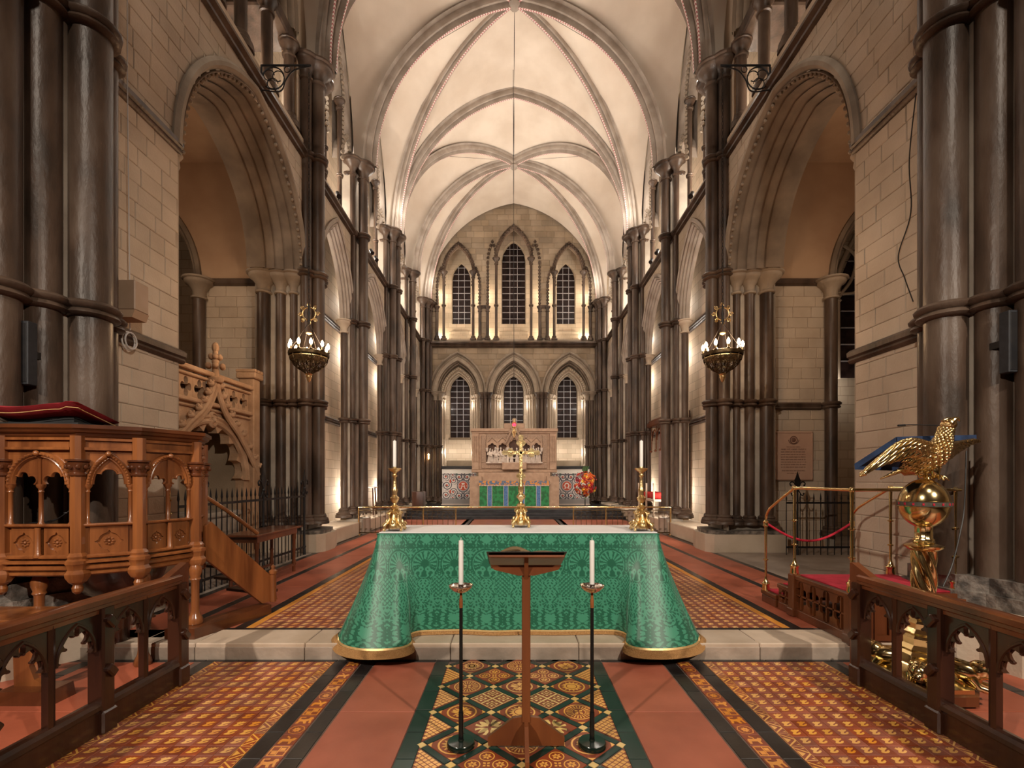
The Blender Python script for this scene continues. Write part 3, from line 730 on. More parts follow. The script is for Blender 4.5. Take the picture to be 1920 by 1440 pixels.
for c in EC:
    pth = [((c+x, YE, R2-.05+z), (nx, 0, nz), (0, 1, 0)) for x, z, nx, nz in arch(1.30, 1.95, 18)]
    mb = MB(); mb.sweep([(.06, .0), (.06, -.10), (.0, -.13), (-.03, -.06), (-.05, -.02)]+rolls(4, .085, .14, .055, 6, (-.05, -.02))+[(-.42, .6)], pth); mb.build('arch_moulding', 'mould', ew, smooth=True, wp=True, angle=30)
    dt = MB()
    for x, z, nx, nz in arch(.80, 1.32, 15): dt.lathe([(.055, -.05), (.065, 0), (.012, .06)], (c+x, YE+.30, R2-.05+z), 4)
    o = dt.build('dogtooth', 'stone_plain', ew, wp=True); o['kind'] = 'stuff'
    pth = [((c+x, YE+.40, R2-.05+z), (nx, 0, nz), (0, 1, 0)) for x, z, nx, nz in arch(.74, 1.2, 14)]
    mb = MB(); mb.sweep([(.16, 0)]+rolls(2, .07, .16, .035, 5, (0, 0)), pth); mb.build('inner_moulding', 'stone_plain', ew, smooth=True, wp=True, angle=30)
    for sg in (-1, 1):   # triple jamb shafts, pale
        for k, (dx, dy) in enumerate(((.92, .22), (.80, .34), (.68, .46))):
            q = MB(); z0 = 2.2 if k < 2 else 2.0
            q.lathe(base_prof(.05, z0, .2, .05)+[(.05, 3.1)]+ring_prof(.05, 3.55, .03, .08)+[(.05, R2-.36)]+cap_prof(.05, R2-.05, .26, .06), (c+sg*dx, YE+dy, 0), 12)
            q.build('jamb_shaft', 'stone_plain', ew, smooth=True, wp=True, angle=50)
for c in (-1.335, 1.335):     # dark marble shafts between the arches
    for dx in (-.17, .0, .17):
        q = MB(); q.lathe(base_prof(.085, .7)+[(.085, R1-.1)]+ring_prof(.085, R1)+[(.085, R2-.4)]+cap_prof(.085, R2-.02, .3, .08), (c+dx, YE-.12+abs(dx)*.3, 0), 14); q.build('shaft', 'marble', ew, smooth=True, wp=True, angle=50)
mb = MB(); mb.sweep([(.10, 0), (.11, -.22), (.04, -.26), (-.03, -.14), (-.08, -.18), (-.14, -.05), (-.14, 0)], [((x, YE, GZ-.1), (0, 0, 1), (0, 1, 0)) for x in (-4.4, 4.4)]); mb.build('string_course', 'marble', ew, smooth=True, wp=True)
mb = MB(); mb.box(-4.4, 4.4, YE-.1, YE+.1, GZ-.02, GZ+.14); mb.build('passage_sill', 'mould', ew, wp=True)
# upper tier: groups of three arches
G3 = [(-2.63, .70, .98, 11.6, 1.35, 11.0, .75), (0, .83, 1.20, 12.25, 1.55, 12.1, .95), (2.63, .70, .98, 11.6, 1.35, 11.0, .75)]
def lo_up(x):
    for (c, a, b, zs, h, zf, hf) in G3:
        u = abs(x-c)
        if u < a: return zs+arch_top(a, h, u)
        if u < b: return zf+arch_top((b-a)/2, hf, u-(a+b)/2)
    return GZ+.1
def vault_end(x): return VZ-.05+arch_top(4.15, 4.85, x) if abs(x) < 4.15 else VZ-.05
xs = sorted(set(lin(-4.4, 4.4, 40)+sum([lin(c-b, c-a, 6)+lin(c-a, c+a, 16)+lin(c+a, c+b, 6) for c, a, b, *_ in G3], [])))
mb = MB()
for yq in (YE, YE+.28): wall_strip(mb, PE(yq), xs, lo_up, lambda x: max(vault_end(x)+.4, lo_up(x)))
for a_, b_ in zip(xs[:-1], xs[1:]): mb.quad((a_, YE, lo_up(a_+1e-4)), (b_, YE, lo_up(b_-1e-4)), (b_, YE+.28, lo_up(b_-1e-4)), (a_, YE+.28, lo_up(a_+1e-4)))
for xx in sorted(sum([[c-b, c-a, c+a, c+b] for c, a, b, *_ in G3], [])):
    l1, l2 = lo_up(xx-1e-3), lo_up(xx+1e-3); mb.quad((xx, YE, min(l1, l2)), (xx, YE, max(l1, l2)), (xx, YE+.28, max(l1, l2)), (xx, YE+.28, min(l1, l2)))
mb.build('gable_core', 'mortar', ew, wp=True)
def clip_up(a, b, z):
    a, b = a-4.4, b-4.4; out = []; st = None; n = 16
    for i in range(n+1):
        x = a+(b-a)*i/n; ok = lo_up(x) < z-.10 and vault_end(x) > z-.25
        if ok and st is None: st = x
        if (not ok or i == n) and st is not None:
            out.append((st+4.4, x+4.4)); st = None
    return out
ashlar(ew, (-4.4, YE), (1, 0), 0, 0, 8.8, GZ+.15, 15.0, .27, .5, clip_up, 'stone_tan', 300, d=.022, seed=23)
dt = MB()
for (c, a, b, zs, h, zf, hf) in G3:
    for x, z, nx, nz in arch(a+.04, h+.05, 12): dt.lathe([(.07, -.07), (.09, 0), (.02, .09)], (c+x, YE-.05, zs+z), 4)
    for sg in (-1, 1):
        for x, z, nx, nz in arch((b-a)/2+.03, hf+.04, 5): dt.lathe([(.06, -.06), (.075, 0), (.02, .08)], (c+sg*(a+b)/2+x, YE-.05, zf+z), 4)
        zl = 9.95
        while zl < zf: dt.lathe([(.055, -.06), (.075, 0), (.02, .08)], (c+sg*(b+.03), YE-.05, zl), 4); zl += .16
o = dt.build('dogtooth', 'marble', ew, wp=True); o['kind'] = 'stuff'
for (c, a, b, zs, h, zf, hf) in G3:
    q = MB(); q.sweep([(.10, -.03), (.03, -.07), (-.03, -.03), (-.06, .1)], [((c+x, YE, zs+z), (nx, 0, nz), (0, 1, 0)) for x, z, nx, nz in arch(a, h, 12)]); q.build('arch_moulding', 'marble_pale', ew, smooth=True, wp=True)
    for sg in (-1, 1):
        q = MB(); zr = 10.0
        q.lathe(base_prof(.065, GZ+.1, .24, .08)+[(.065, zr-.1)]+ring_prof(.065, zr, .04, .1)+[(.065, zs-.4)]+cap_prof(.065, zs+.05, .32, .10), (c+sg*a, YE-.02, 0), 12); q.build('shaft', 'marble', ew, smooth=True, wp=True, angle=50)
        q = MB(); q.lathe(base_prof(.07, GZ+.1, .24, .06)+[(.07, 9.5)]+cap_prof(.07, 9.95, .26, .06), (c+sg*(b+.04), YE-.05, 0), 12); q.build('shaft', 'marble', ew, smooth=True, wp=True, angle=50)
for x0, x1 in ((-1.65, -1.24), (1.24, 1.65)):
    q = MB(); q.box(x0, x1, YE-.10, YE, 9.86, 10.0); q.box(x0, x1, YE-.09, YE, GZ+.1, GZ+.22); q.build('pier_cap', 'marble', ew, wp=True)
# outer wall holding the windows, pale and lit
YW = 23.6
WIN = [(c, .51, 3.71, 6.05, .78) for c in EC]+[(-2.60, .47, 9.44, 11.7, .85), (0, .61, 9.44, 12.65, 1.0), (2.60, .47, 9.44, 11.7, .85)]
def lo_w(tier):
    ws = WIN[:3] if tier == 0 else WIN[3:]
    def f(x):
        for c, a, z0, zs, h in ws:
            if abs(x-c) < a: return zs+arch_top(a, h, x-c)
        return None
    return f
for tier, (zb, zt) in enumerate(((.3, 8.05), (8.05, 15.3))):
    ws = WIN[:3] if tier == 0 else WIN[3:]
    xs = sorted(set([-5.8, 5.8]+sum([lin(c-a, c+a, 14) for c, a, *_ in ws], [])))
    f = lo_w(tier); mb = MB()
    wall_strip(mb, PE(YW), xs, lambda x: (f(x) if f(x) is not None else zb), lambda x: zt)
    wall_strip(mb, PE(YW), xs, lambda x: zb, lambda x: (ws[0][2] if f(x) is not None else zb))
    for c, a, z0, zs, h in ws:       # splayed reveal
        pts = [(-a, z0)]+[(x, zs+z) for x, z, *_ in arch(a, h, 8)]+[(a, z0)]
        for (x1, z1), (x2, z2) in zip(pts, pts[1:]+pts[:1]): mb.quad((c+x1, YW, z1), (c+x2, YW, z2), (c+x2*.93, YW+.3, z2), (c+x1*.93, YW+.3, z1))
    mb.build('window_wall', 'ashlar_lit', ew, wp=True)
for c in EC:
    q = MB(); q.box(c-.62, c+.62, YW-.12, YW, 2.25, 2.55, b=.02); q.box(c-.66, c+.66, YW-.2, YW+.01, 1.92, 2.06, b=.02, m=1); q.box(c-.55, c+.55, YW-.06, YW+.1, 3.60, 3.70, b=.015); q.build('window_sill', ['stone_tan', 'marble'], ew, wp=True)
for (c, a, *_ ) in WIN[3:]:
    for k in range(3):
        q = MB(); q.box(c-a-.12, c+a+.12, YW-.42+k*.12, YW+.02, GZ+.12+k*.2, GZ+.32+k*.2+.1, b=.02); q.build('sill_step', 'ashlar_lit', ew, wp=True)
q = MB(); q.quad((-5.8, YE, 15), (5.8, YE, 15), (5.8, YW, 15), (-5.8, YW, 15)); q.quad((-4.5, YE+.1, 8.02), (4.5, YE+.1, 8.02), (4.5, YW, 8.02), (-4.5, YW, 8.02)); q.build('passage_slab', 'stone_plain', ew, wp=True)
wn = ['lower left', 'lower middle', 'lower right', 'upper left', 'tall upper middle', 'upper right']
def make_window(i, c, a, z0, zs, h, Y, nx, label, ny):
    t = thing('window_%d' % i, label, 'window', (c, Y, z0), kind='structure')
    W2 = a*.93; k = (zs-z0)/ny; 
    top = lambda x: zs+arch_top(W2, h, x) if abs(x) < W2 else zs
    z = z0; row = 0
    while z < zs+h-.05:
        zn = z+k
        for j in range(nx):
            x0 = -W2+2*W2*j/nx; x1 = x0+2*W2/nx
            if z >= zs and max(top(x0), top(x1), top((x0+x1)/2)) <= z+.02: continue
            xs_ = lin(x0, x1, 4) if zn > zs else [x0, x1]
            poly = [(x0, z), (x1, z)]+[(x, max(min(zn, top(x)), z)) for x in xs_[::-1]]
            m = MB(); dy = rnd.uniform(-.004, .004); m.prism([poly], (c, Y+.02+dy, 0), (1, 0, 0), (0, 0, 1), (0, .012, 0)); m.build('pane', 'glass_night', t, wp=True)
        z = zn; row += 1
    for j in range(1, nx):
        x = -W2+2*W2*j/nx; m = MB(); m.box(c+x-.012, c+x+.012, Y-.015, Y+.015, z0, top(x)); m.build('glazing_bar', 'lead', t, wp=True)
    z = z0+k
    while z < zs+h-.12:
        hw = W2
        if z > zs:
            hw = 0
            for q_ in range(40):
                if top(W2*q_/40) > z: hw = W2*q_/40
        m = MB(); m.box(c-hw, c+hw, Y-.018, Y+.012, z-.012, z+.012); m.build('glazing_bar', 'lead', t, wp=True); z += k
    return t
for i, (c, a, z0, zs, h) in enumerate(WIN):
    make_window(i+1, c, a, z0, zs, h, YW+.18, 3, '%s lancet window of the east wall, dark panes with pale glazing bars' % wn[i], 8 if i < 3 else (7 if i != 4 else 10))
q = MB(); q.box(-6, 6, YW+.45, YW+.6, 0, 16); o = q.build('night_outside', 'iron'); tag(o, 'black night behind the east windows', 'backdrop', kind='structure')
# chapel windows behind the side arches (dark, traceried)
for s in (1,):
    t = make_window(7, 8.95*s, .42, 4.25, 6.4, 1.2, 12.5, 2, 'dark leaded window at the back of the south chapel, lit stone jamb', 5)
    q = MB(); pts = [(8.42*s, 12.4, 4.2), (8.42*s, 12.4, 6.5), (8.5*s, 12.4, 7.1), (8.95*s, 12.4, 8.0)]; q.tube(catmull(pts, 8), .055, 10)
    pts = [(8.42*s, 12.36, 6.3), (8.75*s, 12.36, 6.75), (8.85*s, 12.36, 7.3), (8.55*s, 12.36, 7.6)]; q.tube(catmull(pts, 8), .04, 8)
    pts = [(8.5*s, 12.36, 6.35), (8.9*s, 12.36, 6.45), (9.0*s, 12.36, 6.9)]; q.tube(catmull(pts, 8), .035, 8)
    for z in (6.2, 6.3, 6.4): q.lathe([(.06, z-.03), (.085, z), (.06, z+.03)], (8.42*s, 12.4, 0), 12)
    q.build('tracery', 'stone_plain', t, smooth=True, wp=True)
    point((8.3*s, 12.1, 4.0), 7, NEUT, .05)
# ------------------------------------------------------------------ vault
RIBP = [(.02, .18), (-.02, .12), (-.10, .125), (-.15, .10), (-.16, .07), (-.12, .05), (-.15, .035), (-.235, .03), (-.25, .018), (-.25, -.018), (-.235, -.03), (-.15, -.035), (-.12, -.05), (-.16, -.07), (-.15, -.10), (-.10, -.125), (-.02, -.12), (.02, -.18)]
RM = [0]*8+[1]+[0]*8
RIBP = [(a*1.0, b*1.15) for a, b in RIBP]
RIBP[8] = (-.255, .024); RIBP[9] = (-.255, -.024)
def rib_curve(kind, p0, p1, n=22):
    """curve from the springing p0 up to p1, in the vertical plane through both. pointed arc centred on the springing line"""
    p0, p1 = Vector(p0), Vector(p1); d = Vector((p1.x-p0.x, p1.y-p0.y, 0)); Lh = d.length; d /= Lh; h = p1.z-p0.z
    R = (Lh*Lh+h*h)/(2*Lh); th1 = math.atan2(h, R-Lh) if R > Lh else PI-math.atan2(h, Lh-R)
    out = []
    for i in range(n+1):
        th = th1*i/n; x = R-R*math.cos(th); z = R*math.sin(th)
        out.append((p0+d*x+Vector((0, 0, z)), (-d*math.cos(th)+Vector((0, 0, math.sin(th)))), Vector((-d.y, d.x, 0))))
    return out
ceil = thing('ceiling', 'cream plaster ribbed vault with moulded stone ribs edged in red chevrons', 'ceiling', (0, 13, 10), kind='structure')
def rib(cur, name='rib', sc=1.0, parent=ceil):
    m = MB(); m.sweep([(a*sc, b*sc) for a, b in RIBP], [(c, A, B) for c, A, B in cur], mats=RM)
    return m.build(name, ['rib', 'rib_paint'], parent, smooth=True, wp=True, angle=40)
def web(ca, cb, bulge=.12, ns=8, name='vault_web'):
    n = len(ca)-1; m = MB()
    def f(u, v):
        i = min(int(u*n), n-1); t = u*n-i
        a = ca[i][0].lerp(ca[i+1][0], t); b = cb[i][0].lerp(cb[i+1][0], t)
        p = a.lerp(b, v); w_ = (b-a).length
        nrm = (ca[i][1]+cb[i][1]); nrm = nrm.normalized() if nrm.length > 1e-6 else Vector((0, 0, 1))
        return p+nrm*(bulge*4*v*(1-v)*min(w_/3, 1))
    m.grid(n*2, ns, f); return m.build(name, 'plaster', ceil, smooth=True, wp=True, angle=60)
SX = 4.08
yA, yB, yC, yD, yE_ = 10.15, 13.1, 16.55, 19.5, 22.6
boss = {'0': (0, 7.3, 15.3), '1': (0, yB, 14.72), '2': (0, yD, 14.72)}
zT = {'A': 15.0, 'C': 15.08, 'E': 14.9, 'N': 15.2}
for s in (-1, 1):
    def sp(y, x=SX): return (x*s, y, VZ)
    trC = rib_curve('t', sp(yC), (0, yC, zT['C'])); trA = rib_curve('t', sp(yA), (0, yA, zT['A'])); trE = rib_curve('t', sp(yE_), (0, yE_, zT['E'])); trN = rib_curve('t', sp(4.4, 4.3), (0, 4.4, zT['N']))
    dA1 = rib_curve('d', sp(yA), boss['1']); dC1 = rib_curve('d', sp(yC), boss['1']); mB = rib_curve('m', sp(yB), boss['1'])
    dC2 = rib_curve('d', sp(yC), boss['2']); dE2 = rib_curve('d', sp(yE_), boss['2']); mD = rib_curve('m', sp(yD), boss['2'])
    dA0 = rib_curve('d', sp(yA), boss['0']); dN0 = rib_curve('d', sp(4.4, 4.3), boss['0'])
    for c, k in ((trC, 1.0), (trA, 1.1), (mB, 1.15), (mD, 1.0), (dA1, .95), (dC1, .95), (dC2, .95), (dE2, .95), (dA0, .95), (dN0, .95), (trN, 1.2)): rib(c, sc=k)
    # wall ribs: half curves from each pier up to the apex over the clerestory
    def form(y0, y1, x=4.42, h=3.85): return rib_curve('f', (x*s, y0, VZ), (x*s, (y0+y1)/2, VZ+h))
    for (y0, c0, y1, c1) in ((yA, dA1, yB, mB), (yB, mB, yC, dC1), (yC, dC2, yD, mD), (yD, mD, yE_, dE2)):
        f0 = form(y0, y1); f1 = form(y1, y0)
        web(c0, f0, .02); web(c1, f1, .02)
    f0 = form(yA, 4.6, 4.5, 4.4); f1 = form(4.4, yA, 4.5, 4.4)
    web(dA0, f0, .05); web(dN0, f1, .05)
    for c0, c1 in ((trA, dA1), (trC, dC1), (trC, dC2), (trE, dE2), (trA, dA0), (trN, dN0)): web(c0, c1, .10)
    # closing lunette over the near gallery
    q = MB(); ys = lin(4.4, 10.1, 24); wall_strip(q, lambda y, z: (4.5*s, y, z), ys, lambda y: 12.7, lambda y: max(VZ+arch_top(2.85, 4.45, y-7.25), 12.7)); q.build('lunette', 'plaster', ceil, wp=True)
for k in ('1', '2', '0'):
    m = MB(); m.lathe([(.02, -.34), (.12, -.31), (.17, -.24), (.14, -.18), (.2, -.12), (.18, 0)], boss[k], 12); m.build('boss', 'rib', ceil, smooth=True, wp=True)
# west end of the crossing and nave shell behind the camera
nv = thing('wall_west', 'plain nave walls behind the photographer', 'wall', (0, -14, 0), kind='structure')
q = MB(); q.quad((-7, -14, 0), (7, -14, 0), (7, -14, 15), (-7, -14, 15))
for s in (-1, 1):
    q.quad((7*s, -14, 0), (7*s, 3.4, 0), (7*s, 3.4, 15), (7*s, -14, 15)); q.quad((5.8*s, 3.4, 0), (7*s, 3.4, 0), (7*s, 3.4, 15), (5.8*s, 3.4, 15)); q.quad((4.5*s, 3.9, 8.3), (6.2*s, 3.9, 8.3), (6.2*s, 3.9, 15.6), (4.5*s, 3.9, 15.6))
q.build('nave_wall', 'ashlar', nv)
q = MB(); q.quad((-7.2, -14, 15.4), (7.2, -14, 15.4), (7.2, 4.6, 15.4), (-7.2, 4.6, 15.4)); o = q.build('ceiling', 'plaster'); tag(o, 'plain nave ceiling behind the photographer', 'ceiling', kind='structure')
# ------------------------------------------------------------------ floors and steps
fl = thing('floor', 'patterned floor of encaustic tiles in lanes of red, black and ochre', 'floor', (0, 2, 0), kind='structure')
YS = 4.34; UP = .147
q = MB(); q.box(-7.2, 7.2, -14, YS+.02, -.12, -.005); q.build('floor_bed', 'grout', fl)
q = MB(); q.box(-9.6, 9.6, YS+.1, 18.2, -.1, UP-.006); q.build('floor_bed', 'grout', fl)
def tile_mesh(wx, wy, base, inl=None, polys=(), m2=None, polys2=(), th=.012, ch=.0015):
    """tile with its top face at z=0, centre origin; polys = list of outlines (unit square -0.5..0.5) laid in as a second clay"""
    m = MB(); m.box(-wx/2, wx/2, -wy/2, wy/2, -th, 0, b=ch)
    def lay(P, k, z):
        for L in P:
            i0 = len(m.V); Ls = L if isinstance(L[0][0], (list, tuple)) else [L]
            loops = [[Vector((x*wx, y*wy, 0)) for x, y in l] for l in Ls]
            for l in loops:
                for p in l: m.V.append((p.x, p.y, z))
            for t in geometry.tessellate_polygon(loops):
                a, b, c = [m.V[i0+k_] for k_ in t]
                if (b[0]-a[0])*(c[1]-a[1])-(b[1]-a[1])*(c[0]-a[0]) < 0: t = t[::-1]
                m.f([i0+k_ for k_ in t], k)
    lay(polys, 1, .0004); lay(polys2, 2, .0007)
    me = bpy.data.meshes.new('tile'); me.from_pydata(m.V, [], m.F)
    for mm in [base]+([inl] if inl else [])+([m2] if m2 else []): me.materials.append(MATS[mm])
    me.polygons.foreach_set('material_index', m.M); me.update(); return me, m
def circ(r, n=18, cx=0, cy=0, a0=0): return [(cx+r*math.cos(a0+2*PI*i/n), cy+r*math.sin(a0+2*PI*i/n)) for i in range(n)]
def annul(r1, r0, n=20, cx=0, cy=0): return [circ(r1, n, cx, cy), circ(r0, n, cx, cy)[::-1]]
def star(r1, r0, n, a0=0): return [((r1 if i % 2 == 0 else r0)*math.cos(a0+PI*i/n), (r1 if i % 2 == 0 else r0)*math.sin(a0+PI*i/n)) for i in range(2*n)]
def rot(P, a): return [(x*math.cos(a)-y*math.sin(a), x*math.sin(a)+y*math.cos(a)) for x, y in P]
def mv(P, dx, dy, k=1): return [(x*k+dx, y*k+dy) for x, y in P]
BIRD = [(-.38, -.30), (-.16, -.38), (.08, -.34), (.30, -.18), (.36, .02), (.20, -.02), (.06, -.16), (-.06, -.14), (.10, .04), (.34, .20), (.42, .38), (.22, .34), (.12, .42), (-.02, .30), (-.10, .40), (-.22, .26), (-.34, .22), (-.24, .12), (-.20, -.04), (-.30, -.14)]
BIRD = [(x*.86, y*.80) for x, y in BIRD]
LION = [(-.42, -.36), (-.28, -.36), (-.22, -.12), (-.04, -.14), (.04, -.36), (.18, -.36), (.14, -.10), (.26, -.02), (.32, -.30), (.44, -.30), (.38, .06), (.44, .22), (.36, .38), (.20, .36), (.16, .18), (-.10, .10), (-.28, .14), (-.30, .30), (-.06, .30), (-.04, .40), (-.40, .38), (-.40, .10), (-.36, -.04)]
LAMB = [(-.40, -.36), (-.28, -.36), (-.22, -.14), (.10, -.14), (.14, -.36), (.26, -.36), (.26, -.10), (.36, -.02), (.42, .18), (.26, .22), (.14, .10), (.04, .12), (.04, .24), (-.16, .44), (-.18, .28), (-.02, .20), (-.04, .10), (-.32, .12), (-.40, -.02)]
def petal(a, r0, r1, w_): return rot([(r0, 0), ((r0+r1)/2, w_), (r1, 0), ((r0+r1)/2, -w_)], a)
FLOWER = [petal(PI/4*i, .02, .26, .07) for i in range(8)]+[annul(.45, .40, 8, 0, 0)]
# lanes on both sides. half widths from the centre line
Wc, W1, W2_, W3, W4, W5, W6, W7, W8, W9 = .627, .745, 1.28, 1.41, 1.534, 1.655, 1.735, 2.662, 2.742, 2.85
ZT = 0.0
blk, _ = tile_mesh(.108, .29, 'tile_black'); grn, _ = tile_mesh(.112, .29, 'tile_green')
bird = [tile_mesh(.1005, .1005, 'tile_red_dark' if k != 1 else 'tile_brown', ('tile_yellow', 'tile_gold', 'tile_yellow')[k], [BIRD])[0] for k in range(3)]
zig, _ = tile_mesh(.076, .148, 'tile_red_dark', 'tile_yellow', [[(-.5, -.47), (-.5, -.5), (.5, -.5), (.5, -.47)], [(-.46, -.5), (-.5, -.5), (-.5, .5), (-.46, .5)], [(.46, -.5), (.5, -.5), (.5, .5), (.46, .5)], [(-.5, -.42), (-.5, -.5), (.5, -.06), (.5, .04)], [(-.5, .5), (-.5, .42), (.5, -.04), (.5, .06)], [(-.38, -.20), (-.38, .20), (.1, .0)], [(.38, .32), (.38, .42), (.1, .36)], [(.38, -.32), (.38, -.42), (.1, -.36)]])
lane = [tile_mesh(.118, .118, 'tile_brown', 'tile_gold', P)[0] for P in ([LION], FLOWER, [LAMB], [[(-.44, -.44), (.44, -.44), (.44, -.36), (-.44, -.36)], [(-.44, .36), (.44, .36), (.44, .44), (-.44, .44)], [(-.44, -.36), (-.38, -.36), (-.38, .36), (-.44, .36)], [(.38, -.36), (.44, -.36), (.44, .36), (.38, .36)], [(-.3, -.3), (-.05, -.3), (-.05, -.05), (-.3, -.05)], [(.05, .05), (.3, .05), (.3, .3), (.05, .3)], [(-.03, -.36), (.03, -.36), (.03, .36), (-.03, .36)], [(-.38, -.03), (.38, -.03), (.38, .03), (-.38, .03)]])]
red = tile_mesh(.528, .9, 'tile_red')[0]; redq = tile_mesh(.9, .9, 'tile_red')[0]
y_end = YS-.03
def strip(me, x, y0, y1, pitch, name, zt=0, jit=0):
    y = y1-pitch/2; k = 0
    while y > y0:
        m = me[k % len(me)] if isinstance(me, list) else me
        inst(m, name, fl, (x, y, zt+rnd.uniform(-.0006, .0006))); y -= pitch; k += 1
edge = tile_mesh(.29, .045, 'tile_black')[0]
for i in range(-12, 13): inst(edge, 'black_tile', fl, (i*.298, YS-.022, 0))
YF = 2.2
for s in (-1, 1):
    strip(grn, s*(Wc+W1)/2, YF, y_end-.02, .298, 'green_tile')
    for y in (3.82, 2.912, 2.004, 1.096): inst(red, 'red_slab', fl, (s*(W1+W2_)/2, y, 0))
    strip(blk, s*(W2_+W3)/2, YF, y_end-.02, .298, 'black_tile'); strip(blk, s*(W4+W5)/2, YF, y_end-.02, .298, 'black_tile')
    strip(lane, s*(W3+W4)/2, YF, y_end-.02, .1225, 'picture_tile')
    strip(zig, s*(W5+W6)/2, YF, y_end-.02, .151, 'zigzag_tile'); strip(zig, s*(W7+W8)/2, YF, y_end-.02, .151, 'zigzag_tile')
    strip(blk, s*(W8+W9)/2, YF, y_end-.02, .298, 'black_tile')
    y = y_end-.075
    ng = 0
    while y > 2.62:
        for j in range(9):
            inst(bird[0 if rnd.random() < .72 else 1+(rnd.random() < .5)], 'bird_tile', fl, (s*(W6+.0517+j*.103), y, rnd.uniform(-.0008, .0008)), 0 if s < 0 else 0); ng += 1
        y -= .1035
    # the lane beyond the screens
    for yy_ in (3.82, 2.912, 2.004):
        inst(redq, 'red_slab', fl, (s*3.36, yy_, 0)); inst(redq, 'red_slab', fl, (s*4.37, yy_, 0))
    strip(blk, s*3.865, 1.6, y_end-.02, .298, 'black_tile')
# far side of each bird panel (in front of the frame edge) joined
def merge_tiles(lst, name, mats, mesh_src):
    """lst of (kind index, x, y, z); joins copies of mesh_src into one mesh"""
    V = []; F = []; M = []
    for (k, x, y, z) in lst:
        src = mesh_src[k]; n = len(V)
        V += [(v.co.x+x, v.co.y+y, v.co.z+z) for v in src.vertices]
        for p in src.polygons: F.append([n+i for i in p.vertices]); M.append(mats.index(src.materials[p.material_index].name))
    me = bpy.data.meshes.new(name); me.from_pydata(V, [], F)
    for mm in mats: me.materials.append(MATS[mm])
    me.polygons.foreach_set('material_index', M); me.update(); o = bpy.data.objects.new(name, me); C.objects.link(o); o.parent = fl; o.location = -PLOC[fl.name]; o['kind'] = 'stuff'
def slim(polys, base, inl):
    m = MB(); m.quad((-.0505, -.0507, 0), (.0505, -.0507, 0), (.0505, .0507, 0), (-.0505, .0507, 0)); i0 = 4
    P = [Vector((x*.1, y*.1, 0)) for x, y in BIRD]; m.V += [(p.x, p.y, .0006) for p in P]
    for t in geometry.tessellate_polygon([P]):
        a, b, c = P[t[0]], P[t[1]], P[t[2]]
        if (b.x-a.x)*(c.y-a.y)-(b.y-a.y)*(c.x-a.x) < 0: t = t[::-1]
        m.f([i0+k for k in t], 1)
    me = bpy.data.meshes.new('tile'); me.from_pydata(m.V, [], m.F)
    for mm in (base, inl): me.materials.append(MATS[mm])
    me.polygons.foreach_set('material_index', m.M); me.update(); return me
smb = [slim(BIRD, 'tile_red_dark', 'tile_yellow'), slim(BIRD, 'tile_brown', 'tile_gold')]
lst = []
for s in (-1, 1):
    y = 4.82
    while y < 12.4:
        for j in range(9): lst.append((0 if rnd.random() < .75 else 1, s*(W6+.0517+j*.103), y, UP-.002))
        y += .1035
    y = 2.62
    while y > 1.2:
        y -= .1035
        for j in range(9): lst.append((0, s*(W6+.0517+j*.103), y, -.001))
merge_tiles(lst, 'bird_tiles', ['tile_red_dark', 'tile_yellow', 'tile_brown', 'tile_gold'], smb)
# centre panel: diagonal lattice
D = .4125; hw = Wc; tl = .2917-.055; bw = .046
def ring_sun(): return [annul(.44, .40), annul(.17, .12), star(.34, .22, 14)], [circ(.20, 14)]
T = []
corner = [mv(rot([(0, 0), (.16, 0), (.07, .07), (0, .16)], PI/2*i), *rot([(-.5, -.5)], PI/2*i)[0]) for i in range(4)]
T.append(('tile_brown', 'tile_yellow', [annul(.45, .40), star(.36, .24, 14), annul(.13, .08)]+corner, 'tile_brown', [annul(.19, .16)]))
T.append(('tile_brown', 'tile_yellow', [annul(.45, .41)]+[rot([(.22, -.012), (.37, -.022), (.37, .022), (.22, .012)], 2*PI*i/22) for i in range(22)]+[petal(PI/2*i, .02, .17, .05) for i in range(4)]+[annul(.21, .19)]+corner, None, []))
T.append(('tile_brown', 'tile_yellow', [annul(.45, .40)]+[petal(PI/2*i+PI/4, .03, .33, .09) for i in range(4)]+[petal(PI/2*i, .03, .36, .04) for i in range(4)]+[mv(circ(.05, 8), *rot([(.26, .0)], PI/2*i+.4)[0]) for i in range(4)]+corner, None, []))
FLEUR = [[(0, .03), (.06, .14), (.03, .22), (0, .26), (-.03, .22), (-.06, .14)], [(.02, .06), (.10, .10), (.16, .20), (.10, .24), (.08, .17), (.04, .12)], [(-.02, .06), (-.10, .10), (-.16, .20), (-.10, .24), (-.08, .17), (-.04, .12)]]
def quad4(polys, k=1): return [rot(mv(P, 0, 0, k), PI/2*i) for i in range(4) for P in polys]
FL4 = quad4([[(x*1.5, y*1.7) for x, y in P] for P in FLEUR])
GRID4 = []
for i in range(4):
    cx, cy = rot([(.25, .25)], PI/2*i)[0]
    for (dx, dy) in ((-.1, -.1), (.1, -.1), (-.1, .1), (.1, .1)): GRID4.append(mv(rot(circ(.055, 4), PI/4), cx+dx, cy+dy))
    GRID4 += [mv([(-.2, -.012), (.2, -.012), (.2, .012), (-.2, .012)], cx, cy), mv([(-.012, -.2), (.012, -.2), (.012, .2), (-.012, .2)], cx, cy)]
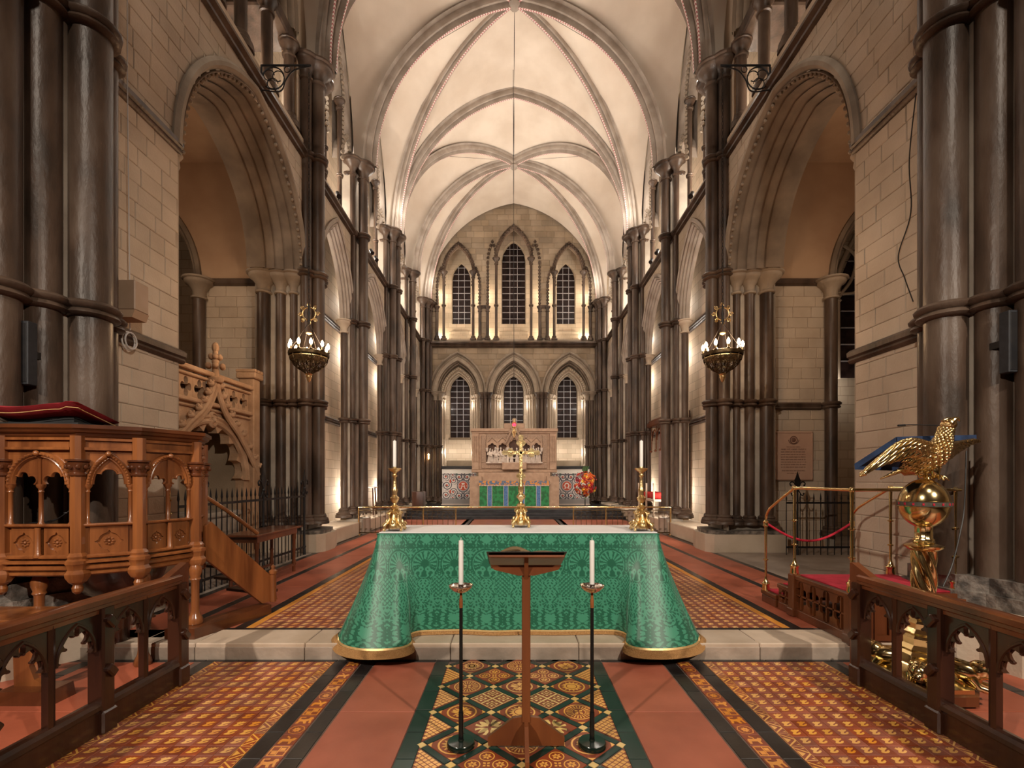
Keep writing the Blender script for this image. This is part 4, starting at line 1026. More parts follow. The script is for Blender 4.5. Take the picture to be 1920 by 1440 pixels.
GRID4 += [[(-.5, -.49), (.5, -.49), (.5, -.46), (-.5, -.46)], [(-.5, .46), (.5, .46), (.5, .49), (-.5, .49)], [(-.03, -.46), (.03, -.46), (.03, .46), (-.03, .46)], [(-.46, -.03), (-.03, -.03), (-.03, .03), (-.46, .03)], [(.03, -.03), (.46, -.03), (.46, .03), (.03, .03)], [(-.49, -.46), (-.46, -.46), (-.46, .46), (-.49, .46)], [(.46, -.46), (.49, -.46), (.49, .46), (.46, .46)]]
ROS = []
for i in range(4):
    cx, cy = rot([(.24, .24)], PI/2*i)[0]
    ROS += [mv(petal(PI/3*k, .015, .13, .035), cx, cy) for k in range(6)]+[[mv(circ(.20, 14), cx, cy), mv(circ(.17, 14), cx, cy)[::-1]]]
ROS += [petal(PI/2*k, .02, .12, .04) for k in range(4)]
EVEN = [('tile_brown', 'tile_yellow', ROS, None, []), ('tile_brown', 'tile_cream', GRID4, None, []), ('tile_brown', 'tile_cream', FL4, None, [])]
def mk(spec):
    b, i, P, m2, P2 = spec
    return tile_mesh(tl, tl, b, i, P, m2, P2)[0]
TT = [mk(t) for t in T]; TE = [mk(t) for t in EVEN]
bar = tile_mesh(tl-.004, bw, 'tile_green')[0]; dot = tile_mesh(.043, .043, 'tile_cream')[0]
ytop = 4.19; rows = int((ytop-2.0)/(D/2))+1
for r_ in range(rows):
    yc = ytop-r_*D/2; odd = r_ % 2
    for xc in ((-D, 0, D) if not odd else (-D/2, D/2)):
        k = (r_//2+int(round(xc/D))) % 3
        me = TT[(k+1) % 3] if not odd else TE[(r_//2) % 3]
        if yc < YS-.15 or True:
            inst(me, 'circle_tile' if not odd else 'diamond_tile', fl, (xc, yc, rnd.uniform(-.0005, .0005)), PI/4)
    # bars around every odd-type cell
    if not odd:
        for xc in (-D, 0, D):
            for sx in (-1, 1):
                for sy in (-1, 1):
                    inst(bar, 'green_bar_tile', fl, (xc+sx*D/4, yc+sy*D/4, 0), -sx*sy*PI/4)
            for (dx, dy) in ((0, D/2), (D/2, 0))+(((-D/2, 0),) if xc < 0 else ()):
                if yc+dy < YS-.05: inst(dot, 'yellow_dot_tile', fl, (xc+dx, yc+dy, .0004), PI/4)
# triangles at the sides, small chequer
me_ch = MB(); n_ = 6
L_ = D/2-.035
for i in range(n_):
    for j in range(2*n_-1-2*i if False else 2*n_):
        pass
def tri_tile():
    m = MB(); h = D/2-.04; w2 = D/2-.04
    m.prism([[(0, -w2), (h, 0), (0, w2)]], (0, 0, -.012), (1, 0, 0), (0, 1, 0), (0, 0, .012))
    s_ = .030; k = 0
    for i in range(8):
        for j in range(-8, 9):
            if (i+j) % 2: continue
            cx, cy = .016+i*s_*.72, j*s_*.72
            if cx/h+abs(cy)/w2 > .93: continue
            L = circ(.0172, 4); i0 = len(m.V)
            for x, y in L: m.V.append((x+cx, y+cy, .0005))
            m.f([i0, i0+1, i0+2, i0+3], 1)
    me = bpy.data.meshes.new('tile'); me.from_pydata(m.V, [], m.F)
    for mm in ('tile_brown', 'tile_yellow'): me.materials.append(MATS[mm])
    me.polygons.foreach_set('material_index', m.M); me.update(); return me
tr = tri_tile()
for r_ in range(rows):
    if r_ % 2:
        yc = ytop-r_*D/2
        for s in (-1, 1): inst(tr, 'chequer_tile', fl, (s*hw, yc, 0), 0 if s < 0 else PI)
# bars and tiles at the top edge are cut by the step; step stones
st = thing('step', 'pale stone step across the crossing in front of the altar', 'step', (0, YS, 0), kind='structure')
xs_ = [-4.0, -2.95, -1.95, -.62, .55, 1.16, 2.2, 3.1, 4.0]
for a, b in zip(xs_[:-1], xs_[1:]):
    m = MB(); m.box(a+.003, b-.003, YS, YS+.40, -.02, UP, b=.008); m.build('step_stone', 'step_stone', st)
    m = MB(); m.box(a+.004, b-.004, YS-.006, YS+.02, -.03, UP-.035, b=.004); m.build('riser_stone', 'step_face', st)
# upper floor lanes
def slabs(x0, x1, y0, y1, ly, name, m_, zt=UP, mats=None):
    y = y0
    while y < y1:
        q = MB(); q.box(x0+.002, x1-.002, y+.002, min(y+ly, y1)-.002, zt-.015, zt, b=.002); q.build(name, m_, fl); y += ly
i = -7
while i < 8:
    inst(edge, 'black_tile', fl, (i*.298*1.35, YS+.425, UP)); i += 1
q = MB(); q.box(-2.95, 2.95, YS+.40, YS+.455, UP-.012, UP-.001); q.build('black_strip', 'tile_black', fl)
q = MB(); q.box(-1.735, 1.735, 4.8, 17.4, UP-.012, UP-.002); q.build('red_tiles', 'tile_red', fl)
for s in (-1, 1):
    slabs(*sorted((s*W6, s*W5)), 4.8, 12.5, 2.0, 'ochre_border', 'tile_gold'); slabs(*sorted((s*W8, s*W7)), 4.8, 12.5, 2.0, 'ochre_border', 'tile_gold')
    y = 4.9
    while y < 12.4: inst(blk, 'black_tile', fl, (s*(W8+.055), y, UP)); y += .298
    slabs(*sorted((s*W9, s*3.37)), 4.8, 12.5, .9, 'red_slab', 'tile_red')
    slabs(*sorted((s*3.37, s*3.48)), 4.5, 12.5, .6, 'black_slab', 'tile_black')
    slabs(*sorted((s*3.48, s*3.97)), 4.5, 12.5, .9, 'red_slab', 'tile_red')
    slabs(*sorted((s*3.97, s*4.08)), 5.3, 12.5, .6, 'black_slab', 'tile_black')
    slabs(*sorted((s*4.08, s*5.0)), 5.3, 9.6, 1.1, 'stone_slab', 'slab_stone'); slabs(*sorted((s*5.0, s*9.4)), 5.6, 12.4, 1.4, 'stone_slab', 'slab_stone')
q = MB(); q.box(-3.97, 3.97, 12.5, 17.4, UP-.012, UP-.002); q.build('red_tiles', 'tile_red', fl)
for x0, x1 in ((-1.45, 1.45),):
    q = MB(); q.box(x0, x1, 12.9, 17.35, UP, UP+.012, b=.004); o = q.build('sanctuary_carpet', 'tile_red_dark'); tag(o, 'plain orange brown carpet between the brass gates and the dark sanctuary steps', 'carpet')
for s in (-1, 1):
    q = MB(); q.box(*sorted((s*1.5, s*1.62)), 12.8, 17.4, UP-.001, UP+.004); q.build('black_band', 'tile_black', fl)
ss = thing('sanctuary_step', 'dark marble sanctuary steps below the high altar', 'step', (0, 17.6, UP), kind='structure')
for k in range(3):
    q = MB(); q.box(-4.1, 4.1, 17.45+k*.36, 23.5, UP+k*.105, UP+(k+1)*.105, b=.008); q.build('step_slab', 'black_marble', ss)
SF = UP+.315
q = MB(); q.box(-2.6, 2.6, 19.0, 20.1, SF, SF+.006); q.build('step_top', 'oak_mid', ss)
# ------------------------------------------------------------------ altar in front
AZ = UP+.967; AX = 1.375; AY0, AY1 = 4.62, 5.36
t = thing('altar_table', 'wooden altar table hidden under the green damask cloth', 'table', (0, 5, UP))
q = MB(); q.box(-1.33, 1.33, 4.66, 5.32, AZ-.05, AZ-.014, b=.004); q.build('tabletop', 'oak_mid', t)
for x in (-1.22, 1.22):
    for y in (4.74, 5.24): q = MB(); q.box(x-.04, x+.04, y-.04, y+.04, UP, AZ-.05, b=.005); q.build('leg', 'oak_mid', t)
q = MB(); q.box(-AX+.02, AX-.02, AY0+.012, AY1, AZ+.001, AZ+.012, b=.004)
o = q.build('linen_cloth', 'white_linen'); tag(o, 'white linen cloth lying flat along the altar top', 'cloth')
# plan outlines (left half mirrored). top = table edge, bottom = flared folds
def half(pts): return pts+[(-x, y) for x, y in pts[::-1]]
topP = half([(-AX, AY1), (-AX, 5.15), (-AX, 4.95), (-AX, 4.80), (-AX, 4.70), (-AX+.005, 4.64), (-AX+.03, AY0), (-AX+.09, AY0), (-AX+.16, AY0), (-AX+.24, AY0), (-1.0, AY0), (-.85, AY0), (-.6, AY0), (-.3, AY0), (-.02, AY0)])
botP = half([(-AX-.05, AY1+.03), (-1.50, 5.14), (-1.58, 4.90), (-1.69, 4.68), (-1.70, 4.45), (-1.58, 4.27), (-1.40, 4.17), (-1.20, 4.15), (-1.03, 4.20), (-.975, 4.33), (-1.02, 4.47), (-.93, 4.58), (-.6, 4.60), (-.3, 4.575), (-.02, 4.585)])
NS = 8
def smoothP(P): return [Vector((p.x, p.y, 0)) for p in catmull([(x, y, 0) for x, y in P], NS)]
TP, BP = smoothP(topP), smoothP(botP); NU = len(TP)-1
# refine to many columns
REF = 3
def refine(P): return [P[i].lerp(P[i+1], k/REF) for i in range(len(P)-1) for k in range(REF)]+[P[-1]]
TP, BP = refine(TP), refine(BP); NU = len(TP)-1
arc = [0.]
for i in range(NU): arc.append(arc[-1]+((TP[i+1]-TP[i]).length*.45+(BP[i+1]-BP[i]).length*.55))
mid = arc[-1]/2; Sx = [a-mid for a in arc]
HB = .147+.035; NV = 150
def cloth(u, t):
    """u column index, t 0 top..1 bottom"""
    a, b = TP[u], BP[u]; e = t**1.25
    p = a.lerp(b, e); x = p.x
    crn = max(0, 1-abs(abs(b.x)-1.33)/.45); zb = .160 if b.y > YS+.15 else .100+.055*max(0, (b.y-4.15)/.3)
    zb = max(zb, .128) if crn else zb
    wob = .012*math.sin(Sx[u]*9)*t*(1-.3*t)
    if b.y > YS+.02 and b.y < 4.56: zb = .160
    return (p.x, p.y+wob, AZ*(1-t)+zb*t)
# rolled top edge: starts on the table top
def damask(s, t):
    """s metres along, t metres down from the table edge -> 0 dark ground .. 1 light figure"""
    P = .312; i = np.floor(s/P+.5); u = s/P-i; v = t      # u in -.5..+.5
    au = np.abs(u)*P
    out = np.full(np.broadcast(s, t).shape, .62)
    def line(d, w_): return np.clip(1-np.abs(d)/w_, 0, 1)
    # fan medallion
    cy = .295; r = np.hypot(au, v-cy); an = np.arctan2(au, -(v-cy))
    medal = r < .135
    rays = (np.sin(an*17) > .1) & (r > .045) & (r < .122) & (an < 1.9)
    out = np.where(medal, .25, out); out = np.where(rays, .85, out)
    out = np.where((r > .126) & (r < .134), .9, out); out = np.where((r > .134) & (r < .149), .04, out)
    # scroll pair under the fan
    for cx_, cy_, rr in ((.075, .385, .04), (.04, .345, .022)):
        q_ = np.hypot(au-cx_, v-cy_); sp = np.arctan2(v-cy_, au-cx_)
        out = np.where((np.abs(q_-rr*(.55+.45*np.sin(sp*.5)**2)) < .009), .9, out)
    # ogee bands between the medallions
    og = .5*P-.012-.075*(1-np.cos((v-.295)*2*PI/.40))*.9
    band = np.abs(au-np.clip(og, 0, 1)) < .008
    low = (v > .40) & (v < .74)
    out = np.where(band & low, .05, out)
    # pineapple lattice in the lower ogee
    cyl = .565; pin = (np.hypot((au)/.085, (v-cyl)/.135) < 1); lat = (np.abs(((au+v)*26) % 1-.5) < .12) | (np.abs(((au-v)*26) % 1-.5) < .12)
    leafd = np.hypot((P/2-au)/.07, (v-.50)/.12)
    lat2 = (leafd < 1)
    out = np.where(lat2, np.where(lat, .08, .75), out)
    sprig = np.sin(au*95+np.sin(v*58)*2.2)*np.sin(v*88+np.cos(au*80)*1.8)
    out = np.where(pin, np.where((np.abs(au-.025-.05*np.abs(np.sin(v*24))) < .006) | (np.sin(au*150+np.sin(v*60)*2)*np.sin(v*120) > .3), .15, .85), out)
    # top frieze of vases and flowers
    top = v < .145
    vz = (np.abs(v-.055) < .022+.02*np.cos(au*44)) & (au < .085)
    ros = np.hypot(P/2-au, v-.06); 
    fr = np.where(sprig > .15, .88, .18)
    out = np.where(top, fr, out); out = np.where(top & vz, .95, out)
    out = np.where(top & (ros < .034), np.where(np.cos(np.arctan2(v-.06, P/2-au)*5) > -.2, .9, .1), out)
    out = np.where((v > .128) & (v < .140), .1, out)
    # bottom frieze repeats
    bot = v > .74; v2 = v-.74
    sp2 = np.sin(au*92+np.cos(v*72)*2.)*np.sin(v*84+1)
    out = np.where(bot, np.where(sp2 > .1, .88, .18), out)
    vz = (np.abs(v2-.085) < .02+.022*np.cos(au*44)) & (au < .09); out = np.where(bot & vz, .95, out)
    rest = (~medal) & (~top) & (~bot) & (~lat2) & (~pin) & (r > .149)
    fine = np.sin(au*130+np.sin(v*60)*2)*np.sin(v*115+np.sin(au*70)*1.5)
    out = np.where(rest & (fine > .25), .12, np.where(rest, .66, out))
    return out
COLS = list(range(NU+1))
# subdivide columns so that each is < 4.5 mm where flat
cols = []
for i in range(NU):
    L = arc[i+1]-arc[i]; n = max(1, int(L/.0048))
    for k in range(n): cols.append((i, k/n))
cols.append((NU-1, 1.0))
ts = np.linspace(0, 1, NV+1); V = []; S_ = []; T_ = []
for (i, f) in cols:
    for t_ in ts:
        a = Vector(cloth(i, t_)); b = Vector(cloth(i+1, t_)); p = a.lerp(b, f); V.append((p.x, p.y, p.z))
    S_ += [Sx[i]*(1-f)+Sx[i+1]*f]*(NV+1); T_ += list(ts*.965)
# rounding at the top edge
F = []
nc = len(cols)
for i in range(nc-1):
    for j in range(NV):
        a = i*(NV+1)+j; F.append((a, a+1, a+NV+2, a+NV+1))
me = bpy.data.meshes.new('altar_cloth'); me.from_pydata(V, [], F); me.materials.append(MATS['damask'])
at = me.attributes.new('pat', 'FLOAT', 'POINT'); at.data.foreach_set('value', damask(np.array(S_), np.array(T_)).astype(np.float32))
me.polygons.foreach_set('use_smooth', [True]*len(me.polygons)); me.update()
ac = bpy.data.objects.new('altar_cloth', me); C.objects.link(ac); tag(ac, 'green damask altar cloth with gold fringe, corners spilling over the step', 'altar cloth'); PLOC['altar_cloth'] = Vector((0, 0, 0))
q = MB(); q.box(-AX-.002, AX+.002, AY0-.002, AY1, AZ-.012, AZ+.0005, b=.005); q.build('cloth_top', 'damask', ac)
# fringe and braid
fr = MB(); bd = MB(); i0 = 0
rows_ = [(0.955, 0), (.985, .010), (1.03, .016), (1.062, .022)]
pr_ = []
for u in range(NU+1):
    a, b = TP[u], BP[u]; c_ = Vector(cloth(u, 1.0)); up_ = Vector(cloth(u, .965)); tg = BP[min(u+1, NU)]-BP[max(u-1, 0)]; o_ = Vector((tg.y, -tg.x, 0)); o_.normalize()
    d = (c_-up_).normalized()
    pr_.append([up_+o_*.006, c_.lerp(up_, .55)+o_*.008, c_+o_*.010, c_+d*.012+o_*.016, c_+d*.045+o_*.024-Vector((0, 0, 0))])
for u in range(NU+1):
    for k in (0, 1): bd.V.append(tuple(pr_[u][k]))
for u in range(NU): bd.f((u*2, u*2+1, u*2+3, u*2+2))
bd.build('braid', 'fringe_band', ac, smooth=True)
zf = lambda p: (p[0], p[1], max(p[2], UP+.004) if p[1] > YS+.01 else p[2])
R3 = 4
for u in range(NU):
    for kk in range(R3):
        f0 = kk/R3; 
        w_ = .5+.5*((u*R3+kk) % 2)
        ps = [pr_[u][j].lerp(pr_[u+1][j], f0) for j in (1, 2, 3, 4)]; tg = BP[u+1]-BP[u]; oo = Vector((tg.y, -tg.x, 0)).normalized()
        fr.V += [zf(p+oo*(.004*w_)) for p in ps]
n4 = len(fr.V)//4
for i in range(n4-1):
    for j in range(3): fr.f((i*4+j, i*4+j+1, i*4+j+5, i*4+j+4))
fr.build('fringe', 'fringe', ac, smooth=True)
# ------------------------------------------------------------------ cross and altar candlesticks
def foot(parent, sc=1.0, H=.21):
    """three-sided baroque foot with scrolled edges"""
    m = MB(); m.lathe([(.070, .045), (.078, .06), (.062, .10), (.040, .15), (.034, .18), (.048, .195), (.052, .21), (.03, .222)], (0, 0, 0), 24, lobes=(3, .22)); m.build('foot_body', 'gold', parent, smooth=True, loc=tuple(PLOC[parent.name]), angle=60) if False else None
    return m
def base_mb():
    m = MB(); m.lathe([(.085, .028), (.092, .045), (.075, .085), (.052, .130), (.040, .165), (.052, .182), (.058, .195), (.050, .205), (.034, .215), (.028, .24)], (0, 0, 0), 30, lobes=(4, .16))
    for k in range(4):
        a = PI/4+PI/2*k; U = (math.cos(a), math.sin(a), 0)
        m.tube([(U[0]*r, U[1]*r, z) for r, z in ((.035, .19), (.058, .178), (.066, .150), (.060, .118), (.078, .088), (.104, .072), (.118, .050), (.110, .030), (.125, .012))], [.010, .012, .011, .012, .014, .015, .016, .014, .012], 8)
        for (r_, z_, q_) in ((.070, .172, .020), (.112, .062, .024), (.116, .014, .016)):
            sc_ = scroll((U[0]*r_, U[1]*r_, z_), q_, 1.3, U, (0, 0, 1), 14); m.tube(sc_, [.009*(1-.5*i/14) for i in range(15)], 6)
            m.ball((U[0]*r_, U[1]*r_, z_), .012, 8)
        a2 = PI/2*k
        m.ball((math.cos(a2)*.078, math.sin(a2)*.078, .075), .030, 10, 0, .55, .55, 1.5)
    return m
def cand(label, loc):
    t = thing('altar_candlestick', label, 'candlestick', loc, 'brass candlesticks on the altar')
    def P(mb, nm, mt='gold'):
        mb.V = [(v[0]+loc[0], v[1]+loc[1], v[2]+loc[2]) for v in mb.V]; return mb.build(nm, mt, t, smooth=True, angle=50, loc=loc)
    P(base_mb(), 'foot')
    m = MB(); m.lathe([(.030, .215), (.045, .225), (.048, .24), (.030, .252), (.018, .262), (.016, .275), (.034, .295), (.044, .315), (.046, .33), (.030, .345), (.022, .355), (.026, .362), (.024, .37), (.028, .39), (.032, .41), (.024, .425), (.022, .44), (.017, .50), (.015, .535), (.024, .545), (.027, .553), (.018, .563), (.018, .575), (.03, .59)], (0, 0, 0), 24); P(m, 'stem')
    m = MB(); m.lathe([(.02, .585), (.034, .592), (.062, .612), (.066, .622), (.060, .626), (.02, .618), (.018, .64)], (0, 0, 0), 28); P(m, 'drip_pan')
    return t
AS = 1.0
for sx, lab, cl in ((-1, 'brass candlestick with scrolled foot standing on the altar left of the cross', 'tall white candle in the brass candlestick left of the altar cross'), (1, 'brass candlestick with scrolled foot standing on the altar right of the cross', 'tall white candle in the brass candlestick right of the altar cross')):
    x = 1.235*sx; y = 4.77
    t = cand(lab, (x, y, AZ+.012))
    q = MB(); q.lathe([(.0175, 0), (.0175, .26), (.015, .265), (.003, .267), (.002, .275)], (x, y, AZ+.648), 16); o = q.build('candle', 'wax', smooth=True, loc=(x, y, AZ+.65)); tag(o, cl, 'candle', 'altar candles')
# cross
loc = (.035, 5.12, AZ+.012); t = thing('altar_cross', 'gilt cross with trefoil arms on a scrolled foot in the middle of the altar', 'cross', loc)
def P(mb, nm, mt='gold', ang=50):
    mb.V = [(v[0]+loc[0], v[1]+loc[1], v[2]+loc[2]) for v in mb.V]; return mb.build(nm, mt, t, smooth=True, angle=ang, loc=loc)
P(base_mb(), 'foot')
m = MB(); m.lathe([(.030, .215), (.045, .225), (.048, .24), (.030, .252), (.018, .268), (.022, .29), (.034, .305), (.050, .325), (.050, .335), (.030, .355), (.022, .372), (.03, .38), (.030, .41), (.034, .43), (.024, .44), (.022, .46), (.014, .53), (.012, .56)], (0, 0, 0), 24); P(m, 'stem')
zc = .80
def arm(L0, L1, W_=.019):
    # outline of one arm pointing up, from centre, with budded trefoil end
    return [(-W_, L0), (-W_, L1-.13), (-.034, L1-.118), (-.052, L1-.095), (-.045, L1-.072), (-.026, L1-.062), (-.022, L1-.045), (-.030, L1-.028), (-.020, L1-.008), (0, L1), (.020, L1-.008), (.030, L1-.028), (.022, L1-.045), (.026, L1-.062), (.045, L1-.072), (.052, L1-.095), (.034, L1-.118), (W_, L1-.13), (W_, L0)]
def rotp(P_, a): return [(x*math.cos(a)-y*math.sin(a), x*math.sin(a)+y*math.cos(a)) for x, y in P_]
up = arm(.02, .195)[0:]; pts = []
pts += rotp(arm(.019, .195), 0)+rotp(arm(.019, .205), -PI/2)[0:]+rotp(arm(.019, .34), PI)+rotp(arm(.019, .205), PI/2)
m = MB(); m.prism([pts[::-1]], (0, -.010, zc), (1, 0, 0), (0, 0, 1), (0, .020, 0)); m.box(-.030, .030, -.0105, .0105, zc-.030, zc+.030, b=.001); P(m, 'cross', 'gold', 20)
m = MB()
for a, L in ((0, .195), (PI/2, .205), (-PI/2, .205), (PI, .33)):
    p = rotp([(-.013, .0), (.013, .0), (.013, L-.07), (-.013, L-.07)], a); m.prism([p], (0, -.0135, zc), (1, 0, 0), (0, 0, 1), (0, .0045, 0))
P(m, 'raised_face', 'brass_chased', 20)
# ------------------------------------------------------------------ wooden lectern in the foreground
LX, LY = .028, 2.92
t = thing('lectern', 'plain varnished wooden lectern on a cross foot in front of the altar', 'lectern', (LX, LY, 0))
q = MB(); q.box(LX-.026, LX+.026, LY-.022, LY+.022, .16, 1.09, b=.004); q.build('post', 'lectern_wood', t)
ft = [(-.232, .0), (.232, .0), (.235, .05), (.08, .168), (.03, .175), (-.03, .175), (-.08, .168), (-.235, .05)]
q = MB(); q.prism([ft], (LX, LY-.014, .018), (1, 0, 0), (0, 0, 1), (0, .028, 0)); q.build('foot_board', 'lectern_wood', t)
q = MB(); q.prism([[(-.235, -.018), (.235, -.018), (.235, .03), (.08, .15), (-.08, .15), (-.235, .03)]], (LX-.012, LY, .018), (0, 1, 0), (0, 0, 1), (.024, 0, 0)); q.build('foot_board', 'lectern_wood', t)
T = Matrix.Translation((LX, LY+.04, 1.135)) @ Matrix.Rotation(math.radians(-21), 4, 'X') @ Matrix.Rotation(PI, 4, 'Z')
q = MB(); q.box(-.225, .225, -.17, .17, -.010, .010, b=.003, T=T); q.build('desk_board', 'lectern_wood', t)
q = MB(); q.box(-.225, .225, -.185, -.165, -.012, .022, b=.003, T=T); q.build('book_ledge', 'lectern_wood', t)
q = MB(); q.prism([[(-.215, .062), (.215, .062), (.195, .035), (.05, 0), (-.05, 0), (-.195, .035)]], (LX, LY-.03, 1.06), (1, 0, 0), (0, 0, 1), (0, .014, 0)); q.build('apron', 'lectern_wood', t)
q = MB(); q.prism([[(-.12, .14), (.10, .055), (.08, .03), (.0, .0), (-.06, .0)]], (LX-.012, LY+.04, 1.03), (0, 1, 0), (0, 0, 1), (.024, 0, 0)); q.build('bracket', 'lectern_wood', t)
t = thing('folder', 'open black folder with music sheets lying on the wooden lectern', 'folder', (LX, LY, 1.17))
q = MB(); q.box(-.235, .235, -.16, .20, .0125, .018, b=.001, T=T); q.build('cover', 'folder', t)
q = MB(); pg = [(-.165, .0), (.155, .0)]
def page(u, v):
    x = -.17+.33*u; y = -.145+.32*v; z = .021+.034*math.sin(PI*min((1-u)/.55, 1))*(.3+.7*v) if u > .45 else .021+.008*math.sin(PI*u/.45)
    return tuple(T @ Vector((x, y, z)))
q.grid(16, 6, page); q.grid(16, 6, lambda u, v: tuple(T @ Vector((-.17+.33*u, -.145+.32*v, .0186)))); q.build('pages', 'paper', t, smooth=True)
q = MB()
for k in range(14):
    u0, u1 = (.06, .5) if k % 2 == 0 else (.62, .94); v = .12+.11*(k//2)
    a = Vector(page(u0, v)); b = Vector(page(u1, v)); c_ = Vector(page(u1, v+.03)); d = Vector(page(u0, v+.03)); n = Vector((0, -.0005, .0012)); q.quad(a+n, b+n, c_+n, d+n)
q.build('print', 'plaque_ink', t, fix=False)
# floor candlesticks
for x, lab, cl in ((-.372, 'black floor candlestick with silver drip pan left of the lectern', 'white candle on the black floor candlestick left of the lectern'), (.434, 'black floor candlestick with silver drip pan right of the lectern', 'white candle on the black floor candlestick right of the lectern')):
    y = 2.93
    t = thing('floor_candlestick', lab, 'candlestick', (x, y, 0), 'floor candlesticks')
    q = MB(); q.lathe([(.078, 0), (.086, .006), (.086, .028), (.080, .036), (.018, .040), (.016, .05)], (x, y, 0), 36); q.build('base', 'black_base', t, smooth=True, angle=40)
    q = MB(); q.lathe([(.015, .04), (.015, .21), (.0135, .215), (.0115, .222), (.0105, .86)], (x, y, 0), 16); q.build('pole', 'black_paint', t, smooth=True)
    q = MB(); q.lathe([(.0115, .855), (.0115, .905), (.009, .91), (.008, .95)], (x, y, 0), 16); q.build('wood_collar', 'oak', t, smooth=True)
    q = MB(); q.lathe([(.008, .945), (.022, .948), (.050, .962), (.068, .980), (.075, .990), (.074, .994), (.064, .986), (.020, .972), (.0165, .972), (.0165, 1.0), (.014, 1.0)], (x, y, 0), 36, lobes=(14, .03)); q.build('drip_pan', 'silver', t, smooth=True, angle=60)
    q = MB(); q.lathe([(.0148, .99), (.0150, 1.26), (.013, 1.268), (.002, 1.269), (.0018, 1.285), (.0005, 1.288)], (x, y, 0), 18); o = q.build('candle', 'wax', smooth=True, loc=(x, y, .99)); tag(o, cl, 'candle', 'candles on the floor candlesticks')
# ------------------------------------------------------------------ dark oak screens on both sides
def screen(s):
    X = 2.74*s; nm = 'left' if s < 0 else 'right'
    t = thing('wooden_screen', 'low dark oak screen with cusped arches along the %s side of the tiled floor' % nm, 'screen', (X, 3.8, 0), 'dark oak screens')
    posts = [3.82, 3.11, 2.40, 1.69]
    def B(x0, x1, y0, y1, z0, z1, name, b=.006, mt='oak_dark'):
        q = MB(); q.box(X+x0, X+x1, y0, y1, z0, z1, b=b); return q.build(name, mt, t)
    B(-.03, .03, posts[-1]-.4, posts[0], 0.0, .165, 'plinth_board')
    q = MB(); q.sweep([(-.0, -.05), (.025, -.045), (.045, -.03), (.05, 0), (.045, .03), (.025, .045), (0, .05), (0, -.05)], [((X, y, .165), (0, 0, 1), (1, 0, 0)) for y in (posts[-1]-.4, posts[0])], caps=True); q.build('sill_rail', 'oak_dark', t)
    q = MB(); q.sweep([(-.085, -.028), (-.06, -.03), (-.05, -.042), (-.03, -.040), (-.022, -.052), (.01, -.055), (.022, -.03), (.024, 0), (.022, .03), (.01, .055), (-.022, .052), (-.03, .040), (-.05, .042), (-.06, .03), (-.085, .028), (-.085, -.028)], [((X, y, .862), (0, 0, 1), (1, 0, 0)) for y in (posts[-1]-.4, posts[0]-.02)], caps=True); q.build('top_rail', 'oak_mid', t, smooth=True)
    for i, y in enumerate(posts):
        q = MB(); q.prism([[(-.045, -.05), (.045, -.05), (.055, -.035), (.055, .035), (.045, .05), (-.045, .05), (-.055, .035), (-.055, -.035)]], (X, y, .13), (1, 0, 0), (0, 1, 0), (0, 0, .68))
        q.box(X-.065, X+.065, y-.06, y+.06, .0, .15, b=.012)
        for zz in (.40, .72):
            q.box(-.03, .03, -.028, .028, -.045, .045, b=.010, T=Matrix.Translation((X-.055*s, y, zz)) @ Matrix.Rotation(.7, 4, 'X'))
        q.build('post', 'oak_dark', t)
    # end board with sloping shoulder
    q = MB(); q.prism([[(0, 0), (.0, .955), (-.02, .965), (-.26, .87), (-.26, .80), (-.03, .80), (-.03, 0)]], (X-.03, 3.905, 0), (0, 1, 0), (0, 0, 1), (.06, 0, 0)); q.build('end_board', 'oak_mid', t)
    ys = posts+[posts[-1]-.71]
    for i in range(len(posts)-(0)):
        y1, y0 = ys[i]-.05, ys[i+1]+.05 if i < len(posts)-1 else ys[i]-.4
        if i == len(posts)-1: continue
        ym = (y0+y1)/2
        q = MB(); q.prism([[(-.02, -.022), (.02, -.022), (.03, 0), (.02, .022), (-.02, .022), (-.03, 0)]], (X, ym, .20), (1, 0, 0), (0, 1, 0), (0, 0, .60)); q.build('mullion', 'oak_dark', t)
        for (a, b) in ((y0, ym-.018), (ym+.018, y1)):
            w = (b-a)/2; c = (a+b)/2; A = w-.012
            f = foils(A, A*1.62, 5, .048, 60, 1.3)
            poly = [(-w, .54), (-A, .54)]+[(x, .54+z) for x, z in f[1:-1]]+[(A, .54), (w, .54), (w, .80), (-w, .80)]
            q = MB(); q.prism([poly], (X-.016, c, 0), (0, 1, 0), (0, 0, 1), (.032, 0, 0))
            for sg in (-1, 1):
                q.tube([(X+sg*.017, c+x, .54+z) for x, z, *_ in arch(A+.001, (A)*1.62+.002, 10)], .010, 6)
            for k, tt in enumerate((.2, .4, .6, .8)):
                x, z = f[int(tt*(len(f)-1))]; q.ball((X, c+x, .54+z), .011, 8, sx=1.7)
            q.build('cusped_arch', 'oak_dark', t, smooth=True, angle=35)
    return t
screen(-1); screen(1)
